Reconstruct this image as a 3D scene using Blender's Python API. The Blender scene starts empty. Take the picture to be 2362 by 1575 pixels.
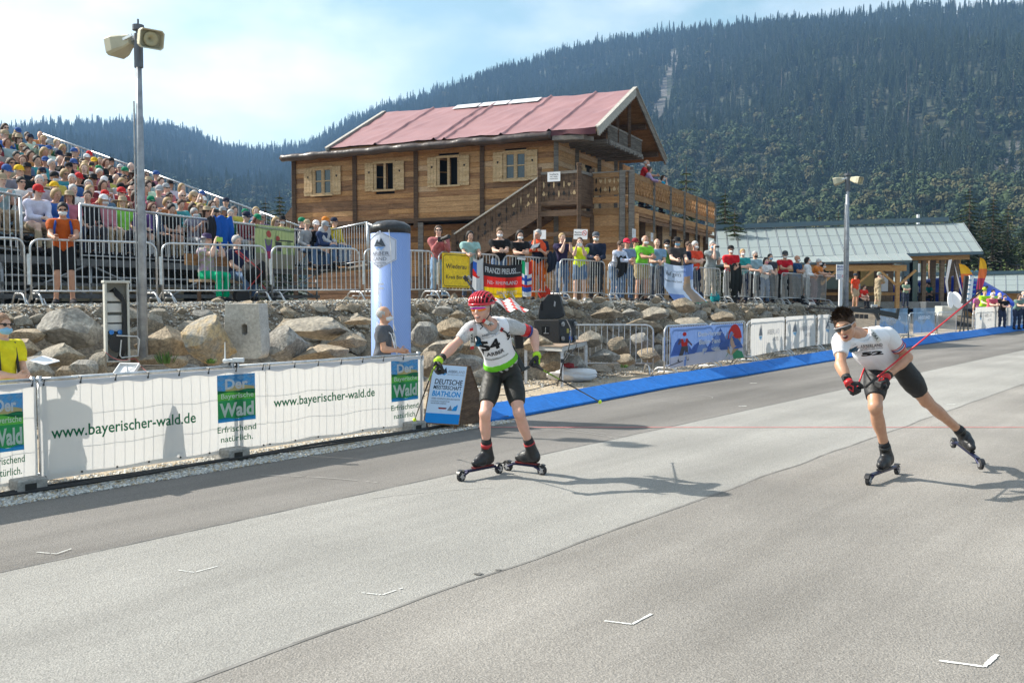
import bpy, bmesh, math, random
import numpy as np
from mathutils import Vector, Matrix, noise as mnoise
from mathutils.bvhtree import BVHTree
random.seed(7); np.random.seed(7)
R_ = math.radians
SC = bpy.context.scene
COL = SC.collection
# camera
FPX, CX, CY, HY, HC = 2231.0, 1181.0, 787.5, 686.0, 1.7
TH = math.atan((CY - HY) / FPX)
cam = bpy.data.cameras.new('camera'); camo = bpy.data.objects.new('camera', cam); COL.objects.link(camo)
cam.sensor_width = 36.0; cam.lens = FPX * 36.0 / 2362.0
cam.clip_start = 0.1; cam.clip_end = 9000
camo.location = (0, 0, HC); camo.rotation_euler = (math.pi / 2 - TH, 0, 0)
SC.camera = camo
# light
SUNV = Vector((1.2, -0.383, -1.0)).normalized()          # the way the light travels
SUN_EL = math.asin(-SUNV.z); SUN_AZ = math.atan2(-SUNV.x, -SUNV.y)   # azimuth of the sun, clockwise from +Y
SC.view_settings.view_transform = 'Standard'; SC.view_settings.look = 'None'
SC.view_settings.gamma = 1.0; SC.view_settings.exposure = 0.92
SC.view_settings.use_curve_mapping = False
sl = bpy.data.lights.new('sun', 'SUN'); slo = bpy.data.objects.new('sun', sl); COL.objects.link(slo)
sl.energy = 5.0; sl.angle = R_(0.6); sl.color = (1.0, 0.945, 0.85)
slo.rotation_euler = SUNV.to_track_quat('-Z', 'Y').to_euler(); slo.location = (-20, 8, 20)
W = bpy.data.worlds.new('World'); SC.world = W; W.use_nodes = True
nt = W.node_tree; nt.nodes.clear()
def wn(t, **kw):
 n = nt.nodes.new(t)
 for k, v in kw.items(): setattr(n, k, v)
 return n
wout = wn('ShaderNodeOutputWorld'); wbg = wn('ShaderNodeBackground')
wsky = wn('ShaderNodeTexSky', sky_type='NISHITA', sun_disc=False)
wsky.sun_elevation = SUN_EL; wsky.sun_rotation = SUN_AZ; wsky.air_density = 1.0; wsky.dust_density = 1.2; wsky.ozone_density = 1.6
wtc = wn('ShaderNodeTexCoord'); wmp = wn('ShaderNodeMapping'); wmp.inputs['Scale'].default_value = (1.5, 1.5, 3.4)
wmp.inputs['Location'].default_value = (0.55, 0.2, 0.35)
wnz = wn('ShaderNodeTexNoise'); wnz.inputs['Scale'].default_value = 1.55; wnz.inputs['Detail'].default_value = 9; wnz.inputs['Roughness'].default_value = 0.52
wrp = wn('ShaderNodeValToRGB'); wrp.color_ramp.elements[0].position = 0.455; wrp.color_ramp.elements[1].position = 0.64
wn2 = wn('ShaderNodeTexNoise'); wn2.inputs['Scale'].default_value = 4.0; wn2.inputs['Detail'].default_value = 6
wrp2 = wn('ShaderNodeValToRGB'); wrp2.color_ramp.elements[0].color = (10.8, 12.0, 13.6, 1); wrp2.color_ramp.elements[1].color = (15.5, 15.4, 15.2, 1)
wrp2.color_ramp.elements[0].position = 0.35; wrp2.color_ramp.elements[1].position = 0.55
wtint = wn('ShaderNodeMixRGB', blend_type='MULTIPLY'); wtint.inputs[0].default_value = 1.0; wtint.inputs[2].default_value = (2.35, 2.35, 1.75, 1)
wmix = wn('ShaderNodeMixRGB'); wmul = wn('ShaderNodeMath', operation='MULTIPLY'); wmul.inputs[1].default_value = 0.85
L = nt.links.new
L(wtc.outputs['Generated'], wmp.inputs[0]); L(wmp.outputs[0], wnz.inputs['Vector']); L(wmp.outputs[0], wn2.inputs['Vector'])
L(wnz.outputs['Fac'], wrp.inputs[0]); L(wn2.outputs['Fac'], wrp2.inputs[0])
L(wrp.outputs[0], wmul.inputs[0]); L(wmul.outputs[0], wmix.inputs[0])
L(wsky.outputs[0], wtint.inputs[1]); L(wtint.outputs[0], wmix.inputs[1]); L(wrp2.outputs[0], wmix.inputs[2]); L(wmix.outputs[0], wbg.inputs[0]); L(wbg.outputs[0], wout.inputs[0])
wbg.inputs['Strength'].default_value = 0.058
SC.cycles.max_bounces = 6; SC.cycles.diffuse_bounces = 3; SC.cycles.glossy_bounces = 2; SC.cycles.transmission_bounces = 4
SC.cycles.volume_bounces = 0; SC.cycles.transparent_max_bounces = 8
SC.cycles.use_denoising = True
# photo geometry -> the place
def ray(px, py):
 u = (px - CX) / FPX; v = (py - CY) / FPX
 return Vector((u, math.cos(TH) - v * math.sin(TH), -math.sin(TH) - v * math.cos(TH)))
def P(px, py, Y):
 r = ray(px, py); return Vector((0, 0, HC)) + r * (Y / r.y)
def G(px, py, z=0.0):
 r = ray(px, py); return Vector((0, 0, HC)) + r * ((z - HC) / r.z)
UT = Vector((math.sin(R_(37.9)), math.cos(R_(37.9)), 0)); NT = Vector((UT.y, -UT.x, 0))   # along the track / across it, towards the camera side
def ST(s, t, z=0.0): return UT * s + NT * t + Vector((0, 0, z))
# materials
_M = {}
def mat(name, col=(0.5, 0.5, 0.5), rough=0.6, metal=0.0, var=0.0, vscale=8.0, bump=0.0, bscale=40.0, col2=None, fine=0.0, stretch=None, spec=0.5, transl=0.0, alpha=1.0, emit=None, coord='Object', trans=0.0, sheen=0.0, detail=5, rot=0.0):
 if name in _M: return _M[name]
 m = bpy.data.materials.new(name); m.use_nodes = True; n = m.node_tree.nodes; l = m.node_tree.links
 b = n['Principled BSDF']; b.inputs['Roughness'].default_value = rough; b.inputs['Metallic'].default_value = metal
 b.inputs['Specular IOR Level'].default_value = spec
 c = tuple(col[:3]) + (1,)
 b.inputs['Base Color'].default_value = c
 m.diffuse_color = c
 if alpha < 1: b.inputs['Alpha'].default_value = alpha
 if trans: b.inputs['Transmission Weight'].default_value = trans
 vec = None
 if var or bump or col2 or fine:
  tc = n.new('ShaderNodeTexCoord'); vec = tc.outputs[coord]
  if stretch or rot:
   mp = n.new('ShaderNodeMapping'); mp.inputs['Scale'].default_value = stretch or (1, 1, 1)
   if rot: mp.vector_type = 'TEXTURE'; mp.inputs['Scale'].default_value = tuple(1 / q for q in stretch); mp.inputs['Rotation'].default_value = (0, 0, rot)
   l.new(vec, mp.inputs[0]); vec = mp.outputs[0]
 out = None
 if var or col2:
  nz = n.new('ShaderNodeTexNoise'); nz.inputs['Scale'].default_value = vscale; nz.inputs['Detail'].default_value = detail; nz.inputs['Roughness'].default_value = 0.6
  l.new(vec, nz.inputs['Vector'])
  rp = n.new('ShaderNodeValToRGB'); l.new(nz.outputs['Fac'], rp.inputs[0])
  rp.color_ramp.elements[0].position = 0.33; rp.color_ramp.elements[1].position = 0.67
  if col2: rp.color_ramp.elements[0].color = c; rp.color_ramp.elements[1].color = tuple(col2[:3]) + (1,)
  else:
   rp.color_ramp.elements[0].color = tuple(x * (1 - var) for x in col[:3]) + (1,)
   rp.color_ramp.elements[1].color = tuple(min(1, x * (1 + var)) for x in col[:3]) + (1,)
  out = rp.outputs[0]
 if fine:
  nf = n.new('ShaderNodeTexNoise'); nf.inputs['Scale'].default_value = bscale; nf.inputs['Detail'].default_value = 3; nf.inputs['Roughness'].default_value = 0.7
  l.new(vec, nf.inputs['Vector'])
  rf = n.new('ShaderNodeValToRGB'); rf.color_ramp.elements[0].position = 0.36; rf.color_ramp.elements[1].position = 0.64
  rf.color_ramp.elements[0].color = (1 - fine,) * 3 + (1,); rf.color_ramp.elements[1].color = (1 + fine,) * 3 + (1,)
  l.new(nf.outputs['Fac'], rf.inputs[0])
  mx = n.new('ShaderNodeMixRGB'); mx.blend_type = 'MULTIPLY'; mx.inputs[0].default_value = 1
  if out is not None: l.new(out, mx.inputs[1])
  else: mx.inputs[1].default_value = c
  l.new(rf.outputs[0], mx.inputs[2]); out = mx.outputs[0]
 if out is not None: l.new(out, b.inputs['Base Color'])
 if bump:
  nb = n.new('ShaderNodeTexNoise'); nb.inputs['Scale'].default_value = bscale; nb.inputs['Detail'].default_value = 4
  l.new(vec, nb.inputs['Vector']); bp = n.new('ShaderNodeBump'); bp.inputs['Strength'].default_value = bump; bp.inputs['Distance'].default_value = 0.02
  l.new(nb.outputs['Fac'], bp.inputs['Height']); l.new(bp.outputs[0], b.inputs['Normal'])
 if emit: b.inputs['Emission Color'].default_value = tuple(emit[:3]) + (1,); b.inputs['Emission Strength'].default_value = emit[3]
 if transl:
  t = n.new('ShaderNodeBsdfTranslucent'); ms = n.new('ShaderNodeMixShader'); ms.inputs[0].default_value = transl
  if out is not None: l.new(out, t.inputs[0])
  else: t.inputs[0].default_value = c
  l.new(b.outputs[0], ms.inputs[1]); l.new(t.outputs[0], ms.inputs[2]); l.new(ms.outputs[0], n['Material Output'].inputs[0])
 _M[name] = m; return m
def cmat(rgb, kind='cloth'):
 key = kind + '_%02x%02x%02x' % tuple(int(255 * min(1, max(0, c))) for c in rgb)
 if kind == 'cloth': return mat(key, rgb, 0.85, var=0.14, vscale=9, bump=0.35, bscale=22, spec=0.2)
 if kind == 'skin': return mat(key, rgb, 0.6, var=0.08, vscale=14, spec=0.4)
 if kind == 'hair': return mat(key, rgb, 0.55, var=0.35, vscale=60, bump=0.6, bscale=90, spec=0.3)
 if kind == 'print': return mat(key, rgb, 0.6, spec=0.3)
 if kind == 'bprint': return mat(key, rgb, 0.6, spec=0.2, transl=0.45)
 return mat(key, rgb, 0.45)
# objects
def link(o, parent=None, world=False):
 COL.objects.link(o)
 if parent is not None:
  o.parent = parent
  if world: o.matrix_parent_inverse = parent_matrix(parent).inverted()
 return o
def parent_matrix(p):
 m = Matrix.LocRotScale(p.location, p.rotation_euler, p.scale)
 if p.parent is not None: m = parent_matrix(p.parent) @ p.matrix_parent_inverse @ m
 return m
def tag(o, label=None, cat=None, group=None, kind=None):
 if label: o['label'] = label
 if cat: o['category'] = cat
 if group: o['group'] = group
 if kind: o['kind'] = kind
 return o
def thing(name, label, cat, loc=(0, 0, 0), rz=0.0, group=None):
 o = bpy.data.objects.new(name, None); o.location = loc; o.rotation_euler = (0, 0, rz); o.empty_display_size = 0.2
 COL.objects.link(o); return tag(o, label, cat, group)
def kids(o, _c={}):
 return [c for c in o.children]
def copy_tree(o, loc=None, rz=None, label=None, scale=None):
 c = o.copy(); COL.objects.link(c)
 if loc is not None: c.location = loc
 if rz is not None: c.rotation_euler = (0, 0, rz)
 if scale: c.scale = (scale,) * 3
 if label: c['label'] = label
 def rec(src, dst):
  for ch in src.children:
   d = ch.copy(); COL.objects.link(d); d.parent = dst; d.matrix_parent_inverse = ch.matrix_parent_inverse.copy(); rec(ch, d)
 rec(o, c); return c
def setmat(o, *ms):
 while len(o.data.materials) < len(ms): o.data.materials.append(None)
 for i, m in enumerate(ms):
  o.material_slots[i].link = 'OBJECT'; o.material_slots[i].material = m
 return o
def obj_from(name, me, m=None, parent=None, world=False, **kw):
 o = bpy.data.objects.new(name, me); link(o, parent, world)
 if m is not None: setmat(o, *(m if isinstance(m, (list, tuple)) else [m]))
 return tag(o, **kw)
class MB:
 def __init__(s): s.v = []; s.f = []; s.mi = []; s.cur = 0; s.M = Matrix.Identity(4)
 def add(s, vs, fs):
  n = len(s.v); M = s.M
  s.v += [tuple(M @ Vector(v)) for v in vs]
  s.f += [tuple(i + n for i in f) for f in fs]; s.mi += [s.cur] * len(fs); return s
 def box(s, c, d, rot=None, taper=1.0):
  x, y, z = d[0] / 2, d[1] / 2, d[2] / 2; t = taper
  vs = [(-x, -y, -z), (x, -y, -z), (x, y, -z), (-x, y, -z), (-x * t, -y * t, z), (x * t, -y * t, z), (x * t, y * t, z), (-x * t, y * t, z)]
  if rot is not None: vs = [rot @ Vector(v) for v in vs]
  c = Vector(c); vs = [Vector(v) + c for v in vs]
  return s.add(vs, [(0, 3, 2, 1), (4, 5, 6, 7), (0, 1, 5, 4), (1, 2, 6, 5), (2, 3, 7, 6), (3, 0, 4, 7)])
 def beam(s, a, b, w, h=None, up=(0, 0, 1)):
  h = h or w; a = Vector(a); b = Vector(b); d = (b - a); ln = d.length
  if ln < 1e-6: return s
  y = d / ln; u = Vector(up)
  if abs(u.dot(y)) > .99: u = Vector((1, 0, 0))
  x = y.cross(u).normalized(); z = x.cross(y)
  return s.box((a + b) / 2, (w, ln, h), rot=Matrix((x, y, z)).transposed())
 def tube(s, pts, r, seg=8, caps=True, closed=False):
  pts = [Vector(p) for p in pts]; n = len(pts); rs = r if isinstance(r, (list, tuple)) else [r] * n
  rings = []; prev = None
  for i, p in enumerate(pts):
   if closed: d = pts[(i + 1) % n] - pts[i - 1]
   else: d = pts[min(i + 1, n - 1)] - pts[max(i - 1, 0)]
   d = d.normalized() if d.length > 1e-9 else Vector((0, 0, 1))
   if prev is None:
    u = Vector((0, 0, 1)) if abs(d.z) < .9 else Vector((1, 0, 0)); x = d.cross(u).normalized()
   else: x = (prev - d * prev.dot(d)).normalized()
   prev = x; y = d.cross(x)
   rings.append([p + (x * math.cos(2 * math.pi * k / seg) + y * math.sin(2 * math.pi * k / seg)) * rs[i] for k in range(seg)])
  vs = [v for rg in rings for v in rg]; fs = []
  m = n if closed else n - 1
  for i in range(m):
   j = (i + 1) % n
   for k in range(seg):
    k2 = (k + 1) % seg; fs.append((i * seg + k, i * seg + k2, j * seg + k2, j * seg + k))
  if caps and not closed: fs.append(tuple(range(seg))[::-1]); fs.append(tuple((n - 1) * seg + k for k in range(seg)))
  return s.add(vs, fs)
 def lathe(s, prof, seg=16, c=(0, 0, 0), rot=None):
  vs = []; fs = []; c = Vector(c)
  for r, z in prof:
   for k in range(seg):
    v = Vector((r * math.cos(2 * math.pi * k / seg), r * math.sin(2 * math.pi * k / seg), z))
    if rot is not None: v = rot @ v
    vs.append(v + c)
  for i in range(len(prof) - 1):
   for k in range(seg):
    k2 = (k + 1) % seg; fs.append((i * seg + k, i * seg + k2, (i + 1) * seg + k2, (i + 1) * seg + k))
  fs.append(tuple(range(seg))[::-1]); fs.append(tuple((len(prof) - 1) * seg + k for k in range(seg)))
  return s.add(vs, fs)
 def poly(s, pts): return s.add(pts, [tuple(range(len(pts)))])
 def prism(s, pts, off):
  n = len(pts); off = Vector(off); a = [Vector(p) for p in pts]; vs = a + [p + off for p in a]
  return s.add(vs, [tuple(range(n))[::-1], tuple(range(n, 2 * n))] + [(i, (i + 1) % n, n + (i + 1) % n, n + i) for i in range(n)])
 def sphere(s, c, r, seg=10, rings=6, sc=(1, 1, 1)):
  prof = []
  c = Vector(c); vs = []; fs = []
  for i in range(rings + 1):
   a = -math.pi / 2 + math.pi * i / rings
   for k in range(seg):
    b = 2 * math.pi * k / seg
    vs.append(c + Vector((r * sc[0] * math.cos(a) * math.cos(b), r * sc[1] * math.cos(a) * math.sin(b), r * sc[2] * math.sin(a))))
  for i in range(rings):
   for k in range(seg): k2 = (k + 1) % seg; fs.append((i * seg + k, i * seg + k2, (i + 1) * seg + k2, (i + 1) * seg + k))
  return s.add(vs, fs)
 def mesh(s, name, smooth=False, weld=False):
  me = bpy.data.meshes.new(name); me.from_pydata([tuple(v) for v in s.v], [], s.f)
  if any(s.mi): me.polygons.foreach_set('material_index', s.mi)
  if smooth: me.polygons.foreach_set('use_smooth', [True] * len(me.polygons))
  me.update(); return me
 def obj(s, name, m, parent=None, world=False, smooth=False, bevel=0.0, **kw):
  o = obj_from(name, s.mesh(name, smooth), m, parent, world, **kw)
  if bevel:
   b = o.modifiers.new('edge', 'BEVEL'); b.width = bevel; b.segments = 1; b.limit_method = 'ANGLE'
  return o
def grid_mesh(name, fn, nu, nv, smooth=True, thick=0.0):
 vs = [fn(i / nu, j / nv) for j in range(nv + 1) for i in range(nu + 1)]
 fs = [(j * (nu + 1) + i, j * (nu + 1) + i + 1, (j + 1) * (nu + 1) + i + 1, (j + 1) * (nu + 1) + i) for j in range(nv) for i in range(nu)]
 me = bpy.data.meshes.new(name); me.from_pydata([tuple(v) for v in vs], [], fs)
 if smooth: me.polygons.foreach_set('use_smooth', [True] * len(me.polygons))
 return me
# lettering (default font), as flat print mapped onto a surface
_txt = {}
def text2d(s, bold=0.0, shear=0.0, sub=0.12):
 key = (s, bold, shear)
 if key in _txt: return _txt[key]
 c = bpy.data.curves.new('t', 'FONT'); c.body = s; c.size = 1; c.offset = bold; c.shear = shear; c.resolution_u = 3
 o = bpy.data.objects.new('t', c); COL.objects.link(o)
 dg = bpy.context.evaluated_depsgraph_get(); dg.update()
 me = bpy.data.meshes.new_from_object(o.evaluated_get(dg))
 bm = bmesh.new(); bm.from_mesh(me); bmesh.ops.triangulate(bm, faces=bm.faces[:])
 if sub:
  for _ in range(2):
   es = [e for e in bm.edges if e.calc_length() > sub * 1.6]
   if es: bmesh.ops.subdivide_edges(bm, edges=es, cuts=1); bmesh.ops.triangulate(bm, faces=bm.faces[:])
 vs = [(v.co.x, v.co.y) for v in bm.verts]; bm.verts.index_update()
 fs = [tuple(v.index for v in f.verts) for f in bm.faces]; bm.free()
 bpy.data.objects.remove(o); bpy.data.curves.remove(c); bpy.data.meshes.remove(me)
 xs = [v[0] for v in vs]; ys = [v[1] for v in vs]
 r = (vs, fs, min(xs), max(xs), min(ys), max(ys)); _txt[key] = r; return r
def letters(mb, s, fn, x, y, h=None, w=None, cx=False, bold=0.0, shear=0.0, rot=0.0, capbox=True):
 vs, fs, x0, x1, y0, y1 = text2d(s, bold, shear)
 ch = 0.70 if capbox else (y1 - y0)
 sy = (h or 1) / ch; sx = sy if not w else w / (x1 - x0)
 if w and not h: sy = sx
 off = (x0 + x1) / 2 if cx else x0; c, sn = math.cos(rot), math.sin(rot)
 out = []
 for a, b in vs:
  p, q = (a - off) * sx, b * sy
  out.append(fn(x + p * c - q * sn, y + p * sn + q * c, 0.003))
 mb.add(out, fs)
def shape(mb, pts, fn, lift=0.002, n=1):
 out = []
 m = len(pts)
 for i in range(m):
  a, b = pts[i], pts[(i + 1) % m]
  for k in range(n): out.append(fn(a[0] + (b[0] - a[0]) * k / n, a[1] + (b[1] - a[1]) * k / n, lift))
 mb.add(out, [tuple(range(len(out)))])
def strip(mb, x0, y0, x1, y1, fn, lift=0.002, nu=8, nv=4, lo=None, hi=None):
 vs = []; fs = []
 for j in range(nv + 1):
  for i in range(nu + 1):
   x = x0 + (x1 - x0) * i / nu; a = y0 + (lo(i / nu) if lo else 0); b = y1 + (hi(i / nu) if hi else 0)
   vs.append(fn(x, a + (b - a) * j / nv, lift))
 for j in range(nv):
  for i in range(nu): k = j * (nu + 1) + i; fs.append((k, k + 1, k + nu + 2, k + nu + 1))
 mb.add(vs, fs)
def flat(o, ux, uy):
 o = Vector(o); ux = Vector(ux).normalized(); uy = Vector(uy).normalized(); n = ux.cross(uy)
 return lambda x, y, l=0.0: o + ux * x + uy * y + n * l
# solid modelling from blended round forms (bodies, clothes)
def _smin(a, b, k):
 if k <= 0: return np.minimum(a, b)
 h = np.maximum(k - np.abs(a - b), 0) / k
 return np.minimum(a, b) - h * h * k * 0.25
def cap(a, b, ra, rb=None, k=0.02, fa=False, fb=False): return ('c', Vector(a), Vector(b), ra, ra if rb is None else rb, k, fa, fb)
def ell(c, r, M=None, k=0.03): return ('e', Vector(c), r, M, k)
def sdf_mesh(name, prims, vox, off=0.0, planes=(), wob=None, holes=(), smooth_it=0):
 lo = np.array([1e9] * 3); hi = -lo
 bbs = []
 for p in prims:
  if p[0] == 'c':
   r = max(p[3], p[4]) + off; a = np.minimum(p[1], p[2]) - r; b = np.maximum(p[1], p[2]) + r
  else:
   r = max(p[2]) + off
   if p[3] is None: rr = np.array(p[2]) + off
   else: rr = np.array([math.sqrt(sum((p[3][i][j] * (p[2][j] + off)) ** 2 for j in range(3))) for i in range(3)])
   a = np.array(p[1]) - rr; b = np.array(p[1]) + rr
  bbs.append((a, b)); lo = np.minimum(lo, a); hi = np.maximum(hi, b)
 lo -= vox * 3; n = np.ceil((hi + vox * 3 - lo) / vox).astype(int) + 1
 F = np.full(n, 0.3, np.float32)
 mg = max(vox * 3, 0.05)
 ax = [lo[i] + np.arange(n[i]) * vox for i in range(3)]
 for p, (a, b) in zip(prims, bbs):
  i0 = np.maximum(0, np.floor((a - mg - lo) / vox).astype(int)); i1 = np.minimum(n, np.ceil((b + mg - lo) / vox).astype(int) + 1)
  X = ax[0][i0[0]:i1[0]][:, None, None]; Y = ax[1][i0[1]:i1[1]][None, :, None]; Z = ax[2][i0[2]:i1[2]][None, None, :]
  sl_ = (slice(i0[0], i1[0]), slice(i0[1], i1[1]), slice(i0[2], i1[2]))
  if p[0] == 'c':
   A, B = p[1], p[2]; d = B - A; L2 = max(d.length_squared, 1e-9); Ln = math.sqrt(L2)
   t = ((X - A.x) * d.x + (Y - A.y) * d.y + (Z - A.z) * d.z) / L2; tc = np.clip(t, 0, 1)
   q = np.sqrt((X - A.x - tc * d.x) ** 2 + (Y - A.y - tc * d.y) ** 2 + (Z - A.z - tc * d.z) ** 2)
   D = q - (p[3] + (p[4] - p[3]) * tc) - off
   if p[6]: D = np.maximum(D, -t * Ln)
   if p[7]: D = np.maximum(D, (t - 1) * Ln)
   k = p[5]
  else:
   C = p[1]; r = [x + off for x in p[2]]
   x, y, z = X - C.x, Y - C.y, Z - C.z
   if p[3] is not None:
    m = p[3]; x, y, z = x * m[0][0] + y * m[1][0] + z * m[2][0], x * m[0][1] + y * m[1][1] + z * m[2][1], x * m[0][2] + y * m[1][2] + z * m[2][2]
   k0 = np.sqrt((x / r[0]) ** 2 + (y / r[1]) ** 2 + (z / r[2]) ** 2); k1 = np.sqrt((x / r[0] ** 2) ** 2 + (y / r[1] ** 2) ** 2 + (z / r[2] ** 2) ** 2) + 1e-9
   D = k0 * (k0 - 1) / k1; k = p[4]
  F[sl_] = _smin(F[sl_], D.astype(np.float32), k)
 for pt, nn in planes:
  nn = Vector(nn).normalized(); pt = Vector(pt)
  F = np.maximum(F, ((ax[0][:, None, None] - pt.x) * nn.x + (ax[1][None, :, None] - pt.y) * nn.y + (ax[2][None, None, :] - pt.z) * nn.z).astype(np.float32))
 for a_, b_, r_ in holes:
  a_, b_ = Vector(a_), Vector(b_); d = b_ - a_; X = ax[0][:, None, None] - a_.x; Y = ax[1][None, :, None] - a_.y; Z = ax[2][None, None, :] - a_.z
  t = np.clip((X * d.x + Y * d.y + Z * d.z) / d.length_squared, 0, 1); F = np.maximum(F, (r_ - np.sqrt((X - t * d.x) ** 2 + (Y - t * d.y) ** 2 + (Z - t * d.z) ** 2)).astype(np.float32))
 S = F < 0
 c = np.zeros(tuple(n - 1), np.uint8)
 for i in (0, 1):
  for j in (0, 1):
   for k in (0, 1): c += S[i:n[0] - 1 + i, j:n[1] - 1 + j, k:n[2] - 1 + k]
 act = (c > 0) & (c < 8); idx = np.full(act.shape, -1, np.int64); cells = np.argwhere(act); idx[act] = np.arange(len(cells))
 acc = np.zeros((len(cells), 3)); cnt = np.zeros(len(cells))
 ci, cj, ck = cells.T
 for axis in range(3):
  o1, o2 = [a for a in range(3) if a != axis]
  for u in (0, 1):
   for v in (0, 1):
    o = [0, 0, 0]; o[o1] = u; o[o2] = v; e = list(o); e[axis] = 1
    f0 = F[ci + o[0], cj + o[1], ck + o[2]]; f1 = F[ci + e[0], cj + e[1], ck + e[2]]
    x = (f0 < 0) != (f1 < 0); t = np.where(x, f0 / np.where(x, f0 - f1, 1), 0)
    for a in range(3):
     acc[:, a] += np.where(x, (t if a == axis else o[a]), 0)
    cnt += x
 V = (cells + acc / cnt[:, None]) * vox + lo
 quads = []
 for axis in range(3):
  o1, o2 = (axis + 1) % 3, (axis + 2) % 3
  a = [slice(None)] * 3; b = [slice(None)] * 3; a[axis] = slice(0, -1); b[axis] = slice(1, None)
  S0, S1 = S[tuple(a)], S[tuple(b)]; ch = np.argwhere(S0 != S1)
  ch = ch[(ch[:, o1] > 0) & (ch[:, o2] > 0) & (ch[:, o1] < n[o1] - 1) & (ch[:, o2] < n[o2] - 1)]
  ins = S0[tuple(ch.T)]
  def at(d1, d2):
   q = ch.copy(); q[:, o1] -= d1; q[:, o2] -= d2; return idx[tuple(q.T)]
  q = np.stack([at(1, 1), at(0, 1), at(0, 0), at(1, 0)], 1); q[~ins] = q[~ins][:, ::-1]; quads.append(q)
 Q = np.concatenate(quads)
 if wob: V = V + wob(V)
 me = bpy.data.meshes.new(name); me.from_pydata(V.tolist(), [], Q.tolist())
 me.polygons.foreach_set('use_smooth', [True] * len(me.polygons)); return me
def bframe(up, fwd):
 up = Vector(up).normalized(); fwd = Vector(fwd); fwd = (fwd - up * fwd.dot(up)).normalized(); rt = fwd.cross(up)
 return Matrix((rt, fwd, up)).transposed()
# the ground, the track, the hills
def lerp(a, b, t): return a + (b - a) * t
def sstep(x): x = max(0.0, min(1.0, x)); return x * x * (3 - 2 * x)
def interp(x, tab):
 if x <= tab[0][0]: return tab[0][1]
 for (a, b), (c, d) in zip(tab, tab[1:]):
  if x <= c: return b + (d - b) * (x - a) / (c - a)
 return tab[-1][1]
BAR = [G(65, 712, 1.57), Vector((-1.76, 21.7, 0)), Vector((3.99, 27.9, 0)), Vector((11.1, 35.0, 0))]   # foot of the upper barriers
BAR[0] = Vector((-7.9, 15.8, 0))
T_BAR = [(7.6, -15.9), (16.0, -14.7), (24.5, -14.0), (34.4, -12.95)]
def tbar(s): return interp(s, [(-5, -17.2)] + T_BAR)
def tbase(s): return interp(s, [(-5, -13.0), (8, -12.7), (16, -12.0), (24, -12.1), (32, -12.0), (38, -12.1), (46, -13.0)])
def tcrest(s): return interp(s, [(-5, -15.2), (8, -14.7), (16, -14.0), (24, -13.5), (32, -12.9), (36.5, -12.9), (39, -14.2), (43, -17), (50, -19)])
def ztop(s): return interp(s, [(8, 1.56), (16, 1.64), (25, 1.55), (34, 1.42), (40, 1.3), (50, 1.2)])
def gz(x, y):
 s = x * UT.x + y * UT.y; t = x * NT.x + y * NT.y
 b, c = tbase(s), tcrest(s)
 f = (b - t) / (b - c)
 z = ztop(s) * sstep(f) if f > 0 else 0.0
 if 0 < f < 1.3: z += 0.05 * mnoise.noise(Vector((x * 1.3, y * 1.3, 3))) * min(f, 1)
 return z
EDGE = [(-40, -8.1), (9.7, -8.1), (10.2, -8.3), (12.7, -8.45), (15.9, -8.75), (20.4, -8.87), (25.6, -9.1), (34.3, -9.6), (55.6, -9.8), (70, -9.3), (85, -7.5), (120, 0)]   # left edge of the asphalt
def tedge(s): return interp(s, EDGE)
m_dirt = mat('sandy_dirt', (0.30, 0.24, 0.17), 0.95, col2=(0.46, 0.385, 0.28), vscale=1.1, fine=0.35, bscale=26, bump=0.5)
m_platform = mat('gravelly_fill', (0.13, 0.10, 0.07), 0.95, col2=(0.27, 0.22, 0.16), vscale=1.6, fine=0.45, bscale=20, bump=0.8)
vs = []; fs = []
ss = np.arange(-14, 96, 0.55); tt = np.concatenate([np.arange(-76, -20, 3.0), np.arange(-20, -7.5, 0.32), [-7.5]])
for s_ in ss:
 for t_ in tt:
  p = ST(s_, t_); z = gz(p.x, p.y); dd = t_ - tedge(s_)
  if z < 0.004: z = -0.004 if dd > -0.05 else 0.012 * mnoise.noise(Vector((p.x * 2, p.y * 2, 0)))
  vs.append((p.x, p.y, z - (0.02 if dd > 0 else 0)))
nt_ = len(tt)
fs = [(i * nt_ + j, i * nt_ + j + 1, (i + 1) * nt_ + j + 1, (i + 1) * nt_ + j) for i in range(len(ss) - 1) for j in range(nt_ - 1)]
me = bpy.data.meshes.new('ground'); me.from_pydata(vs, [], [f[::-1] for f in fs]); me.polygons.foreach_set('use_smooth', [True] * len(fs))
g = obj_from('ground', me, [m_dirt, m_platform], kind='structure')
mi = []
for f in me.polygons:
 c = f.center; mi.append(1 if c.z > 0.05 else 0)
me.polygons.foreach_set('material_index', mi)
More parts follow.
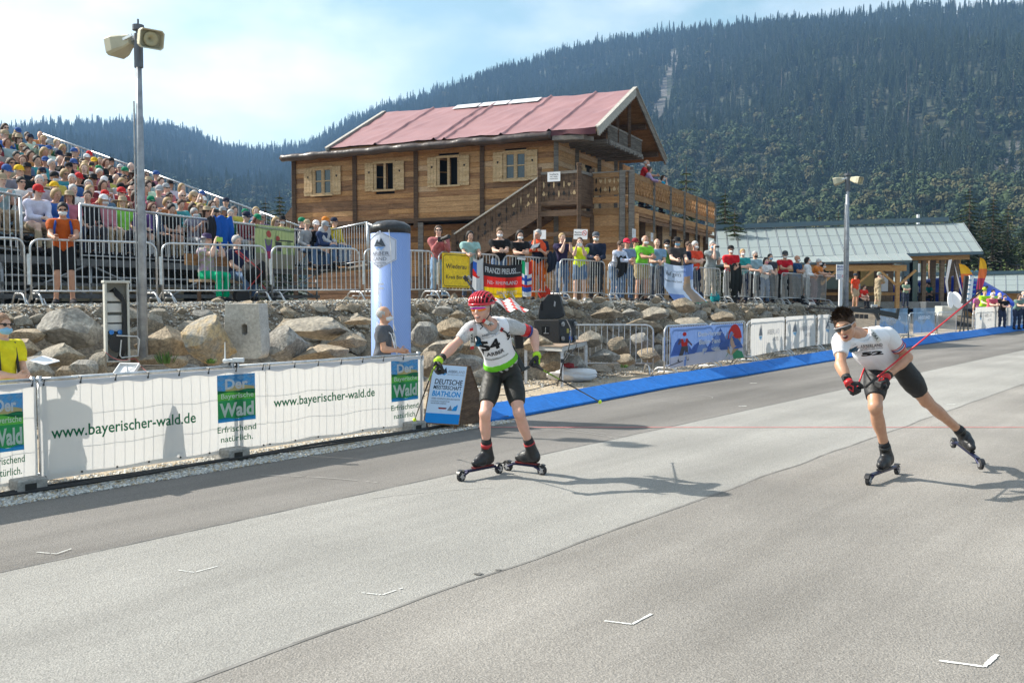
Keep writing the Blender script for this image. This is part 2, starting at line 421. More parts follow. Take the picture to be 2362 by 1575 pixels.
def asphalt(name, c1, c2, fine, tint=0.25):
 m = mat(name, c1, 0.9, col2=c2, vscale=1.0, bump=0.55, bscale=95, fine=fine, stretch=(0.09, 0.9, 1), rot=math.radians(52.1), spec=0.3, detail=6)
 n = m.node_tree.nodes; l = m.node_tree.links
 tc = n['Texture Coordinate'] if 'Texture Coordinate' in n else [x for x in n if x.type == 'TEX_COORD'][0]
 for x in n:
  if x.type == 'TEX_NOISE' and abs(x.inputs['Scale'].default_value - 95) < 1: l.new(tc.outputs['Object'], x.inputs['Vector'])
 b = n['Principled BSDF']; src = b.inputs['Base Color'].links[0].from_socket
 nz = n.new('ShaderNodeTexNoise'); nz.inputs['Scale'].default_value = 0.35; nz.inputs['Detail'].default_value = 6; l.new(tc.outputs['Object'], nz.inputs['Vector'])
 rp = n.new('ShaderNodeValToRGB'); rp.color_ramp.elements[0].position = 0.3; rp.color_ramp.elements[1].position = 0.7
 rp.color_ramp.elements[0].color = (1 - tint * .5,) * 3 + (1,); rp.color_ramp.elements[1].color = (1 + tint * .3,) * 3 + (1,); l.new(nz.outputs['Fac'], rp.inputs[0])
 vo = n.new('ShaderNodeTexVoronoi'); vo.inputs['Scale'].default_value = 170; l.new(tc.outputs['Object'], vo.inputs['Vector'])
 hs = n.new('ShaderNodeSeparateColor'); l.new(vo.outputs['Color'], hs.inputs[0])
 rv = n.new('ShaderNodeValToRGB'); rv.color_ramp.elements[0].position = 0.1; rv.color_ramp.elements[1].position = 0.95
 rv.color_ramp.elements[0].color = (0.74, 0.73, 0.72, 1); rv.color_ramp.elements[1].color = (1.30, 1.285, 1.26, 1); l.new(hs.outputs[0], rv.inputs[0])
 m1 = n.new('ShaderNodeMixRGB'); m1.blend_type = 'MULTIPLY'; m1.inputs[0].default_value = 1; l.new(src, m1.inputs[1]); l.new(rp.outputs[0], m1.inputs[2])
 m2 = n.new('ShaderNodeMixRGB'); m2.blend_type = 'MULTIPLY'; m2.inputs[0].default_value = 0.8; l.new(m1.outputs[0], m2.inputs[1]); l.new(rv.outputs[0], m2.inputs[2])
 l.new(m2.outputs[0], b.inputs['Base Color']); return m
A_DARK = asphalt('asphalt_dark', (0.135, 0.127, 0.118), (0.222, 0.210, 0.196), 0.12)
A_LIGHT = asphalt('asphalt_pale', (0.250, 0.244, 0.229), (0.350, 0.342, 0.322), 0.10, 0.35)
A_RIGHT = asphalt('asphalt_worn', (0.205, 0.192, 0.176), (0.305, 0.288, 0.266), 0.16, 0.5)
def tsheet(name, m, ta, tb_, z, sr=np.arange(-30, 122, 1.0), n=2):
 vs = []; fs = []
 for s_ in sr:
  a = ta(s_) if callable(ta) else ta; b = tb_(s_) if callable(tb_) else tb_
  for j in range(n + 1): vs.append(tuple(ST(s_, lerp(a, b, j / n), z)))
 for i in range(len(sr) - 1):
  for j in range(n): k = i * (n + 1) + j; fs.append((k, k + n + 1, k + n + 2, k + 1)[::-1])
 me = bpy.data.meshes.new(name); me.from_pydata(vs, [], [f[::-1] for f in fs]); return obj_from(name, me, m, kind='structure')
sr = np.concatenate([np.arange(-30, 10, 2), np.arange(10, 30, 0.4), np.arange(30, 122, 1.5)])
tsheet('road', A_DARK, lambda s: tedge(s) + 0.03 * mnoise.noise(Vector((s * 1.7, 0, 0))), 60, 0.0, sr)
fine_s = np.arange(-6, 70, 0.16)
tsheet('pavement', A_LIGHT, lambda s: -6.12 + 0.012 * mnoise.noise(Vector((s * 3, 5, 0))), lambda s: -3.72 + 0.03 * mnoise.noise(Vector((s * 1.1, 9, 0))), 0.004, fine_s)
tsheet('pavement_right', A_RIGHT, lambda s: -3.72 + 0.03 * mnoise.noise(Vector((s * 1.1, 9, 0))), 14, 0.004, fine_s)
m_tar = mat('tar_joint', (0.18, 0.172, 0.16), 0.9, var=0.35, vscale=3)
tsheet('road_joint', m_tar, lambda s: -3.72 + 0.03 * mnoise.noise(Vector((s * 1.1, 9, 0))), lambda s: -3.698 + 0.03 * mnoise.noise(Vector((s * 1.1, 9, 0))) + 0.012 * max(0, mnoise.noise(Vector((s * .6, 2, 0))) + .2), 0.0065, fine_s, 1)
tsheet('road_joint_far', mat('tar_thin', (0.13, 0.125, 0.12), 0.9, var=0.4), -6.135, lambda s: -6.115 + 0.01 * mnoise.noise(Vector((s * 4, 2, 0))), 0.008, fine_s, 1)
mb = MB(); a = G(1010, 986); mb.v = []
n_ = 60
for i in range(n_ + 1):
 x = -1.15 + i * 15.0 / n_; y = 12.56 + 0.008 * mnoise.noise(Vector((x * 2, 0, 0)))
 mb.v += [(x, y - 0.014, 0.0105), (x, y + 0.014, 0.0105)]
mb.f = [(2 * i, 2 * i + 2, 2 * i + 3, 2 * i + 1) for i in range(n_)]; mb.mi = [0] * n_
mb.obj('finish_line_marking', mat('red_road_paint', (0.62, 0.10, 0.10), 0.8, var=0.3, vscale=12), kind='structure')
m_wp = mat('white_road_paint', (0.62, 0.62, 0.59), 0.85, var=0.35, vscale=90)
def vmark(pts, w):
 mb = MB()
 q = [G(x, y) for x, y in pts]; w *= .8
 for k in range(len(q) - 1):
  a, b = q[k], q[k + 1]; d = (b - a).normalized(); pr = Vector((-d.y, d.x, 0)) * w / 2
  n = 12
  for i in range(n + 1):
   c = a.lerp(b, i / n); f = 0.75 + 0.5 * random.random()
   mb.v += [tuple(c + pr * f + Vector((0, 0, .008))), tuple(c - pr * f + Vector((0, 0, .008)))]
  o = len(mb.v) - 2 * (n + 1)
  fl = [(o + 2 * i, o + 2 * i + 1, o + 2 * i + 3, o + 2 * i + 2) for i in range(n) if random.random() > .12]; mb.f += fl; mb.mi += [0] * len(fl)
 return mb
mks = MB()
for sx_, sy_, r_ in ((1103, 1326, .022), (1149, 1317, .016)):
 q = G(sx_, sy_); sp = MB(); sp.poly([(q.x + r_ * 1.3 * math.cos(a) * (1 + .3 * math.sin(a * 3)), q.y + r_ * math.sin(a) * (1 + .3 * math.cos(a * 5)), .010) for a in np.linspace(0, 5.9, 14)]); sp.obj('road_stain', m_tar, kind='structure')
for pts, w in [([(84, 1275), (130, 1279), (165, 1267)], .012), ([(412, 1317), (448, 1322), (501, 1308)], .014), ([(834, 1369), (882, 1374), (929, 1358)], .016),
               ([(1394, 1434), (1458, 1442), (1503, 1418)], .02), ([(2166, 1526), (2270, 1540), (2300, 1512)], .028), ([(1704, 938), (1722, 937)], .05), ([(2184, 934), (2203, 933)], .05), ([(1730, 885), (1745, 884)], .05)]:
 mks_ = vmark(pts, w); mks.add(mks_.v, mks_.f)
for x0, y0, r_, a0, a1 in ((1.6, 15.2, 1.1, .3, 2.6), (2.6, 16.4, .8, -.5, 1.8), (-.3, 11.2, 1.6, .2, 1.2), (2.9, 13.3, 2.4, 3.4, 4.1), (-2.6, 7.4, 2.2, .9, 1.5), (.8, 6.3, 3.0, 1.9, 2.3), (4.4, 10.6, 2.6, 1.2, 1.9)):
 sp = MB(); n = 26; vs = []
 for i in range(n + 1):
  a = lerp(a0, a1, i / n)
  for q in (0, .012): vs.append((x0 + (r_ + q) * math.cos(a), y0 + (r_ + q) * .8 * math.sin(a), .0095))
 sp.add(vs, [(2 * i, 2 * i + 1, 2 * i + 3, 2 * i + 2) for i in range(n) if random.random() > .2]); sp.obj('road_scratch', mat('scratch_pale', (.34, .33, .31), .9), kind='structure')
mks.obj('road_markings', m_wp, kind='structure')
# pebbles
def pebbles(name, pos, size, cols, kind='stuff', flat_=0.7):
 n = len(pos); pos = np.array(pos)
 base = np.array([(1, 0, 0), (-1, 0, 0), (0, 1, 0), (0, -1, 0), (0, 0, 1), (0, 0, -1)], float)
 r = np.random.rand(n, 6, 1) * 0.7 + 0.65
 s = (np.random.rand(n, 1, 1) ** 2.2 * (size[1] - size[0]) + size[0])
 v = base[None] * r * s * np.array([1, 1, flat_])
 a = np.random.rand(n) * 6.283; c_, s_ = np.cos(a), np.sin(a)
 x = v[..., 0] * c_[:, None] - v[..., 1] * s_[:, None]; y = v[..., 0] * s_[:, None] + v[..., 1] * c_[:, None]
 tl = (np.random.rand(n) - .5)[:, None] * 1.2; z = v[..., 2] + x * tl
 V = np.stack([x, y, z], -1) + pos[:, None, :] + np.array([0, 0, 1]) * s * 0.25
 f = np.array([(0, 2, 4), (2, 1, 4), (1, 3, 4), (3, 0, 4), (2, 0, 5), (1, 2, 5), (3, 1, 5), (0, 3, 5)])
 Fc = (f[None] + (np.arange(n) * 6)[:, None, None]).reshape(-1, 3)
 me = bpy.data.meshes.new(name); me.from_pydata(V.reshape(-1, 3).tolist(), [], Fc.tolist())
 me.polygons.foreach_set('material_index', np.repeat(np.random.choice(len(cols), n), 8))
 return obj_from(name, me, cols, kind=kind)
def pm(n, c): return mat('pebble_' + n, c, 0.85, var=0.2, vscale=30)
W_ = [pm('white', (0.62, 0.61, 0.57)), pm('pale', (0.50, 0.49, 0.46)), pm('grey', (0.34, 0.34, 0.33)), pm('tan', (0.42, 0.35, 0.25))]
G_ = [pm('grey2', (0.46, 0.44, 0.39)), pm('mid', (0.34, 0.31, 0.27)), pm('dark', (0.21, 0.19, 0.165)), pm('buff', (0.44, 0.36, 0.25)), pm('white2', (0.55, 0.54, 0.50))]
pos = []
for i in range(26000):
 s_ = 1.5 + random.random() * 8.9; w = random.random() ** 1.3
 t_ = -8.06 - w * 0.75; p = ST(s_, t_, 0.0)
 if random.random() < 0.25 * w: continue
 pos.append(tuple(p))
pebbles('white_gravel', pos, (0.008, 0.026), W_)
pos = []
for i in range(42000):
 s_ = 1 + random.random() ** 1.15 * 40; b, c = tbase(s_), tcrest(s_)
 u = random.random()
 t_ = lerp(b, tbar(s_) - 0.6, 0.25 + 0.75 * u) if u > 0.12 else b + random.random() * 1.2
 p = ST(s_, t_); pos.append((p.x, p.y, gz(p.x, p.y)))
pebbles('grey_gravel', pos, (0.012, 0.042), G_)
pos = []
for i in range(7000):
 s_ = 12 + random.random() * 32; t_ = lerp(tedge(s_) - .35, tbase(s_), random.random()); p = ST(s_, t_); pos.append((p.x, p.y, 0.0))
pebbles('sandy_gravel', pos, (0.006, 0.025), [W_[1], W_[3], G_[1]])
# boulders of the dry wall
def boulder_mesh(name, seed, sx=1.0, sy=1.0, sz=0.6, cuts=15):
 rd = random.Random(seed); bm = bmesh.new(); bmesh.ops.create_icosphere(bm, subdivisions=3, radius=1.0)
 pl = []
 for _ in range(cuts):
  n = Vector((rd.uniform(-1, 1), rd.uniform(-1, 1), rd.uniform(-1, 1))).normalized(); pl.append((n, rd.uniform(0.48, 0.84)))
 for v in bm.verts:
  for n, d in pl:
   e = v.co.dot(n) - d
   if e > 0: v.co -= n * e
  w = v.co * 2.2 + Vector((seed * 3.1, 0, 0))
  v.co += v.co.normalized() * (0.05 * mnoise.noise(w) + 0.035 * mnoise.noise(w * 3.1))
  v.co.x *= sx; v.co.y *= sy; v.co.z *= sz
 me = bpy.data.meshes.new(name); bm.to_mesh(me); bm.free(); me.polygons.foreach_set('use_smooth', [True] * len(me.polygons))
 me.set_sharp_from_angle(angle=R_(28)); return me
def rockmat(name, a, b): return mat(name, a, 0.88, col2=b, vscale=2.6, bump=0.9, bscale=11, fine=0.28, detail=9)
ROCK = [rockmat('rock_buff', (0.21, 0.165, 0.115), (0.40, 0.32, 0.22)), rockmat('rock_grey', (0.16, 0.15, 0.135), (0.34, 0.32, 0.28)), rockmat('rock_brown', (0.15, 0.12, 0.085), (0.33, 0.265, 0.185)), rockmat('rock_mixed', (0.19, 0.17, 0.14), (0.38, 0.33, 0.255))]
ROCKR = [ROCK[0], ROCK[2], ROCK[3], ROCK[3], ROCK[1]]
ROCK_LICHEN = rockmat('rock_lichen', (0.25, 0.25, 0.235), (0.40, 0.28, 0.13))
BM_ = [boulder_mesh('boulder', i, 1.0, 0.75, 0.55 + 0.12 * (i % 3)) for i in range(12)]
wall = thing('rock_wall', 'dry bank of tumbled buff and grey boulders holding up the gravel terrace', 'rock wall', (-2, 16, 0))
def boulder(p, r, flat=1.0, rz=None, tilt=0.0, m=None, me=None, ry=0.0, yr=1.0):
 o = bpy.data.objects.new('boulder', me or random.choice(BM_)); link(o, wall, True)
 o.location = p; o.scale = (r, r * yr, r * flat); o.rotation_euler = (tilt, ry, rz if rz is not None else random.uniform(0, 6.28))
 setmat(o, m or random.choice(ROCKR)); return o
AZ = math.atan2(UT.y, UT.x)
keys = [  # px centre x, y, Y, half width px, half height px, material, tilt
 (165, 752, 13.6, 86, 48, 1, 0.28), (380, 788, 13.5, 58, 42, 0, 0.1), (486, 782, 13.3, 58, 56, 'L', 0.0), (662, 792, 14.0, 52, 42, 1, -.3), (745, 757, 14.9, 82, 26, 3, 0.05),
 (800, 785, 14.7, 40, 22, 0, 0), (740, 812, 14.1, 58, 20, 0, -.1), (770, 838, 13.8, 40, 18, 2, 0), (660, 752, 15.0, 34, 20, 2, -.3), (720, 742, 15.2, 36, 14, 0, .2), (830, 740, 15.5, 34, 12, 0, 0),
 (140, 818, 12.9, 52, 26, 3, -.15), (55, 805, 12.9, 44, 24, 0, 0), (60, 772, 13.3, 40, 20, 0, 0), (190, 850, 12.6, 34, 30, 1, 0), (80, 855, 12.4, 52, 34, 1, 0), (150, 862, 12.5, 24, 26, 2, 0), (230, 840, 12.8, 22, 30, 3, .3),
 (348, 830, 13.0, 30, 14, 2, 0), (405, 832, 12.9, 26, 16, 0, 0), (975, 765, 15.6, 30, 34, 1, 0), (1040, 752, 16.3, 42, 22, 0, 0), (1140, 745, 17.2, 32, 16, 0, 0), (1020, 800, 15.4, 44, 22, 3, -.1), (995, 840, 14.6, 42, 30, 2, 0),
 (1080, 800, 15.6, 34, 22, 0, .2), (1070, 835, 15.3, 40, 24, 1, 0), (1160, 790, 16.8, 40, 18, 0, 0), (1020, 715, 17.2, 22, 13, 1, 0), (1055, 725, 17.1, 18, 12, 2, 0), (1400, 722, 22.6, 34, 17, 2, 0), (1505, 722, 23.8, 42, 16, 3, -.1),
 (1575, 702, 25.0, 34, 18, 0, .2), (1455, 720, 23.3, 20, 10, 1, 0), (1480, 745, 23.4, 34, 12, 0, 0), (1600, 745, 24.6, 40, 14, 3, 0), (1380, 690, 23.5, 14, 9, 0, 0), (1513, 690, 25.2, 10, 10, 0, 0), (1665, 730, 26.5, 34, 14, 2, 0),
 (1360, 780, 20.9, 34, 20, 3, 0), (1430, 800, 21.4, 26, 24, 2, 0), (1480, 785, 22.0, 24, 18, 1, 0), (1500, 820, 21.6, 28, 18, 0, 0), (1395, 820, 20.7, 34, 18, 1, 0), (1445, 830, 21.1, 26, 14, 0, 0), (1270, 830, 18.9, 34, 26, 2, 0), (1330, 840, 19.6, 30, 20, 1, 0), (1240, 790, 18.8, 34, 24, 0, 0)]
for kx, ky, kY, hw, hh, mi_, tl in keys:
 p = P(kx, ky, kY); r = hw * kY / FPX * 1.22; h = hh * kY / FPX * 1.22
 boulder(p, r, h / r / 0.62, rz=0.15 + random.uniform(-.12, .12), ry=tl, m=ROCK_LICHEN if mi_ == 'L' else ROCK[mi_], me=BM_[random.randrange(0, 12, 3)], yr=0.95)
for s_ in np.arange(0.5, 41, 0.40):
 n_rows = 7 if s_ < 34 else 3
 for k in range(n_rows):
  if random.random() < 0.08: continue
  f = (k + 0.15 + random.uniform(-.2, .25)) / n_rows * (0.98 if s_ < 17 else 1.04); b, c = tbase(s_), tcrest(s_)
  t_ = lerp(b, c, f) + .12; p = ST(s_ + random.uniform(-.2, .2), t_); z = gz(p.x, p.y)
  r = random.uniform(0.20, 0.52) * (1.0 - 0.4 * f)
  boulder((p.x, p.y, z + r * 0.05), r, random.uniform(.7, 1.0), rz=AZ + random.uniform(-.5, .5), tilt=random.uniform(-.35, .35), ry=random.uniform(-.3, .3))
for i in range(150):
 s_ = random.uniform(1, 42); f = random.uniform(0.2, 1.25); b, c = tbase(s_), tcrest(s_); p = ST(s_, lerp(b, c, f)); r = random.uniform(.05, .17)
 boulder((p.x, p.y, gz(p.x, p.y) + r * .2), r, random.uniform(.7, 1.1), tilt=random.uniform(-.4, .4))
m_weed = mat('weed_green', (0.07, 0.14, 0.03), 0.7, var=0.3, transl=0.3)
for (wx, wy, wY, h, lab) in [(385, 838, 12.8, .16, 'small green weed growing beside the grey pole footing'), (487, 838, 12.7, .07, 'low tuft of grass at the foot of the lichened boulder'), (1440, 848, 20.2, .08, 'flat grass tuft on the sand behind the black speakers')]:
 p = P(wx, wy, wY); mb = MB()
 for k in range(46):
  a = random.random() * 6.28; rr = random.random() * h * .9; b = Vector((math.cos(a) * rr, math.sin(a) * rr, 0)); tpt = b * 1.7 + Vector((0, 0, h * random.uniform(.4, 1.1))); w = Vector((-math.sin(a), math.cos(a), 0)) * .012
  mb.poly([b - w * .5, b + w * .5, (b + tpt) / 2 + w, tpt, (b + tpt) / 2 - w])
 r_ = thing('weed', lab, 'plant', p); mb.obj('foliage', m_weed, r_)
# hills
SKY = [(-2600, 560), (-1500, 420), (-900, 340), (-300, 318), (0, 318), (100, 305), (230, 300), (330, 300), (450, 322), (520, 350), (570, 355), (640, 352), (700, 350), (760, 318), (850, 278), (950, 245), (1050, 212), (1150, 178), (1300, 138), (1450, 108), (1600, 88), (1800, 68), (2000, 58), (2150, 32), (2362, 28), (2900, 20), (3600, 60), (5200, 240), (8000, 520)]
def ridge(az):
 u = math.tan(max(-1.35, min(1.35, az))) * FPX + CX
 el = (HY - interp(u, SKY)) / FPX * math.cos(az)
 R = interp(u, [(0, 1500), (600, 1750), (1000, 1650), (1500, 1450), (2362, 1250)])
 return el, R
def hz(r, az):
 el, R = ridge(az); t0 = 330
 top = max(2, el * R)
 f = (r - t0) / (R - t0)
 if f < 0: z = 0
 elif f < 1: z = top * (f ** 1.12)
 else: z = top - (r - R) * 0.05
 x, y = r * math.sin(az), r * math.cos(az)
 amp = min(1, max(0, f * 3)) * (1 - 0.75 * sstep((f - .7) / .3) if f < 1 else .25)
 z += amp * 26 * mnoise.noise(Vector((x / 210, y / 210, 1))) + amp * 10 * mnoise.noise(Vector((x / 70, y / 70, 4)))
 t = x * NT.x + y * NT.y
 return z + 0.9 * sstep((-t - 24) / 10) - 0.25
vs = []; fs = []
azs = np.radians(np.concatenate([np.arange(-180, -45, 6), np.arange(-45, 46, 0.75), np.arange(48, 180, 6)]))
rs = np.concatenate([[0.0, 5, 9, 12, 15, 18, 21, 24, 27, 30, 35, 42, 50, 60, 90, 130, 180, 240, 300, 360], np.geomspace(420, 2050, 46)])
for a in azs:
 for r in rs: vs.append((r * math.sin(a), r * math.cos(a), hz(r, a) - (0 if r > 0 else 0)))
na, nr = len(azs), len(rs)
for i in range(na):
 j = (i + 1) % na
 for k in range(nr - 1): fs.append((i * nr + k, i * nr + k + 1, j * nr + k + 1, j * nr + k)[::-1])
me = bpy.data.meshes.new('hills'); me.from_pydata(vs, [], fs); me.polygons.foreach_set('use_smooth', [True] * len(fs))
m_floor = mat('forest_floor', (0.022, 0.03, 0.014), 0.95, col2=(0.05, 0.055, 0.028), vscale=0.02, fine=0.4, bscale=0.4)
m_scree = mat('scree', (0.055, 0.055, 0.045), 0.95, col2=(0.12, 0.11, 0.10), vscale=0.03, fine=0.5, bscale=0.3)
hills = obj_from('hills', me, [m_floor, m_scree], kind='structure')
def bare(x, y, az, r):
 el = (hz(r, az)) / r; u = math.tan(az) * FPX + CX; v = HY - el * FPX / math.cos(az)
 n = mnoise.noise(Vector((x / 60, y / 60, 8))) * 22
 if abs(u - (1570 - (v - 100) * 0.35) + n) < (16 if v < 260 else 8) and 120 < v < 420: return True
 if u > 2275 + n + abs(v - 385) * .9 and 320 < v < 450: return True
 return False
mi = [0] * len(fs)
for i, f in enumerate(me.polygons):
 c = f.center; az = math.atan2(c.x, c.y); r = math.hypot(c.x, c.y)
 if r > 420 and abs(az) < .75 and bare(c.x, c.y, az, r): mi[i] = 1
me.polygons.foreach_set('material_index', mi)
m_spr = [mat('far_spruce_%d' % i, c, 0.9) for i, c in enumerate([(0.018, 0.034, 0.016), (0.026, 0.045, 0.02), (0.034, 0.05, 0.022)])]
m_dec = [mat('far_leaf_%d' % i, c, 0.9) for i, c in enumerate([(0.038, 0.062, 0.02), (0.052, 0.078, 0.024), (0.078, 0.075, 0.026), (0.032, 0.055, 0.022)])]
m_dead = mat('far_dead', (0.16, 0.13, 0.11), 0.9)
def far_spruce(seed, h=24.0, r=3.3, tiers=12, m=None):
 rd = random.Random(seed); mb = MB()
 for k in range(tiers):
  f = k / tiers; z = h * (0.10 + 0.86 * f); rr = r * (1 - f) ** 0.75 * rd.uniform(.8, 1.15) + .18; n = 7; a0 = rd.random() * 6
  ctr = (0, 0, z + h * 0.085); pts = []
  for i in range(n * 2):
   a = a0 + math.pi * i / n; q = rr * (rd.uniform(.85, 1.2) if i % 2 == 0 else rd.uniform(.3, .5)); pts.append((math.cos(a) * q, math.sin(a) * q, z - (0.28 * q if i % 2 == 0 else 0)))
  mb.add([ctr] + pts, [(0, i + 1, (i + 1) % (2 * n) + 1) for i in range(2 * n)])
 mb.tube([(0, 0, -1), (0, 0, h * .97)], [.22, .03], 4, False)
 return mb.mesh('far_spruce')
def far_leaf(seed, h=15.0, r=4.6, n=300, mtot=1):
 rd = random.Random(seed); mb = MB(); lobes = [(Vector((rd.uniform(-.5, .5) * r, rd.uniform(-.5, .5) * r, h * rd.uniform(.42, .82))), r * rd.uniform(.4, .68)) for _ in range(7)]
 for _ in range(n):
  c, lr = rd.choice(lobes); d = Vector((rd.gauss(0, 1), rd.gauss(0, 1), rd.gauss(0.2, 1))).normalized(); p = c + d * lr * rd.uniform(.75, 1.05)
  nn = (d + Vector((rd.uniform(-.6, .6), rd.uniform(-.6, .6), rd.uniform(-.3, .6)))).normalized(); x = nn.orthogonal().normalized(); y = nn.cross(x); q = rd.uniform(.45, 1.0)
  mb.poly([p + x * q, p + y * q * .8, p - x * q, p - y * q * .7])
 mb.tube([(0, 0, -1), (0, 0, h * .6)], [.3, .12], 5, False)
 return mb.mesh('far_leaf')
src = bpy.data.collections.new('wood_sources'); SRC = []
def addsrc(me, m): o = bpy.data.objects.new('s%02d' % len(SRC), me); src.objects.link(o); setmat(o, m); SRC.append(o)
for i in range(4): addsrc(far_spruce(i, 24, 3.3 + .5 * (i % 2)), m_spr[i % 3])
addsrc(far_spruce(9, 20, 2.0, 8), m_spr[0]); addsrc(far_spruce(11, 26, 2.6, 14), m_spr[1])
for i in range(4): addsrc(far_leaf(i + 20), m_dec[i])
mb = MB(); mb.tube([(0, 0, -1), (0, 0, 21)], [.3, .05], 4)
for k in range(26): z = 5 + k * .6; a = k * 2.4; q = 1.5 * (1 - k / 30); mb.tube([(0, 0, z), (math.cos(a) * q, math.sin(a) * q, z - .3)], [.09, .03], 3, False)
addsrc(mb.mesh('far_dead'), m_dead)
pts = []; kinds = []; scl = []; rot = []
rd = random.Random(5)
def plant(az, r):
 el, R = ridge(az)
 if r > R + 14: return
 x, y = r * math.sin(az), r * math.cos(az); f = (r - 330) / (R - 330)
 nb = mnoise.noise(Vector((x / 90, y / 90, 2)))
 dec = rd.random() < (0.92 if f + nb * .22 < .22 else (0.45 if f + nb * .25 < .38 else 0.05))
 if bare(x, y, az, r) and rd.random() < 0.85: return
 if f > .93 and rd.random() < .25: return
 k = (6 + rd.randrange(4)) if dec else (10 if rd.random() < .035 else rd.choice([0, 1, 2, 3, 0, 1, 4, 5]))
 pts.append((x, y, hz(r, az) - .5)); kinds.append(k); scl.append(rd.uniform(.5, 1.05) * (1.0 if f < .9 else rd.choice([.5, .65, .8, 1.0]))); rot.append(rd.random() * 6.28)
for i in range(31000):
 az = R_(rd.uniform(-33, 33)); r = math.sqrt(rd.uniform(430 ** 2, 1700 ** 2)); plant(az, r)
for i in range(3600):       # the crest
 az = R_(rd.uniform(-33, 33)); el, R = ridge(az); plant(az, R - rd.random() ** 2 * 60)
for i in range(1500):
 az = R_(rd.uniform(-33, 33)); plant(az, rd.uniform(380, 470))
me = bpy.data.meshes.new('forest'); me.from_pydata(pts, [], [])
for nm, ty, dat in (('kind_id', 'INT', kinds), ('tree_size', 'FLOAT', scl), ('tree_turn', 'FLOAT', rot)):
 a = me.attributes.new(nm, ty, 'POINT'); a.data.foreach_set('value', dat)
forest = obj_from('forest', me, kind='stuff')
ng = bpy.data.node_groups.new('wood', 'GeometryNodeTree'); ng.interface.new_socket('Geometry', in_out='INPUT', socket_type='NodeSocketGeometry'); ng.interface.new_socket('Geometry', in_out='OUTPUT', socket_type='NodeSocketGeometry')
N = ng.nodes; LK = ng.links.new; gi = N.new('NodeGroupInput'); go = N.new('NodeGroupOutput'); ip = N.new('GeometryNodeInstanceOnPoints'); ci_ = N.new('GeometryNodeCollectionInfo')
ci_.inputs['Collection'].default_value = src; ci_.inputs['Separate Children'].default_value = True; ci_.inputs['Reset Children'].default_value = True
def natt(name, ty): a = N.new('GeometryNodeInputNamedAttribute'); a.data_type = ty; a.inputs['Name'].default_value = name; return a.outputs['Attribute']
cb = N.new('ShaderNodeCombineXYZ'); LK(natt('tree_turn', 'FLOAT'), cb.inputs[2])
ip.inputs['Pick Instance'].default_value = True
LK(gi.outputs[0], ip.inputs['Points']); LK(ci_.outputs[0], ip.inputs['Instance']); LK(natt('kind_id', 'INT'), ip.inputs['Instance Index']); LK(cb.outputs[0], ip.inputs['Rotation']); LK(natt('tree_size', 'FLOAT'), ip.inputs['Scale']); LK(ip.outputs[0], go.inputs[0])
md = forest.modifiers.new('wood', 'NODES'); md.node_group = ng
m_sp = mat('spruce_needles', (0.020, 0.038, 0.014), 0.8, col2=(0.04, 0.065, 0.022), vscale=1.2, spec=0.2)
m_sp2 = mat('larch_needles', (0.04, 0.06, 0.02), 0.8, col2=(0.07, 0.095, 0.03), vscale=1.2, spec=0.2)
m_bark = mat('bark', (0.10, 0.075, 0.055), 0.9, var=0.3, bump=0.5)
def spruce(p, h, r, m, lab, seed, dens=1.0, grp='trees behind the buildings'):
 rd = random.Random(seed); mb = MB(); tr = MB(); tr.tube([(0, 0, -1), (0, 0, h * .55), (0, 0, h)], [h * .014 + .05, h * .009 + .02, .01], 7)
 nt2 = int(26 * dens)
 for k in range(nt2):
  f = k / nt2; z = h * (.10 + .88 * f); rr = r * (1 - f) ** .8 + .15
  nb = max(5, int(13 * (1 - f * .5)))
  for i in range(nb):
   if rd.random() < .12: continue
   a = rd.random() * 6.28; q = rr * rd.uniform(.6, 1.15); d = Vector((math.cos(a), math.sin(a), 0)); sd = Vector((-d.y, d.x, 0)); droop = .22 * q
   tr.tube([(0, 0, z), d * q * .9 + Vector((0, 0, z - droop))], [.03, .01], 3, False)
   m_ = 6
   for j in range(1, m_ + 1):
    g_ = j / m_; c = d * q * g_ + Vector((0, 0, z - droop * g_ ** 1.4)); w = (.10 + .30 * q * (1 - g_ * .75)) * rd.uniform(.7, 1.2)
    for sgn in (-1, 1):
     e = c + sd * sgn * w + d * rd.uniform(.0, .25) * w + Vector((0, 0, -w * rd.uniform(.15, .5))); mid = (c + e) / 2
     mb.poly([c, mid + d * .12 * q / 2, e, mid - d * .10 * q / 2 - Vector((0, 0, .05))])
 t = thing('spruce_tree', lab, 'tree', p, group=grp); mb.obj('crown', m, t); tr.obj('trunk', m_bark, t)
def tall(px, pyt, pyb, Y): a = P(px, pyt, Y); b = P(px, pyb, Y); return Vector((a.x, a.y, 0.9)), a.z - .9
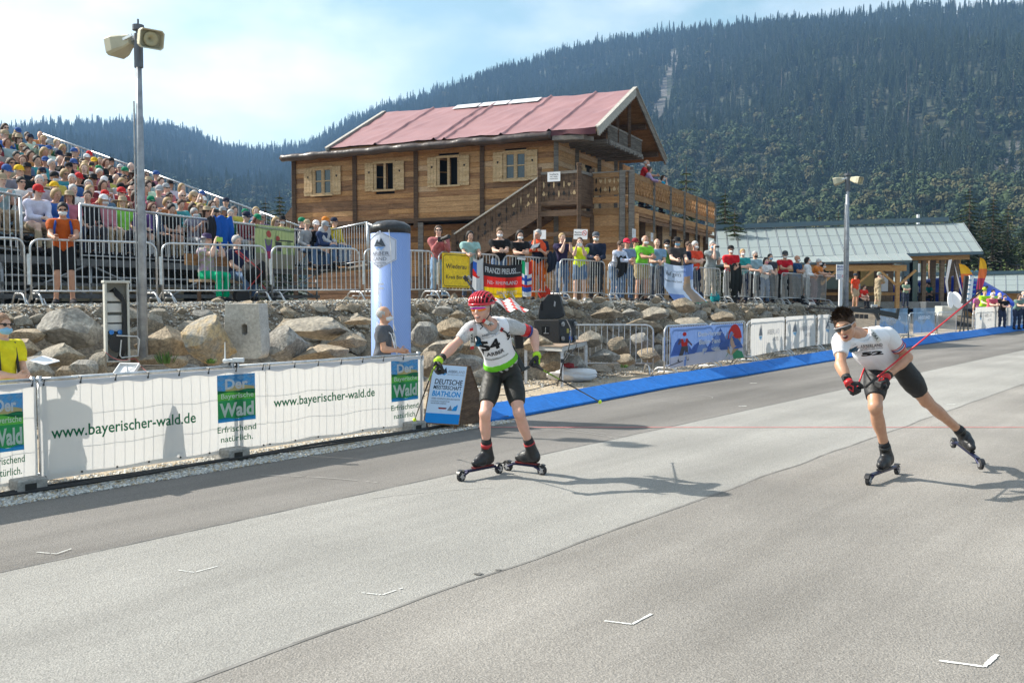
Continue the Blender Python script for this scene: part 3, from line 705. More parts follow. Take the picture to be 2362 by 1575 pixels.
for (px, pyt, Y, r, m, lab, sd, dn) in [
 (2238, 428, 78, 3.3, m_sp, 'tall dark spruce rising right behind the ridge end of the metal roof', 1, 1.2), (2292, 448, 80, 3.0, m_sp, 'dark spruce in the middle of the clump right of the metal roof', 2, 1.2),
 (2326, 470, 82, 2.7, m_sp2, 'greener spruce at the right of the clump beyond the metal roof', 3, 1.1), (2372, 505, 84, 3.6, m_sp, 'spruce cut by the right edge of the picture', 4, 1.2), (2262, 500, 88, 3.0, m_sp, 'shadowed spruce half hidden between the two tallest spruces', 14, 1.0),
 (1673, 436, 62, 2.6, m_sp, 'dark spruce standing between the wooden house and the metal roof', 5, 1.1), (1583, 376, 64, 3.0, m_sp2, 'loose brownish larch showing above the terrace railing', 6, .7),
 (1695, 480, 60, 1.8, m_sp2, 'lighter bushy conifer at the foot of the dark spruce', 7, .9), (1890, 490, 90, 2.8, m_sp2, 'small conifer top just above the metal roof left of the far loudspeaker pole', 8, 1.0), (1934, 480, 92, 2.2, m_sp, 'narrow dark conifer top directly behind the far loudspeaker pole', 9, 1.0),
 (645, 440, 66, 2.2, m_sp2, 'young conifer showing between the grandstand and the wooden house', 10, 1.0), (612, 455, 72, 2.0, m_sp, 'small dark conifer behind the crowd left of the wooden house', 11, 1.0)]:
 p, h = tall(px, pyt, 0, Y); spruce(p, h, r, m, lab, sd, dn)
m_bush = mat('bush_leaves', (0.09, 0.13, 0.035), 0.8, col2=(0.15, 0.19, 0.055), vscale=1.0, transl=.2)
def bush(p, w, h, lab, seed, n=700):
 rd = random.Random(seed); mb = MB(); tr = MB()
 for k in range(7): a = rd.random() * 6.28; tr.tube([(0, 0, 0), (math.cos(a) * w * .4, math.sin(a) * w * .3, h * .8)], [.03, .01], 4, False)
 for _ in range(n):
  d = Vector((rd.gauss(0, 1), rd.gauss(0, 1), abs(rd.gauss(0, 1)))).normalized(); q = rd.uniform(.5, 1) ** .5; c = Vector((d.x * w / 2 * q, d.y * w / 3 * q, d.z * h * q * (0.8 + .3 * mnoise.noise(Vector((d.x * 3, d.y * 3, seed))))))
  x = Vector((rd.gauss(0, 1), rd.gauss(0, 1), rd.gauss(0, 1))).normalized(); y = x.orthogonal().normalized(); s = rd.uniform(.07, .16)
  mb.poly([c + x * s, c + y * s, c - x * s, c - y * s])
 t = thing('bush', lab, 'bush', p, group='bushes behind the far building'); mb.obj('foliage', m_bush, t); tr.obj('stem', m_bark, t)
for (px, Y, w, h, lab, sd) in [(2262, 75, 4.5, 4.0, 'yellow-green bush above the roof between the two beach flags', 1), (2315, 76, 4.5, 3.9, 'sunlit bush in front of the dark boulder', 2), (2358, 74, 3.5, 4.0, 'bush at the right edge above the second metal roof', 3), (2140, 72, 4.0, 3.6, 'green bush seen through the open posts of the shelter', 4), (2200, 74, 4, 3.4, 'green bush behind the last posts of the shelter', 5), (2345, 90, 6, 7.4, 'tall yellowing shrub below the spruces by the right edge', 6)]:
 q = P(px, 700, Y); bush(Vector((q.x, q.y, .95)), w, h, lab, sd)
q = P(2312, 590, 84); o = obj_from('boulder', boulder_mesh('boulder', 77, 1, .8, .7, 5), rockmat('dark_boulder', (0.07, 0.07, 0.075), (0.13, 0.125, 0.125))); o.location = (q.x, q.y, 2.2); o.scale = (2.1, 2.1, 5.2)
tag(o, 'large dark rounded boulder behind the second metal roof', 'boulder')
mb = MB(); mb.box((0, 0, 260), (4400, 4400, 526)); hb = mb.obj('haze', None, kind='stuff')
hm = bpy.data.materials.new('haze'); hm.use_nodes = True; n = hm.node_tree.nodes; n.clear(); ho = n.new('ShaderNodeOutputMaterial'); hv = n.new('ShaderNodeVolumePrincipled')
hv.inputs['Color'].default_value = (0.27, 0.50, 0.88, 1); hv.inputs['Density'].default_value = 0.00025; hv.inputs['Anisotropy'].default_value = 0.2
hm.node_tree.links.new(hv.outputs[0], ho.inputs['Volume']); hb.data.materials.clear(); hb.data.materials.append(hm)
# the timber house
TC = Vector((4.18, 34.0, 0)); D1 = Vector((-0.906, 0.423, 0)).normalized(); D2 = Vector((-D1.y * -1, 0, 0)) ; D2 = Vector((0.423, 0.906, 0)).normalized()
def HP(a, b, z): return TC + D1 * a + D2 * b + Vector((0, 0, z))     # a along the long wall (left), b into the depth
def a_of(px, b=0.0):
 u = (px - CX) / FPX; o = TC + D2 * b
 return (u * o.y - o.x) / (D1.x - u * D1.y)
def b_of(px, a=0.0):
 u = (px - CX) / FPX; o = TC + D1 * a
 return (u * o.y - o.x) / (D2.x - u * D2.y)
house = thing('timber_house', 'two-storey timber house with pink tarpaulin roof, shuttered windows and outdoor stairs', 'house', HP(6, 4, 1.4))
def wood(name, a, b, bump=.5): return mat(name, a, 0.8, col2=b, vscale=1.5, stretch=(1.1, 1.1, 11), bump=bump, bscale=9, fine=0.3, detail=8, spec=.25)
PLK = [wood('plank_honey', (0.332, 0.163, 0.0635), (0.52, 0.286, 0.127)), wood('plank_tan', (0.399, 0.222, 0.104), (0.576, 0.346, 0.173)), wood('plank_brown', (0.222, 0.108, 0.0499), (0.399, 0.218, 0.109)), wood('plank_pale', (0.465, 0.296, 0.173), (0.62, 0.425, 0.263)), wood('plank_dark', (0.144, 0.0789, 0.0454), (0.299, 0.163, 0.0862))]
DKW = wood('timber_dark', (0.075, 0.045, 0.03), (0.15, 0.095, 0.06)); GRW = wood('timber_grey', (0.13, 0.115, 0.10), (0.26, 0.235, 0.21)); STW = wood('stair_timber', (0.085, 0.052, 0.033), (0.165, 0.105, 0.068)); PINE = wood('pine_new', (0.46, 0.31, 0.165), (0.62, 0.45, 0.27), .25); ORW = wood('rail_orange', (0.23, 0.125, 0.055), (0.36, 0.205, 0.095))
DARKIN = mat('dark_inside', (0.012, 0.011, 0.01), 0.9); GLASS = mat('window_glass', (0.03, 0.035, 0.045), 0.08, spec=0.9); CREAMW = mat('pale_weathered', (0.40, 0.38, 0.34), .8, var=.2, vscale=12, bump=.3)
rh = random.Random(3)
def hbeam(mb, p0, p1, w, h): mb.beam(HP(*p0), HP(*p1), w, h)
def plankwall(a0, a1, z0, z1, b, mats, ph=0.19, along='a', th=0.05, cut=None, skip=None, holes=()):
 n = max(1, round((z1 - z0) / ph)); h = (z1 - z0) / n
 for i in range(n):
  za, zb = z0 + i * h, z0 + (i + 1) * h
  segs = [(a0, a1)]
  for (h0, h1, hz0, hz1) in holes:
   if zb > hz0 + .02 and za < hz1 - .02:
    segs = [sg for s in segs for sg in ([(s[0], min(s[1], h0)), (max(s[0], h1), s[1])] if h0 < s[1] and h1 > s[0] else [s]) if sg[1] - sg[0] > .03]
  for (x0, x1) in segs:
   if x1 - x0 > 2.0 and rh.random() < .3: parts = [(x0, (x0 + x1) / 2 + rh.uniform(-.5, .5))]; parts.append((parts[0][1] + .004, x1))
   else: parts = [(x0, x1)]
   for (q0, q1) in parts:
    mb = MB(); o = rh.uniform(0, .012)
    if along == 'a': hbeam(mb, (q0, b - o, (za + zb) / 2), (q1, b - o, (za + zb) / 2), th, h - .008)
    else: hbeam(mb, (b - o, q0, (za + zb) / 2), (b - o, q1, (za + zb) / 2), th, h - .008)
    mb.obj('plank', rh.choice(mats), house, True)
Z0, Z1, Z2 = 1.4, 4.75, 7.42
A_L = a_of(680); A_R = a_of(1283)
posts = [a_of(x) for x in (683, 822, 962, 1113.5)] + [A_R]
wins = [a_of(x) for x in (749, 891, 1037, 1190)]
zz = [Vector(G(0, 0, 1)).z]
def z_at(px, py, b=0.0):
 a = a_of(px, b); p = TC + D1 * a + D2 * b; return P(px, py, p.y).z
winz = [(z_at(752, 451), z_at(752, 387)), (z_at(892, 440), z_at(892, 375)), (z_at(1037, 430), z_at(1037, 362)), (z_at(1190, 417), z_at(1190, 350))]
holes = [(w - .44, w + .44, z0 + .04, z1 - .04) for w, (z0, z1) in zip(wins, winz)]
MIX = [PLK[0], PLK[0], PLK[1], PLK[1], PLK[2], PLK[3]]
for i in range(4):
 L_, R2 = posts[i], posts[i + 1]
 plankwall(min(L_, R2) + .08, max(L_, R2) - .08, Z1, Z2 - .05, 0, MIX + ([PLK[4]] if i != 2 else []), 0.2, holes=holes)
for i, a in enumerate(posts):
 mb = MB(); hbeam(mb, (a, -.045, Z1 - .35 if i < 3 else Z0), (a, -.045, Z2), .17, .17); mb.obj('post', DKW if i != 4 else GRW, house, True, bevel=.01)
mb = MB(); hbeam(mb, (A_L, -.02, Z1 - .09), (posts[2], -.02, Z1 - .09), .2, .16); hbeam(mb, (posts[2], -.03, Z1 - .06), (A_R, -.03, Z1 - .06), .16, .12); mb.obj('sill_beam', DKW, house, True)
plankwall(a_of(1112), A_L, Z0, Z1 - .18, .9, [PLK[2], PLK[4], PLK[0]], .22)
plankwall(A_R - 3.1, a_of(1105), Z0, Z1 - .12, 0.0, MIX, .2)
mb = MB(); hbeam(mb, (a_of(972), -.02, Z0), (a_of(972), -.02, Z1 - .17), .2, .2); mb.obj('post', GRW, house, True)
mb = MB()
def hbox(mb, a0, a1, b0, b1, z0, z1): mb.beam(HP((a0 + a1) / 2, b0, (z0 + z1) / 2), HP((a0 + a1) / 2, b1, (z0 + z1) / 2), abs(a1 - a0), z1 - z0)
WB = 7.0     # depth of the house
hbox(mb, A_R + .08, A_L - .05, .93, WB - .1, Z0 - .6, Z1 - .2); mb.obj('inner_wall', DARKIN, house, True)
mb = MB();
for a_, b_ in (((A_R + .1, .035), (A_L - .05, .035)),): pass
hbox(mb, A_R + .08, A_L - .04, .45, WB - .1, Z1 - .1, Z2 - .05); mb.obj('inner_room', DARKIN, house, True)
plankwall(0.05, WB, Z1, Z2, A_L, [PLK[2], PLK[4]], .2, along='b')
def window(w, z0, z1, open_):
 f = MB(); W2 = .44
 for s in (-1, 1): hbeam(f, (w + s * W2, -.05, z0), (w + s * W2, -.05, z1), .09, .10)
 hbeam(f, (w - W2 - .06, -.055, z1), (w + W2 + .06, -.055, z1), .11, .08); hbeam(f, (w - W2 - .1, -.075, z0), (w + W2 + .1, -.075, z0), .15, .07)
 hbeam(f, (w, -.05, z0), (w, -.05, z1), .08, .09)
 fr = f.obj('window', PINE, house, True)
 for s in (-1, 1):
  if open_ and s == 1:          # a leaf swung inwards
   mb = MB(); mb.M = Matrix.Identity(4)
   p = HP(w + .42, -.02, 0); q = HP(w + .12, .32, 0)
   for (x, y) in ((p, q),):
    mb.beam(x + Vector((0, 0, z0 + .07)), y + Vector((0, 0, z0 + .07)), .04, .06); mb.beam(x + Vector((0, 0, z1 - .07)), y + Vector((0, 0, z1 - .07)), .04, .06); mb.beam(x + Vector((0, 0, (z0 + z1) / 2)), y + Vector((0, 0, (z0 + z1) / 2)), .03, .03)
    mb.beam(q + Vector((0, 0, z0 + .07)), q + Vector((0, 0, z1 - .07)), .05, .05); mb.beam(p + Vector((0, 0, z0 + .07)), p + Vector((0, 0, z1 - .07)), .05, .05)
   mb.obj('casement', ORW, fr, True); continue
  if open_: continue
  c = w + s * .22
  mb = MB()
  for q in (-.17, .17): hbeam(mb, (c + q, -.03, z0 + .05), (c + q, -.03, z1 - .05), .045, .05)
  for zq in (z0 + .07, (z0 + z1) / 2 + .02, z1 - .07): hbeam(mb, (c - .18, -.03, zq), (c + .18, -.03, zq), .04, .04 if abs(zq - (z0 + z1) / 2) < .1 else .055)
  mb.obj('casement', PINE, fr, True)
  mb = MB(); hbeam(mb, (c - .17, -.005, (z0 + z1) / 2), (c + .17, -.005, (z0 + z1) / 2), .012, z1 - z0 - .1); mb.obj('pane', GLASS, fr, True)
 for s in (-1, 1):
  c = w + s * .70; sh = MB()
  for k in range(3): hbeam(sh, (c - .2 + k * .1345, -.085, (z0 + z1) / 2), (c - .2 + k * .1345 + .13, -.085, (z0 + z1) / 2), .03, z1 - z0 + .02)
  for zq in (z0 + .16, z1 - .16): hbeam(sh, (c - .2, -.115, zq), (c + .2, -.115, zq), .025, .08)
  so = sh.obj('shutter', PINE, house, True, bevel=.004)
  ht = MB(); zc = z1 - .36; fn = lambda x, y, l=0: HP(c - x, -.102 - l, zc + y)
  pts = [(0, -.07), (.04, -.01), (.038, .03), (.018, .042), (0, .02), (-.018, .042), (-.038, .03), (-.04, -.01)]
  shape(ht, pts, fn, .001); ht.obj('heart_cutout', DARKIN, so, True)
for k, (w, (z0, z1)) in enumerate(zip(wins, winz)): window(w, z0, z1, k in (1, 2))
mb = MB()
GB = [0.0, b_of(1326, A_R), b_of(1377, A_R), b_of(1415, A_R), b_of(1452, A_R), WB]
bd = (b_of(1338, A_R), b_of(1371, A_R))
APZ = 9.42; BMID = 3.5
for i in range(5):
 plankwall(GB[i] + .07, GB[i + 1] - .07, Z1, Z2, A_R, [PLK[1], PLK[3], PLK[0]], .19, along='b', holes=[(bd[0] + .42, bd[0] + 1.25, Z1, Z1 + 2.0)] if 1 else ())
n = 10
for i in range(n):
 z = Z2 + i * .19
 if z > APZ - .3: break
 f = 1 - (z - Z2) / (APZ - Z2); mb2 = MB(); hbeam(mb2, (A_R, BMID - BMID * f, z + .095), (A_R, BMID + BMID * f, z + .095), .05, .18); mb2.obj('plank', rh.choice([PLK[0], PLK[1], ORW]), house, True)
for b in GB[1:]:
 mb2 = MB(); hbeam(mb2, (A_R - .07, b, Z1), (A_R - .07, b, Z2 + (.4 if b < 6 else 0)), .15, .15); mb2.obj('post', GRW, house, True)
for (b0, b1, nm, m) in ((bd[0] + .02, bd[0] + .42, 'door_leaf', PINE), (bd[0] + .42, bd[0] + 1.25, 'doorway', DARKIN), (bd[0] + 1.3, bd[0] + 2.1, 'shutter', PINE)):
 mb2 = MB(); hbeam(mb2, (A_R - (.06 if m is PINE else .01), b0, Z1 + 1.0), (A_R - (.06 if m is PINE else .01), b1, Z1 + 1.0), .04, 1.9); d = mb2.obj(nm, m, house, True)
 if m is PINE:
  mb2 = MB(); hbeam(mb2, (A_R - .095, b0, Z1 + 1.35), (A_R - .095, b1, Z1 + 1.35), .03, .1); mb2.obj('rail', DKW, d, True)
VR = a_of(1372, -.5) ; VR = A_R - 1.83; ROL = A_R + 9.5
EF, EB, EZ, RZ = -.55, 7.6, 7.47, 9.55
def roofpt(a, b, lift=0.0):
 mid = (EF + EB) / 2
 z = EZ + (RZ - EZ) * (1 - abs(b - mid) / (mid - EF)) if EF <= b <= EB else EZ
 return HP(a, b, z + lift)
MIDB = (EF + EB) / 2
m_tarp = mat('pink_tarpaulin', (0.275, 0.135, 0.137), 0.45, col2=(0.33, 0.168, 0.168), vscale=.6, bump=.35, bscale=2.2, spec=.5)
m_tarp2 = mat('maroon_tarpaulin', (0.10, 0.02, 0.028), 0.45, bump=.3, bscale=4)
m_foil = mat('brown_foil', (0.055, 0.035, 0.03), 0.35, var=.3, vscale=3, bump=.8, bscale=5, spec=.6)
seams = [a_of(x, 0) for x in (1335, 1260, 1138, 1085, 935, 812)]
seams = [A_R + v for v in (-.2, 1.7, 4.05, 4.5, 7.1)]
def tarp(u, v):
 a = lerp(VR + .12, ROL, u); b = lerp(EF - .06, MIDB, v); w = 0
 for sm in seams:
  q = (a - sm - (1 - v) * .25); w += .085 * math.exp(-(q / .06) ** 2)
 w += .035 * mnoise.noise(Vector((a * 1.0, b * 2.2, 0))) + .03 * max(0, mnoise.noise(Vector((a * 2.6 + b * 1.5, b * .7, 5)))) * 1.5
 return roofpt(a, b, .14 + w)
me = grid_mesh('roof_tarpaulin', tarp, 260, 30); obj_from('roof_tarpaulin', me, m_tarp, house, True)
me = grid_mesh('roof_back', lambda u, v: roofpt(lerp(VR + .1, ROL, u), lerp(MIDB, EB, v), .13), 4, 2, False); obj_from('roof_back', me, m_tarp, house, True)
for bb0, bb1 in ((EF, MIDB), (MIDB, EB)):
 for a0, a1, nm, m in ((VR + .03, ROL - .02, 'roof_boards', ORW),):
  mb2 = MB(); v = [roofpt(a0, bb0, 0), roofpt(a1, bb0, 0), roofpt(a1, bb1, 0), roofpt(a0, bb1, 0)]; mb2.prism(v, (0, 0, .09)); mb2.obj(nm, m, house, True)
m_white = mat('white_patch', (0.60, 0.60, 0.62), .5)
for (x0, x1) in ((3.25, 4.55), (4.62, 5.9), (5.98, 7.1)):
 a0, a1 = A_R + x0 - 1.2, A_R + x1 - 1.2
 mb2 = MB(); mb2.add([tarp(0, 0)] * 0 + [roofpt(a0, MIDB - .55, .21), roofpt(a1, MIDB - .55, .21), roofpt(a1, MIDB - .08, .21), roofpt(a0, MIDB - .08, .21)], [(0, 1, 2, 3)]); mb2.obj('white_patch', m_white, house, True)
for a, m in ((VR, CREAMW), (ROL + .05, CREAMW)):
 for b0, b1 in ((EF - .15, MIDB), (MIDB, EB + .15)):
  mb2 = MB(); z = .16
  def rp(b): return EZ + (RZ - EZ) * (1 - abs(b - MIDB) / (MIDB - EF))
  mb2.beam(HP(a, b0, rp(b0) + .06), HP(a, b1, rp(b1) + .06), .06, .3); mb2.obj('verge_board', CREAMW if b0 < 1 else GRW, house, True)
  mb2 = MB(); mb2.beam(HP(a + .02, b0, rp(b0) + .225), HP(a + .02, b1, rp(b1) + .225), .16, .03); mb2.obj('verge_cap', CREAMW, house, True)
  if a == VR and b0 < 1:
   mb2 = MB(); n = 22
   for i in range(n):
    q = lerp(b0 + .1, b1 - .1, (i + .5) / n); mb2.box(HP(a, q, rp(q) - .12), (.05, .08, .09))
   mb2.obj('fretwork', CREAMW, house, True)
for b, dz in ((EF + .35, 0), (1.5, 0), (5.2, 0), (6.9, 0)):
 z = EZ + (RZ - EZ) * (1 - abs(b - MIDB) / (MIDB - EF)) - .16
 mb2 = MB(); hbeam(mb2, (VR + .1, b, z), (A_R + .1, b, z), .18, .2); mb2.obj('purlin', DKW, house, True)
mb2 = MB(); hbeam(mb2, (VR + .25, MIDB, 7.5), (VR + .25, MIDB, 9.3), .12, .12); hbeam(mb2, (VR + .3, 2.3, 7.5), (VR + .3, 2.3, 8.7), .1, .1); mb2.obj('gable_post', DKW, house, True)
b0, b1 = b_of(1400, VR + .3), b_of(1477, VR + .3); DZ = P(1400, 288, HP(VR + .3, b0, 0).y).z - 7.62
mb2 = MB(); hbeam(mb2, (VR + .3, b0, 7.0 + DZ), (VR + .3, b1, 7.0 + DZ), .14, .16); hbeam(mb2, (VR + .3, b0, 7.62 + DZ), (VR + .3, b1, 7.62 + DZ), .08, .07); hbeam(mb2, (VR + .3, b0, 7.62 + DZ), (A_R, b0, 7.62 + DZ), .07, .07); hbeam(mb2, (VR + .3, b0, 7.02 + DZ), (A_R, b0, 7.02 + DZ), .1, .16)
for k in range(8): b = lerp(b0 + .1, b1 - .1, k / 7); hbeam(mb2, (VR + .2, b, 6.93 + DZ), (A_R, b, 6.93 + DZ), .12, .12)
bal = mb2.obj('balcony', GRW, house, True)
bx = MB(); k = 0; q = b0 + .05
while q < b1: hbeam(bx, (VR + .3, q, 7.08 + DZ), (VR + .3, q, 7.6 + DZ), .03, .045); q += .09
bx.obj('balusters', GRW, bal, True)
mb2 = MB(); hbeam(mb2, (VR + .35, b0 - .02, 7.3 + DZ), (A_R, b0 - .02, 7.3 + DZ), .02, .62); mb2.obj('side_panel', DKW, bal, True)
def foilp(u):
 a = lerp(A_R - .05, a_of(657, -.55), u); return HP(a, -.62 + .05 * mnoise.noise(Vector((a * 1.2, 0, 0))), Z2 + .02 + .05 * mnoise.noise(Vector((a * .9, 4, 0))) - .1 * u)
mb2 = MB(); pts = [foilp(i / 70) for i in range(71)]; mb2.tube(pts, [.15 + .04 * mnoise.noise(Vector((i * .4, 7, 0))) for i in range(71)], 9); mb2.obj('eaves_foil', m_foil, house, True, smooth=True)
mb2 = MB(); mb2.prism([HP(ROL - .3, -.6, Z2 - .02), HP(A_L + .25, -.6, Z2 - .1), HP(A_L + .25, WB, Z2 + .1), HP(ROL - .3, WB, Z2 + .2)], (0, 0, .08)); mb2.obj('low_roof', m_foil, house, True)
mb2 = MB(); mb2.prism([HP(VR + 1.75, -.62, 7.26), HP(VR + .55, -.62, 7.22), HP(VR + .55, .4, 7.3), HP(VR + 1.75, .4, 7.3)], (0, 0, .16)); mb2.obj('eaves_board', GRW, house, True)
me = grid_mesh('loose_tarpaulin', lambda u, v: HP(lerp(VR + .1, VR + 2.6, u), EF - .1 - .06 * math.sin(u * 9), EZ + .12 - v * (.13 + .1 * abs(math.sin(u * 5 + 1)) * (1 - u * .6))), 30, 4); obj_from('loose_tarpaulin', me, m_tarp2, house, True)
# terrace on the right: lower storey and balustrades
TL = 11.9        # length along b
m_post = [HP(0, 0, 0)]
for (a, b) in ((0, 0), (.32, -.06)):
 mb2 = MB(); hbeam(mb2, (a, b - .02, Z0), (a, b - .02, 6.13), .22, .2); mb2.obj('post', GRW, house, True, bevel=.01)
bposts = [b_of(x, 0) for x in (1503, 1541, 1573, 1601, 1625, 1644)]
for b in bposts:
 mb2 = MB(); hbeam(mb2, (0.3, b - .25, Z0), (.3, b - .25, 4.8), .2, .2); mb2.obj('post', DKW, house, True)
 mb2 = MB(); hbeam(mb2, (-.07, b, 4.1), (-.07, b, 6.02), .07, .08); mb2.obj('rail_post', GRW, house, True)
prev = 0.15
for b in bposts:
 plankwall(prev, b, Z0, 4.62, .42, [PLK[3], PLK[1], PLK[3]], .2, along='b')
 for (za, zb, m, th) in ((5.86, 6.06, ORW, .1), (5.12, 5.32, ORW, .05), (4.72, 4.92, PLK[0], .05), (4.42, 4.56, PLK[4], .05)):
  mb2 = MB(); hbeam(mb2, (-.02 if th < .1 else 0, prev + .01, (za + zb) / 2), (-.02 if th < .1 else 0, b - .01, (za + zb) / 2), th if za < 5.8 else .07, zb - za); mb2.obj('rail_board', m, house, True)
 q = prev + .06; k = 0
 fr = MB()
 nq = max(3, int((b - prev) / .34))
 for i in range(nq):
  c0 = lerp(prev + .05, b - .05, i / nq); c1 = lerp(prev + .05, b - .05, (i + 1) / nq); mid = (c0 + c1) / 2
  for (p0, p1) in (((c0, 5.34), (mid, 5.6)), ((mid, 5.6), (c0, 5.85)), ((c1, 5.34), (mid, 5.6)), ((mid, 5.6), (c1, 5.85)), ((c0, 5.34), (c0, 5.86)), ((mid, 5.34), (mid, 5.44)), ((mid, 5.76), (mid, 5.86))):
   fr.beam(HP(-.03, p0[0], p0[1]), HP(-.03, p1[0], p1[1]), .05, .062, up=D1)
 fr.obj('parapet_lattice', PLK[0], house, True)
 prev = b
mb2 = MB(); mb2.prism([HP(-.02, -.02, 4.6), HP(2.9, -.02, 4.6), HP(2.9, TL, 4.6), HP(-.02, TL, 4.6)], (0, 0, .12)); mb2.obj('terrace_deck', PLK[2], house, True)
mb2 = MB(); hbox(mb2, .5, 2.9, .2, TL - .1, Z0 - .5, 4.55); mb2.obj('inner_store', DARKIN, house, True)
LA = a_of(1367)
plankwall(.12, LA, Z0, 4.5, 0.02, [PLK[0], PLK[0], PLK[2]], .2)
for (za, zb, m, o) in ((5.92, 6.08, ORW, -.05), (5.3, 5.9, ORW, 0), (5.02, 5.24, PLK[0], -.03), (4.62, 4.84, ORW, -.03)):
 mb2 = MB(); hbeam(mb2, (.12, o - .02, (za + zb) / 2), (LA - .02, o - .02, (za + zb) / 2), .05, zb - za); mb2.obj('rail_board', m, house, True)
mb2 = MB(); hbeam(mb2, (.1, -.05, 6.1), (LA, -.05, 6.1), .14, .04); mb2.obj('handrail', GRW, house, True)
def ornament(mb, fn, cx, cy, s, kind):
 if kind == 0: shape(mb, [(cx, cy - .07 * s), (cx + .045 * s, cy - .01 * s), (cx + .042 * s, cy + .03 * s), (cx + .02 * s, cy + .045 * s), (cx, cy + .02 * s), (cx - .02 * s, cy + .045 * s), (cx - .042 * s, cy + .03 * s), (cx - .045 * s, cy - .01 * s)], fn, .004)
 if kind == 1: shape(mb, [(cx, cy - .11 * s), (cx + .022 * s, cy - .02 * s), (cx + .018 * s, cy + .05 * s), (cx, cy + .1 * s), (cx - .018 * s, cy + .05 * s), (cx - .022 * s, cy - .02 * s)], fn, .004)
 if kind == 2:
  shape(mb, [(cx, cy + .09 * s), (cx + .05 * s, cy), (cx + .03 * s, cy - .035 * s), (cx - .03 * s, cy - .035 * s), (cx - .05 * s, cy)], fn, .004)
  for q in (-1, 1): shape(mb, [(cx + q * .075 * s, cy - .05 * s), (cx + q * .1 * s, cy), (cx + q * .09 * s, cy + .05 * s), (cx + q * .08 * s, cy)][::q], fn, .004)
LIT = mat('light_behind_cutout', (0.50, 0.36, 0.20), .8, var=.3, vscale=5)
def orn_row(a0, a1, base, slope, b, parent, n, litf=.5):
 fn = lambda x, y, l=0: HP(a1 - x, b - l, base + (slope * x) + y)
 dk, lt = MB(), MB(); W_ = a1 - a0
 for i in range(n):
  x = (i + .5) / n * W_; t = (lt if rh.random() < litf else dk)
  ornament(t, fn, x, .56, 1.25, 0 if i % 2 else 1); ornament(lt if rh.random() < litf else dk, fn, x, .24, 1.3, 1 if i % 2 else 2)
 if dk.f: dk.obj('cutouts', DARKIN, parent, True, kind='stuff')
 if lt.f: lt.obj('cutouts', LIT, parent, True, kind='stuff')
orn_row(.2, LA - .05, 5.25, 0, -.05, house, 7, .6)
LBF = -1.27
LA0 = a_of(1335, LBF); LA1 = a_of(1244, LBF); LAB = a_of(1048, LBF)
for a, b, z1_ in ((LA0, LBF, 6.22), (LA1, LBF, 6.15), (LA0, 0.0, 6.15)):
 mb2 = MB(); hbeam(mb2, (a, b, Z0), (a, b, z1_), .15, .15); mb2.box(HP(a, b, z1_ + .05), (.17, .17, .1)); mb2.obj('stair_post', STW, house, True, bevel=.01)
land = MB(); land.prism([HP(LA0, LBF, 4.86), HP(LA1, LBF, 4.86), HP(LA1, 0, 4.86), HP(LA0, 0, 4.86)], (0, 0, .1)); lo_ = land.obj('landing_deck', STW, house, True)
for (p, q) in (((LA0, LBF), (LA1, LBF)), ((LA0, LBF), (LA0, 0))):
 nb = 8 if p[0] != q[0] else 6
 for i in range(nb):
  t0, t1 = i / nb, (i + 1) / nb; pp = (lerp(p[0], q[0], t0 + .004), lerp(p[1], q[1], t0 + .004)); qq = (lerp(p[0], q[0], t1 - .004), lerp(p[1], q[1], t1 - .004))
  mb2 = MB(); hbeam(mb2, (*pp, 5.52), (*qq, 5.52), .03, .92); mb2.obj('parapet_board', STW, house, True)
 for (za, w) in ((6.02, .1), (4.98, .16), (4.62, .2), (3.9, .14)):
  mb2 = MB(); hbeam(mb2, (*p, za), (*q, za), .1 if za > 4 else .12, w); mb2.obj('rail_board', GRW if za > 6 else STW, house, True)
orn_row(LA0 + .08, LA1 - .08, 5.05, 0, LBF - .02, house, 7, .55)
for (a0, z0_, a1, z1_) in ((LA1 - .05, 3.85, (LA0 + LA1) / 2 + .25, 2.6), (LA0 + .05, 3.85, (LA0 + LA1) / 2 - .25, 2.6)):
 mb2 = MB(); hbeam(mb2, (a0, LBF, z0_), (a1, LBF, z1_), .09, .12); mb2.obj('brace', STW, house, True)
zb_ = 3.0; run = LAB - LA1; sl_ = (4.9 - zb_) / run
for b in (LBF, -.08):
 n = 16
 for i in range(n):
  a0, a1 = LA1 + run * i / n, LA1 + run * (i + 1) / n; mb2 = MB()
  z0a, z0b = 4.9 - sl_ * (a0 - LA1), 4.9 - sl_ * (a1 - LA1)
  mb2.prism([HP(a0 + .004, b, z0a - .05), HP(a1 - .004, b, z0b - .05), HP(a1 - .004, b, z0b + .95), HP(a0 + .004, b, z0a + .95)], D2 * .03); mb2.obj('parapet_board', STW, house, True)
 mb2 = MB(); mb2.beam(HP(LA1, b - .01, 5.9), HP(LAB, b - .01, 5.9 - sl_ * run), .12, .05); mb2.obj('handrail', CREAMW, house, True)
 mb2 = MB(); mb2.beam(HP(LA1, b - .02, 4.66), HP(LAB, b - .02, 4.66 - sl_ * run), .08, .3); mb2.obj('stringer', STW, house, True)
mb3, mb4 = MB(), MB()
fn = lambda x, y, l=0: HP(LAB - x, LBF - .012 - l, 5.9 - sl_ * run + sl_ * x - .98 + y)
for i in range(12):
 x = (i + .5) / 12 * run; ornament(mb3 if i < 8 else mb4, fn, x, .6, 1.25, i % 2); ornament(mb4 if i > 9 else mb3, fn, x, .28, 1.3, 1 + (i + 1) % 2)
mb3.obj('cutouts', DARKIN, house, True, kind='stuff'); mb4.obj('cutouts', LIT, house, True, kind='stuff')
for i in range(11):
 a = LA1 + run * (i + .5) / 11; z = 4.9 - sl_ * (a - LA1) - .05; mb2 = MB(); mb2.beam(HP(a, LBF + .03, z), HP(a, -.1, z), .3, .05); mb2.obj('tread', STW, house, True)
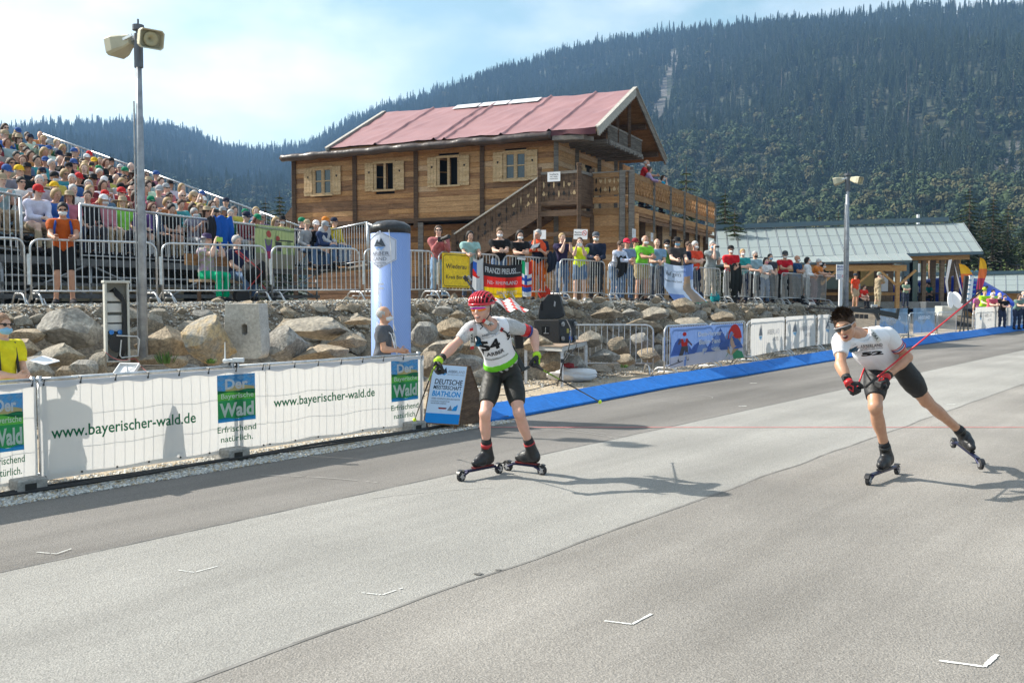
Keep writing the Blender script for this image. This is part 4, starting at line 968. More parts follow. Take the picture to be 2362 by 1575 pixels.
mb2 = MB(); hbeam(mb2, (LAB + .02, LBF, Z0), (LAB + .02, LBF, 4.15), .16, .16); mb2.obj('stair_post', STW, house, True)
mb2 = MB(); mb2.prism([HP(LAB - .2, LBF, zb_ - .2), HP(LAB + 1.3, LBF, zb_ - .2), HP(LAB + 1.3, 0, zb_ - .2), HP(LAB - .2, 0, zb_ - .2)], (0, 0, .1))
for a in (LAB + .1, LAB + 1.2): hbeam(mb2, (a, LBF + .1, Z0), (a, LBF + .1, zb_ - .15), .14, .14)
mb2.obj('lower_landing', STW, house, True)
for b in (.2, 1.2):
 mb2 = MB(); mb2.prism([HP(A_L + .1, b, 3.7), HP(A_L + 1.0, b, 2.9), HP(A_L + 1.0, b, 4.75), HP(A_L + .1, b, 5.6)], D2 * .05); mb2.obj('side_stair_board', STW, house, True)
mb2 = MB(); hbeam(mb2, (A_L + .08, .2, Z0), (A_L + .08, .2, 5.75), .16, .16); mb2.obj('stair_post', STW, house, True)
PAPER = mat('white_paper', (0.80, 0.80, 0.82), .7); INK = cmat((0.03, 0.03, 0.04), 'print'); REDP = cmat((0.6, .02, .03), 'print'); BLUI = cmat((0.08, .1, .35), 'print')
def nosmoke(mb_r, fn, cx, cy, r):
 n = 20
 vs = [fn(cx + math.cos(a) * q, cy + math.sin(a) * q, .004) for q in (r, r * .8) for a in [6.2832 * i / n for i in range(n)]]
 mb_r.add(vs, [(i, (i + 1) % n, n + (i + 1) % n, n + i) for i in range(n)])
 c, s = math.cos(2.356), math.sin(2.356)
 shape(mb_r, [(cx + c * r - s * .08 * r, cy + s * r + c * .08 * r), (cx - c * r - s * .08 * r, cy - s * r + c * .08 * r), (cx - c * r + s * .08 * r, cy - s * r - c * .08 * r), (cx + c * r + s * .08 * r, cy + s * r - c * .08 * r)], fn, .005)
def sheet(p, w, h, ux, lines, lab, ns=None, cat='sign', tilt=0.0, group=None):
 ux = Vector(ux); uz = (Vector((0, 0, 1)) + ux * tilt).normalized(); ux = (ux - uz * ux.dot(uz)).normalized()
 t = thing('paper_sign', lab, cat, p, group=group); fn = flat(Vector(p) - ux * w / 2, ux, uz); nrm = ux.cross(uz)
 mb = MB(); mb.prism([fn(0, 0), fn(w, 0), fn(w, h), fn(0, h)], -nrm * .006); mb.obj('sheet', PAPER, t, True)
 ib, rb = MB(), MB()
 for (s, x, y, hh, c) in lines: letters(ib, s, fn, x * w, y * h, hh * h, cx=c, bold=.012)
 if ns: nosmoke(rb, fn, ns[0] * w, ns[1] * h, ns[2] * h)
 if ns and len(ns) > 3: strip(ib, (ns[0] - .1) * w, (ns[1] - .04) * h, (ns[0] + .08) * w, (ns[1] + .01) * h, fn, .003, 1, 1)
 if ib.f: ib.obj('lettering', INK, t, True)
 if rb.f: rb.obj('prohibition_mark', REDP, t, True)
 return t
def sh_px(x0, x1, y0, y1, Y, ux, lines, lab, **kw):
 a, b = P(x0, (y0 + y1) / 2, Y), P(x1, (y0 + y1) / 2, Y); ux = Vector(ux).normalized(); c = P((x0 + x1) / 2, y1, Y); w = abs(b.x - a.x) / max(.35, abs(ux.x)); h = P(x0, y0, Y).z - P(x0, y1, Y).z
 return sheet(c, w, h, ux, lines, lab, **kw)
UXH = -D1
pp = TC + D1 * a_of(1278, LBF - .06) + D2 * (LBF - .06)
sh_px(1263, 1292, 397, 419, pp.y, UXH, [('Verpflegung', .5, .70, .15, True), ('VIP / Helfer', .5, .45, .13, True), ('Funktionäre', .5, .24, .13, True)], 'white notice about catering pinned to the dark stair landing boards')
pp = TC + D1 * 2.0 + D2 * (LBF + .05)
sh_px(1231, 1259, 531, 552, 33.0, UXH, [('Raucher', .3, .6, .12, True)], 'white sheet behind the grey-haired woman in the orange jacket')
sh_px(1323, 1354, 529, 552, 32.8, UXH, [('Rauchen', .33, .62, .16, True), ('verboten!', .33, .38, .16, True)], 'white no-smoking notice with red ring below the stair landing', ns=(.78, .62, .26, 1), tilt=.05)
sh_px(1457, 1468, 528, 549, 33.6, D2, [('Ein-', .4, .66, .13, True), ('tritt', .4, .45, .13, True)], 'narrow paper sign on the double corner post of the house')
sh_px(1500, 1508, 537, 557, 36.2, D2, [('WC', .4, .66, .13, True)], 'small paper sign on the first dark post under the terrace', ns=(.5, .35, .16))
# barriers, banners, masts and other equipment
STEEL = mat('galvanised', (0.56, 0.57, 0.58), 0.38, metal=0.75, var=0.18, vscale=14, spec=.5)
STEELD = mat('galvanised_dull', (0.30, 0.31, 0.32), 0.5, metal=0.6, var=0.3, vscale=9)
PAINTW = mat('white_lacquer_steel', (0.70, 0.71, 0.72), 0.35, metal=.25, var=.1, vscale=9)
BLACKP = mat('black_plastic', (0.012, 0.012, 0.013), 0.55, bump=.4, bscale=160); BLACKM = mat('black_metal', (0.02, 0.02, 0.022), .4)
CONC = mat('concrete', (0.42, 0.40, 0.36), 0.9, var=0.16, vscale=3, fine=.18, bscale=30, bump=.4); CONC2 = mat('concrete_grey', (0.30, 0.29, 0.27), 0.92, var=0.2, vscale=4, fine=.25, bscale=24, bump=.5)
CABLE = mat('black_cable', (0.012, 0.012, 0.013), .5)
def onT(px, t):
 u = (px - CX) / FPX; Y = t / (NT.x * u + NT.y); return Vector((u * Y, Y, 0))
# steel crowd barrier
BL = 2.1
def bar_mesh():
 mb = MB(); mb.tube([(0, 0, .24), (0, 0, 1.08)], .0085, 6, False); return mb.mesh('bar', True)
BARM = bar_mesh()
def make_barrier(nbar=17, hoop=True, thick=.019):
 t = thing('crowd_barrier', 'x', 'barrier', group='steel crowd barriers along the top of the bank')
 mb = MB(); r = .16; pts = [(0, 0, .10)]
 for k in range(7): a = math.pi - k * math.pi / 12; pts.append((r + r * math.cos(a), 0, 1.09 - r + r * math.sin(a)))
 q = [(BL - x, y, z) for x, y, z in pts][::-1]; mb.tube(pts + q, thick, 8); mb.obj('frame', STEEL, t, smooth=True)
 mb = MB(); mb.tube([(0, 0, .24), (BL, 0, .24)], thick * .8, 7); mb.obj('lower_rail', STEEL, t, smooth=True)
 for i in range(nbar):
  x = (i + 1) / (nbar + 1) * BL; b = obj_from('bar', BARM, STEEL, t); b.location = (x, 0, 0)
 for x in (.06, BL - .12):
  mb = MB(); mb.tube([(x, -.36, .0), (x, -.24, .16), (x, -.17, .2), (x, .17, .2), (x, .24, .16), (x, .36, .0)], .017, 7)
  mb.tube([(x + .07, -.30, .0), (x + .07, -.18, .11), (x + .07, .18, .11), (x + .07, .30, .0)], .014, 6); mb.obj('foot', STEEL, t, smooth=True)
 for x in (-.03,):
  mb = MB(); mb.box((x, 0, .6), (.05, .03, .5)); mb.obj('hook', STEEL, t)
 return t
bar0 = make_barrier()
_used = [False]
def place_barrier(p, q, label, group=None, sag=0):
 o = bar0 if not _used[0] else copy_tree(bar0); _used[0] = True
 p = Vector(p); q = Vector(q); d = q - p; L_ = d.length
 o.location = p; o.rotation_euler = (0, -math.asin(d.z / L_), math.atan2(d.y, d.x)); o.scale = ((L_ - .05) / BL, 1, 1); o['label'] = label
 if group: o['group'] = group
 elif 'group' in o: o['group'] = 'steel crowd barriers along the top of the bank'
 return o
edges = [-225, 70, 373, 625, 838, 1008, 1157, 1287, 1399, 1506, 1592, 1665, 1734, 1797, 1855, 1908]
def bar_pt(px):
 u = (px - CX) / FPX
 pl = [Vector((-10.9, 12.9, 0))] + BAR + [Vector((13.6, 37.5, 0))]
 for a, b in zip(pl, pl[1:]):
  d = b - a; k = (u * a.y - a.x) / (d.x - u * d.y)
  if (k <= 1 or b is pl[-1]) and (k >= 0 or a is pl[0]): p = a + d * k; break
 p = Vector((p.x, p.y, 0)); p.z = ztop(p.dot(UT)); return p
labs = ['barrier at the left edge beside the cyclist in orange', 'barrier the cyclist in the orange jersey leans on', 'barrier in front of the woman in green trousers', 'barrier right of the woman in green trousers, before the grandstand steps', 'barrier half hidden behind the blue inflatable column',
  'barrier hung with the yellow town sign', 'barrier with the black, red and gold flag', 'barrier before the woman in the yellow vest', 'barrier before the man in the bright green T-shirt', 'barrier draped with the pale blue fan banner',
  'barrier in front of the man with binoculars', 'barrier with a black jacket hung over it', 'barrier in front of the girl in the white top', 'barrier below the man in the navy top', 'last barrier at the right end of the bank']
for i in range(15):
 place_barrier(bar_pt(edges[i] + 4), bar_pt(edges[i + 1] - 3), 'galvanised steel crowd ' + labs[i])
# barriers by the track on the right
RB = [G(1296, 866), G(1532, 870), G(1722, 840), G(1804, 823), G(1877, 810), G(1960, 800)]
gR = 'steel crowd barriers beside the blue boards'
def P2(a, b, f): return Vector(a).lerp(Vector(b), f)
place_barrier(P2(RB[0], RB[1], 0.0) + Vector((-.25, .35, 0)), RB[1] + Vector((-.06, .9, 0)), 'bare steel barrier between the black speakers and the skier banner', gR)
for i, lb in ((1, 'barrier carrying the left half of the blue mountain fan banner'),):
 place_barrier(RB[1], P2(RB[1], RB[2], .5), 'steel ' + lb, gR); place_barrier(P2(RB[1], RB[2], .5), RB[2], 'steel barrier carrying the right half of the blue mountain fan banner', gR)
for i, lb in ((2, 'first'), (3, 'second'), (4, 'third')):
 place_barrier(RB[i], RB[i + 1], 'steel barrier under the %s white hotel banner from the left' % lb, gR)
CLOTHW = mat('white_banner_cloth', (0.74, 0.725, 0.70), .6, transl=.35, bump=.25, bscale=6, spec=.2)
def banner(name, p, q, z0, z1, label, m=CLOTHW, off=-.03, wave=.012, seed=0, cat='banner', lip=0.0, nu=60):
 p, q = Vector(p), Vector(q); d = (q - p); ln = d.length; d.normalize(); n = Vector((d.y, -d.x, 0))
 t = thing(name, label, cat, (p + q) / 2 + Vector((0, 0, z0)))
 def fn(x, y, l=0.0):
  u = x / ln; sc = .035 * math.sin(u * 3.14) * 0
  w = wave * (math.sin(x * 7 + seed) + .8 * mnoise.noise(Vector((x * 2.5, y * 2.5, seed)))) * min(1, (z1 - z0 - y) * 3 + .2)
  return p + d * x + n * (w + l - off) + Vector((0, 0, z0 + y))
 h = z1 - z0
 obj_from('cloth', grid_mesh('cloth', lambda u, v: fn(u * ln, v * h), nu, 14), m, t, True)
 return t, fn, ln, h
GR1 = cmat((0.018, 0.17, 0.085), 'bprint'); BLK = cmat((0.012, 0.014, 0.02), 'bprint'); WHT = cmat((0.8, 0.8, 0.8), 'bprint'); BLUS = cmat((0.07, 0.27, 0.55), 'bprint'); BLUL = cmat((0.22, 0.45, 0.68), 'bprint')
GRN2 = cmat((0.10, 0.40, 0.07), 'bprint'); GRN3 = cmat((0.03, 0.26, 0.10), 'bprint'); YEL = cmat((0.72, 0.55, 0.25), 'bprint'); GREY_ = cmat((0.20, 0.23, 0.27), 'bprint'); BLUM = cmat((0.03, 0.25, 0.55), 'bprint'); DBLU = cmat((0.02, 0.12, 0.33), 'bprint'); GREYL = cmat((0.42, 0.45, 0.5), 'bprint')
def put(t, nm, mb, m):
 if mb.f: return mb.obj(nm, m, t, True)
def mountains(t, fn, x, y, s, top, bot):
 a, b = MB(), MB()
 shape(a, [(x, y), (x + .34 * s, y + .72 * s), (x + .5 * s, y + .42 * s), (x + .68 * s, y + s), (x + 1.1 * s, y)], fn, .003); shape(b, [(x + .05 * s, y - .01), (x + 1.05 * s, y - .01), (x + .7 * s, y - .42 * s), (x + .5 * s, y - .2 * s), (x + .36 * s, y - .36 * s)][::-1], fn, .003)
 put(t, 'logo_mountain', a, top); put(t, 'logo_reflection', b, bot)
# the front fence with the white banners
FT = -8.6; FZ0, FZ1 = .07, .955
def sx(px): return onT(px, FT).dot(UT)
SEAM = [sx(80), sx(604), sx(971)]
L0 = SEAM[0] - (SEAM[1] - SEAM[0])
segs = [(L0, SEAM[0] - .02, 'left white banner cut by the frame edge, with part of the green logo'), (SEAM[0], SEAM[1], 'white banner with green web address and silhouettes, nearest full one on the fence'), (SEAM[1] + .01, SEAM[2], 'white banner with green web address beside the standing blue and white board')]
def bwlogo(t, fn, x0, x1, y0, y1):
 w, h = x1 - x0, y1 - y0
 m = [MB() for _ in range(7)]
 strip(m[0], x0, y0 + .66 * h, x1, y1, fn, .002, 6, 4)
 for (cx, cy) in ((.1, .92), (.36, .94), (.62, .93), (.88, .95), (.22, .8), (.5, .82), (.78, .83), (.05, .72), (.95, .74)):
  shape(m[1], [(x0 + w * max(0, cx - .11), y0 + h * cy), (x0 + w * cx, y0 + h * (cy - .055)), (x0 + w * min(1, cx + .11), y0 + h * cy), (x0 + w * cx, y0 + h * min(1, cy + .055))], fn, .003)
 strip(m[2], x0 + .22 * w, y0 + .655 * h, x1 - .02 * w, y0 + .72 * h, fn, .0035, 8, 1, hi=lambda u: .05 * h * math.sin(u * 3.1))
 strip(m[3], x0, y0 + .06 * h, x1, y0 + .46 * h, fn, .003, 8, 3)
 strip(m[4], x0, y0 + .46 * h, x1, y0 + .64 * h, fn, .003, 8, 2, hi=lambda u: .03 * h * math.sin(u * 5))
 strip(m[5], x0, y0 + .60 * h, x1, y0 + .66 * h, fn, .0036, 10, 1, lo=lambda u: .03 * h * math.sin(u * 5), hi=lambda u: .02 * h * math.sin(u * 7 + 2))
 strip(m[6], x0, y0, x1, y0 + .075 * h, fn, .0045, 10, 1, hi=lambda u: .02 * h * math.sin(u * 9))
 for mm, nm, c in zip(m, ('logo_sky', 'logo_lozenge', 'logo_glow', 'logo_wood', 'logo_meadow', 'logo_ridge', 'logo_water'), (BLUS, BLUL, YEL, GRN3, GRN2, GR1, BLUM)): put(t, nm, mm, c)
 a = MB(); up = lambda x, y, l: fn(x, y, l + .003)
 letters(a, 'Der', up, x0 + w / 2, y0 + .70 * h, .21 * h, .60 * w, cx=True, bold=.03); letters(a, 'Bayerische', up, x0 + w * .52, y0 + .50 * h, .105 * h, .86 * w, cx=True, bold=.012); letters(a, 'Wald', up, x0 + w / 2, y0 + .12 * h, .28 * h, .90 * w, cx=True, bold=.035); put(t, 'logo_lettering', a, WHT)
 a = MB(); g = .16 * w; letters(a, 'Erfrischend', fn, x0 + w * .5, y0 - .215 * h, .13 * h, 1.02 * w, cx=True, bold=.008); letters(a, 'natürlich.', fn, x0 + w * .5, y0 - .42 * h, .13 * h, .84 * w, cx=True, bold=.008); put(t, 'slogan_lettering', a, GR1)
for k, (s0, s1, lab) in enumerate(segs):
 t, fn, ln, h = banner('fence_banner', ST(s0, FT), ST(s1, FT), FZ0, FZ1, lab, off=-.045, wave=.008, seed=k * 3.0, nu=110)
 mb = MB(); strip(mb, 0, h - .055, ln, h - .002, fn, .006, 60, 2, lo=lambda u: .012 * math.sin(u * 40 + k)); mb.obj('hem', mat('hem_cloth', (.66, .66, .69), .6, transl=.25), t, True)
 ey = MB(); tie = MB()
 for j in range(8):
  x = .04 + (ln - .08) * j / 7
  for y in (.03, h - .03): c = fn(x, y, .006); ey.tube([c - NT * .002, c + NT * .004], .010, 8)
  c = fn(x, h - .03, .01); tie.tube([c, c + Vector((0, 0, .05)) + UT * .01, c + Vector((0, 0, .05)) - NT * .06], .005, 5)
 ey.obj('eyelets', BLACKM, t, True, kind='stuff'); tie.obj('ties', BLACKM, t, True, kind='stuff')
 def X(px): return sx(px) - s0
 if k == 0: bwlogo(t, fn, X(-40), X(43), .30, .80)
 if k == 1:
  a = MB(); letters(a, 'www.bayerischer-wald.de', fn, X(107), .365, .105, X(441) - X(107), bold=.012); put(t, 'web_address', a, GR1); bwlogo(t, fn, X(493), X(580), .325, .82)
 if k == 2:
  a = MB(); letters(a, 'www.bayerischer-wald.de', fn, X(622), .43, .10, X(858) - X(622), bold=.012); put(t, 'web_address', a, GR1); bwlogo(t, fn, X(895), X(958), .33, .84)
ja, jb = ST(sx(350), FT - .16), ST(sx(402), FT - .16); jh = MB(); J_ = lambda u, z: ja.lerp(jb, u) + Vector((0, 0, z)); jh.prism([J_(0, .30), J_(.12, .52), J_(.25, .66), J_(.45, .80), J_(.6, .78), J_(.85, .60), J_(.9, .40), J_(1, .22), J_(.85, .10), J_(.72, .14), J_(.70, .34), J_(.55, .32), J_(.52, .16), J_(.40, .17), J_(.36, .34), J_(.22, .20), J_(.12, .16)], NT * -.03); jh.obj('jacket', mat('dark_jacket', (.03, .03, .04), .9), label='jacket hanging behind the white banner, showing only as a grey silhouette', cat='jacket')
WIRE = mat('fence_wire', (0.35, 0.36, 0.37), .5, metal=.5)
FS = [sx(-330), sx(80), sx(540), sx(968)]
for k in range(3):
 a, b = FS[k], FS[k + 1]; f = thing('wire_fence', ['low wire fence panel behind the banner cut by the left frame edge', 'low wire fence panel behind the banner with the silhouettes', 'low wire fence panel ending at the standing blue board'][k], 'fence', ST((a + b) / 2, FT), group='low wire fence along the track')
 mb = MB()
 for s_ in (a + .03, b - .03): mb.tube([ST(s_, FT, .05), ST(s_, FT, 1.0)], .021, 8)
 mb.tube([ST(a, FT, .97), ST(b, FT, .97)], .017, 7); mb.tube([ST(a, FT, .12), ST(b, FT, .12)], .017, 7); mb.obj('frame', STEEL, f, True, smooth=True)
 mb = MB(); n = int((b - a) / .105)
 for i in range(n): s_ = a + (i + .5) * (b - a) / n; mb.tube([ST(s_, FT + .01, .12), ST(s_ + .01, FT + .02, .5), ST(s_, FT + .01, .97)], .0026, 4, False)
 for z in (.36, .66): mb.tube([ST(lerp(a, b, i / 12), FT + .012, z + .008 * math.sin(i * 2)) for i in range(13)], .0032, 4, False)
 mb.obj('wires', WIRE, f, True, kind='stuff')
for px, lab in ((520, 'grey concrete fence foot below the middle logo'), (938, 'grey concrete fence foot beside the standing blue board'), (40, 'grey concrete fence foot at the left end of the fence')):
 p = ST(sx(px), FT); t = thing('concrete_block', lab, 'fence foot', p, math.atan2(NT.y, NT.x), group='concrete feet of the wire fence')
 mb = MB(); mb.prism([(-.45, -.13, .0), (.22, -.13, .0), (.22, -.13, .13), (-.36, -.13, .13)], (0, .26, 0)); mb.obj('block', CONC2, t, bevel=.012)
 mb = MB(); mb.box((.221, -.02, .06), (.006, .10, .07)); mb.obj('grip_hole', mat('hole_dark', (.03, .03, .028), .9), t)
def cable(name, pts, r, lab, m=CABLE, cat='cable', group=None):
 P_ = [Vector(p) for p in pts]; out = []
 for i in range(len(P_) - 1):
  p0, p1, p2, p3 = P_[max(0, i - 1)], P_[i], P_[i + 1], P_[min(len(P_) - 1, i + 2)]
  for k in range(6):
   t = k / 6; out.append(.5 * ((2 * p1) + (p2 - p0) * t + (2 * p0 - 5 * p1 + 4 * p2 - p3) * t * t + (3 * p1 - p0 - 3 * p2 + p3) * t ** 3))
 out.append(P_[-1]); mb = MB(); mb.tube(out, r, 6); return mb.obj(name, m, smooth=True, label=lab, cat=cat, group=group)
rc = random.Random(8)
for k, lb in enumerate(['upper', 'middle', 'lower']):
 cable('power_cable', [ST(1.5 + i * .7, -8.42 + k * .055 + .05 * math.sin(i * 1.3 + k) + rc.uniform(-.02, .02), .035 + .01 * rc.random()) for i in range(14)], .012, lb + ' black cable lying on the white gravel under the banners', group='cables on the white gravel')
# loudspeaker masts
HORN = mat('cream_horn', (0.46, 0.43, 0.31), .5, var=.08, vscale=6); HORNI = mat('cream_horn_in', (0.40, 0.36, 0.22), .6)
def mast(base, top_z, lab, r=.05):
 t = thing('loudspeaker_mast', lab, 'loudspeaker mast', base, group='grey masts with two horn loudspeakers'); h = top_z - base[2]
 mb = MB(); mb.tube([(0, 0, -1.2), (0, 0, h * .55), (0, 0, h)], [r * 1.2, r, r * .62], 14); mb.obj('pole', mat('mast_zinc', (0.30, 0.32, 0.35), .5, metal=.45, var=.25, vscale=7), t, smooth=True)
 mb = MB(); mb.tube([(0, 0, h - .55), (0, 0, h - .1)], r * 1.15, 14); mb.tube([(0, 0, h - .05), (0, 0, h + .02)], r * 1.5, 12); mb.tube([(0, 0, h), (0, 0, h + .1)], .014, 8); mb.obj('collar', mat('mast_dark', (0.13, 0.14, 0.16), .5, metal=.4), t)
 mb = MB(); mb.tube([(-r * 1.3, -.02, h * .0 + .1), (-r * 1.3, -.02, h * .78)], .011, 6); mb.obj('conduit', STEELD, t)
 for sgn, ang, nm in ((-1, R_(215), 'l'), (1, R_(-22), 'r')):
  M = Matrix.Translation((sgn * .05, -.03, h - .20)) @ Matrix.Rotation(ang, 4, 'Z') @ Matrix.Rotation(R_(17), 4, 'Y')
  if sgn == 1: M = Matrix.Translation((.05, -.05, h - .16)) @ Matrix.Rotation(R_(-48), 4, 'Z') @ Matrix.Rotation(R_(14), 4, 'Y') @ Matrix.Scale(.88, 4)
  else: M = Matrix.Translation((-.05, .0, h - .16)) @ Matrix.Rotation(R_(152), 4, 'Z') @ Matrix.Rotation(R_(12), 4, 'Y') @ Matrix.Scale(.88, 4)
  mb = MB(); mb.M = M
  def oct_(x, w, hh, c): return [(x, -w + c, -hh), (x, w - c, -hh), (x, w, -hh + c), (x, w, hh - c), (x, w - c, hh), (x, -w + c, hh), (x, -w, hh - c), (x, -w, -hh + c)]
  rings = [oct_(.06, .075, .075, .02), oct_(.18, .10, .10, .02), oct_(.34, .175, .135, .035), oct_(.46, .185, .145, .04), oct_(.455, .17, .13, .035), oct_(.36, .15, .11, .03)]
  vs = [v for rg in rings for v in rg]; fs = []
  for i in range(5):
   for q in range(8): q2 = (q + 1) % 8; fs.append((i * 8 + q, i * 8 + q2, (i + 1) * 8 + q2, (i + 1) * 8 + q))
  fs += [tuple(range(8))[::-1], tuple(40 + q for q in range(8))]; mb.add(vs, fs); hn = mb.obj('horn', HORN, t)
  mb = MB(); mb.M = M; mb.lathe([(.105, 0), (.115, .05), (.09, .07), (.03, .02), (.018, .0)], 18, c=(.362, 0, 0), rot=Matrix.Rotation(math.pi / 2, 3, 'Y')); mb.obj('inner_bell', HORNI, hn, smooth=True)
  mb = MB(); mb.M = M; mb.box((-.02, 0, 0), (.18, .05, .06)); mb.box((.10, .09, .02), (.3, .012, .04)); mb.obj('bracket', STEEL, hn)
 return t
b1 = P(332, 838, 13.3); mast((b1.x, b1.y, b1.z), P(325, 62, 13.3).z, 'tall grey mast with two cream horn loudspeakers rising in front of the grandstand', .052)
mb = MB(); q = P(352, 848, 13.25); mb.box((q.x + .08, q.y - .05, q.z - .06), (.42, .3, .2)); mb.obj('mast_footing', CONC2, label='small concrete block at the foot of the near loudspeaker mast', cat='concrete block', bevel=.01)
b2 = P(1951, 705, 32.6); mast((b2.x, b2.y, b2.z), P(1946, 402, 32.6).z, 'smaller far mast with two cream horn loudspeakers in front of the metal roof', .075)
# electrical cabinet, reel, lid
CABM = mat('cabinet_grey', (0.47, 0.47, 0.43), .6, var=.1, vscale=4)
q = P(270, 834, 13.1); t = thing('electric_cabinet', 'open grey electrical cabinet with cables, beside the near loudspeaker mast', 'electric cabinet', (q.x, q.y, q.z), R_(30)); CW, CD, CH = .28, .24, 1.07
mb = MB(); mb.box((-CW / 2, 0, CH / 2), (.02, CD, CH)); mb.box((CW / 2, 0, CH / 2), (.02, CD, CH)); mb.box((0, CD / 2, CH / 2), (CW, .02, CH)); mb.box((0, 0, CH + .01), (CW + .05, CD + .04, .035)); mb.box((0, 0, .01), (CW, CD, .02)); mb.box((-CW / 2 - .0, -CD / 2 + .02, CH / 2), (.03, .03, CH)); mb.box((CW / 2, -CD / 2 + .02, CH / 2), (.03, .03, CH)); mb.obj('housing', CABM, t, bevel=.004)
for z, hh in ((.88, .12), (.73, .12), (.58, .10), (.46, .1)): mb = MB(); mb.box((-.03, .05, z), (.2, .1, hh)); mb.obj('module', mat('module_grey', (.62, .63, .62), .5), t, bevel=.004)
for x in (-.07, .04): mb = MB(); mb.tube([(x, .0, .40), (x, -.06, .40)], .032, 10); mb.obj('socket', mat('blue_socket', (.02, .2, .6), .4), t)
cb_ = MB()
for k in range(6):
 x = .07 + k * .012; cb_.tube([(-.08 + k * .01, -.02, .95), (-.02, -.06, 1.0 - k * .02), (x, -.08, .9 - k * .03), (x + .01, -.09, .55), (x - .02, -.1, .2), (x - .08, -.12, .05)], .009, 6)
cb_.obj('cable_bundle', CABLE, t, smooth=True)
mb = MB(); mb.tube([(.0, -.1, .25), (.0, .02, .25)], .105, 14); mb.tube([(.0, -.11, .25), (.0, -.1, .25)], .12, 14); tr_ = mb.obj('cable_reel', BLACKP, t)
mb = MB(); mb.tube([(-.02, -.14, .36), (.24, -.14, .34), (.27, -.14, .30), (.25, -.14, .08), (.04, -.14, .06), (.02, -.14, .09), (.04, -.14, .30)], .010, 7); mb.obj('reel_handle', STEEL, tr_)
q = P(288, 862, 12.6); mb = MB(); M_ = Matrix.Translation(q) @ Matrix.Rotation(R_(-12), 4, 'Z') @ Matrix.Rotation(R_(38), 4, 'X'); mb.M = M_; mb.box((0, 0, .0), (.29, .34, .012)); mb.box((0, -.165, .02), (.29, .012, .04)); mb.box((0, .165, .02), (.29, .012, .04)); mb.box((-.14, 0, .02), (.012, .34, .04)); mb.box((.14, 0, .02), (.012, .34, .04))
mb.tube([(-.13, -.15, .015), (.1, .15, .015)], .006, 4); mb.tube([(.13, -.15, .015), (-.05, .15, .015)], .006, 4)
mb.obj('cabinet_lid', mat('lid_white', (.68, .69, .70), .5), label='pale removed cabinet lid lying tilted on the stones below the cabinet', cat='lid')
cable('red_wire', [P(243, 812, 12.9), P(262, 826, 12.85), P(285, 831, 12.8), P(312, 828, 12.8), P(326, 846, 12.7), P(343, 860, 12.4)], .005, 'thin dark red wire looping below the open cabinet', mat('red_wire', (.25, .03, .03), .5))
# upright concrete block with a slot
q = P(570, 826, 13.7); ch = P(570, 700, 13.7).z - q.z; t = thing('concrete_block', 'upright pale concrete slab with an oval slot among the boulders', 'concrete block', (q.x, q.y, q.z), R_(-10))
mb = MB(); wt, wb_, R0 = .25, .29, .10
prof = [(-wt, ch), (wt, ch)] + [(wb_ - .1 + .1 * math.cos(a), .1 - .1 * math.sin(a)) for a in [i * math.pi / 10 for i in range(6)]] + [(-wb_ + .1 - .1 * math.sin(a), .1 - .1 * math.cos(a)) for a in [i * math.pi / 10 for i in range(6)]]
hs = 18
def ov(i): a = 2 * math.pi * i / hs; return (.035 + .045 * math.cos(a), ch * .53 + .045 * math.sin(a) + (.035 if math.sin(a) > 0 else -.035))
bm = bmesh.new()
outer = [bm.verts.new((x, -.15, z)) for x, z in prof]; inner = [bm.verts.new((*(ov(i)[:1]), -.15, ov(i)[1])) for i in range(hs)]
eds = [bm.edges.new((outer[i], outer[(i + 1) % len(outer)])) for i in range(len(outer))] + [bm.edges.new((inner[i], inner[(i + 1) % hs])) for i in range(hs)]
bmesh.ops.triangle_fill(bm, edges=eds, use_beauty=True, use_dissolve=False); gf = bm.faces[:]
for f in gf:
 if f.normal.y > 0: f.normal_flip()
r_ = bmesh.ops.extrude_face_region(bm, geom=gf); nv = [v for v in r_['geom'] if isinstance(v, bmesh.types.BMVert)]
for v in nv: v.co.y += .3
bmesh.ops.recalc_face_normals(bm, faces=bm.faces[:]); me = bpy.data.meshes.new('slab'); bm.to_mesh(me); bm.free(); obj_from('slab', me, CONC, t).modifiers.new('e', 'BEVEL').width = .012
# inflatable column
q = onT(902, -9.75); Yc = q.y; RC = .5 * (948 - 857) / FPX * Yc * 1.0; zt = P(900, 524, Yc).z
INF = mat('inflatable_blue', (0.25, 0.37, 0.70), .45, bump=.12, bscale=5, spec=.4)
t = thing('inflatable_column', 'light blue inflatable advertising column with black cap standing behind the fence', 'inflatable column', (q.x, q.y, 0))
mb = MB(); mb.lathe([(RC * .98, 0), (RC, .2), (RC, zt - .02)], 40); mb.obj('tube', INF, t, smooth=True)
mb = MB(); mb.lathe([(RC * 1.015, zt - .09), (RC * 1.02, zt), (RC * .97, zt + .02), (RC * .7, zt + .07), (RC * .3, zt + .09)], 40); cp = mb.obj('cap', mat('black_foil', (.02, .02, .022), .35, bump=.7, bscale=12), t, smooth=True)
toc = math.atan2(-q.y, -q.x)
def cyl(x, y, l=0.0): a = toc + x / RC; return Vector((math.cos(a) * (RC + .003 + l), math.sin(a) * (RC + .003 + l), y))
ln_ = MB()
for k in range(74):
 y0 = -0.3 + k * .055; pts = [cyl(-RC * 1.5 + RC * 3.0 * i / 14, y0 + 1.3 - 1.3 * i / 14, -.001) for i in range(15)]
 pts = [p for p in pts if .05 < p.z < zt - .1]
 for a, b in zip(pts, pts[1:]): ln_.add([a, b, b + Vector((0, 0, .008)), a + Vector((0, 0, .008))], [(0, 1, 2, 3)])
ln_.obj('pinstripes', mat('pinstripe', (.34, .46, .76), .45), t)
hc = -.155; zc = P(885, 578, Yc).z; hx, hy = .235, .23
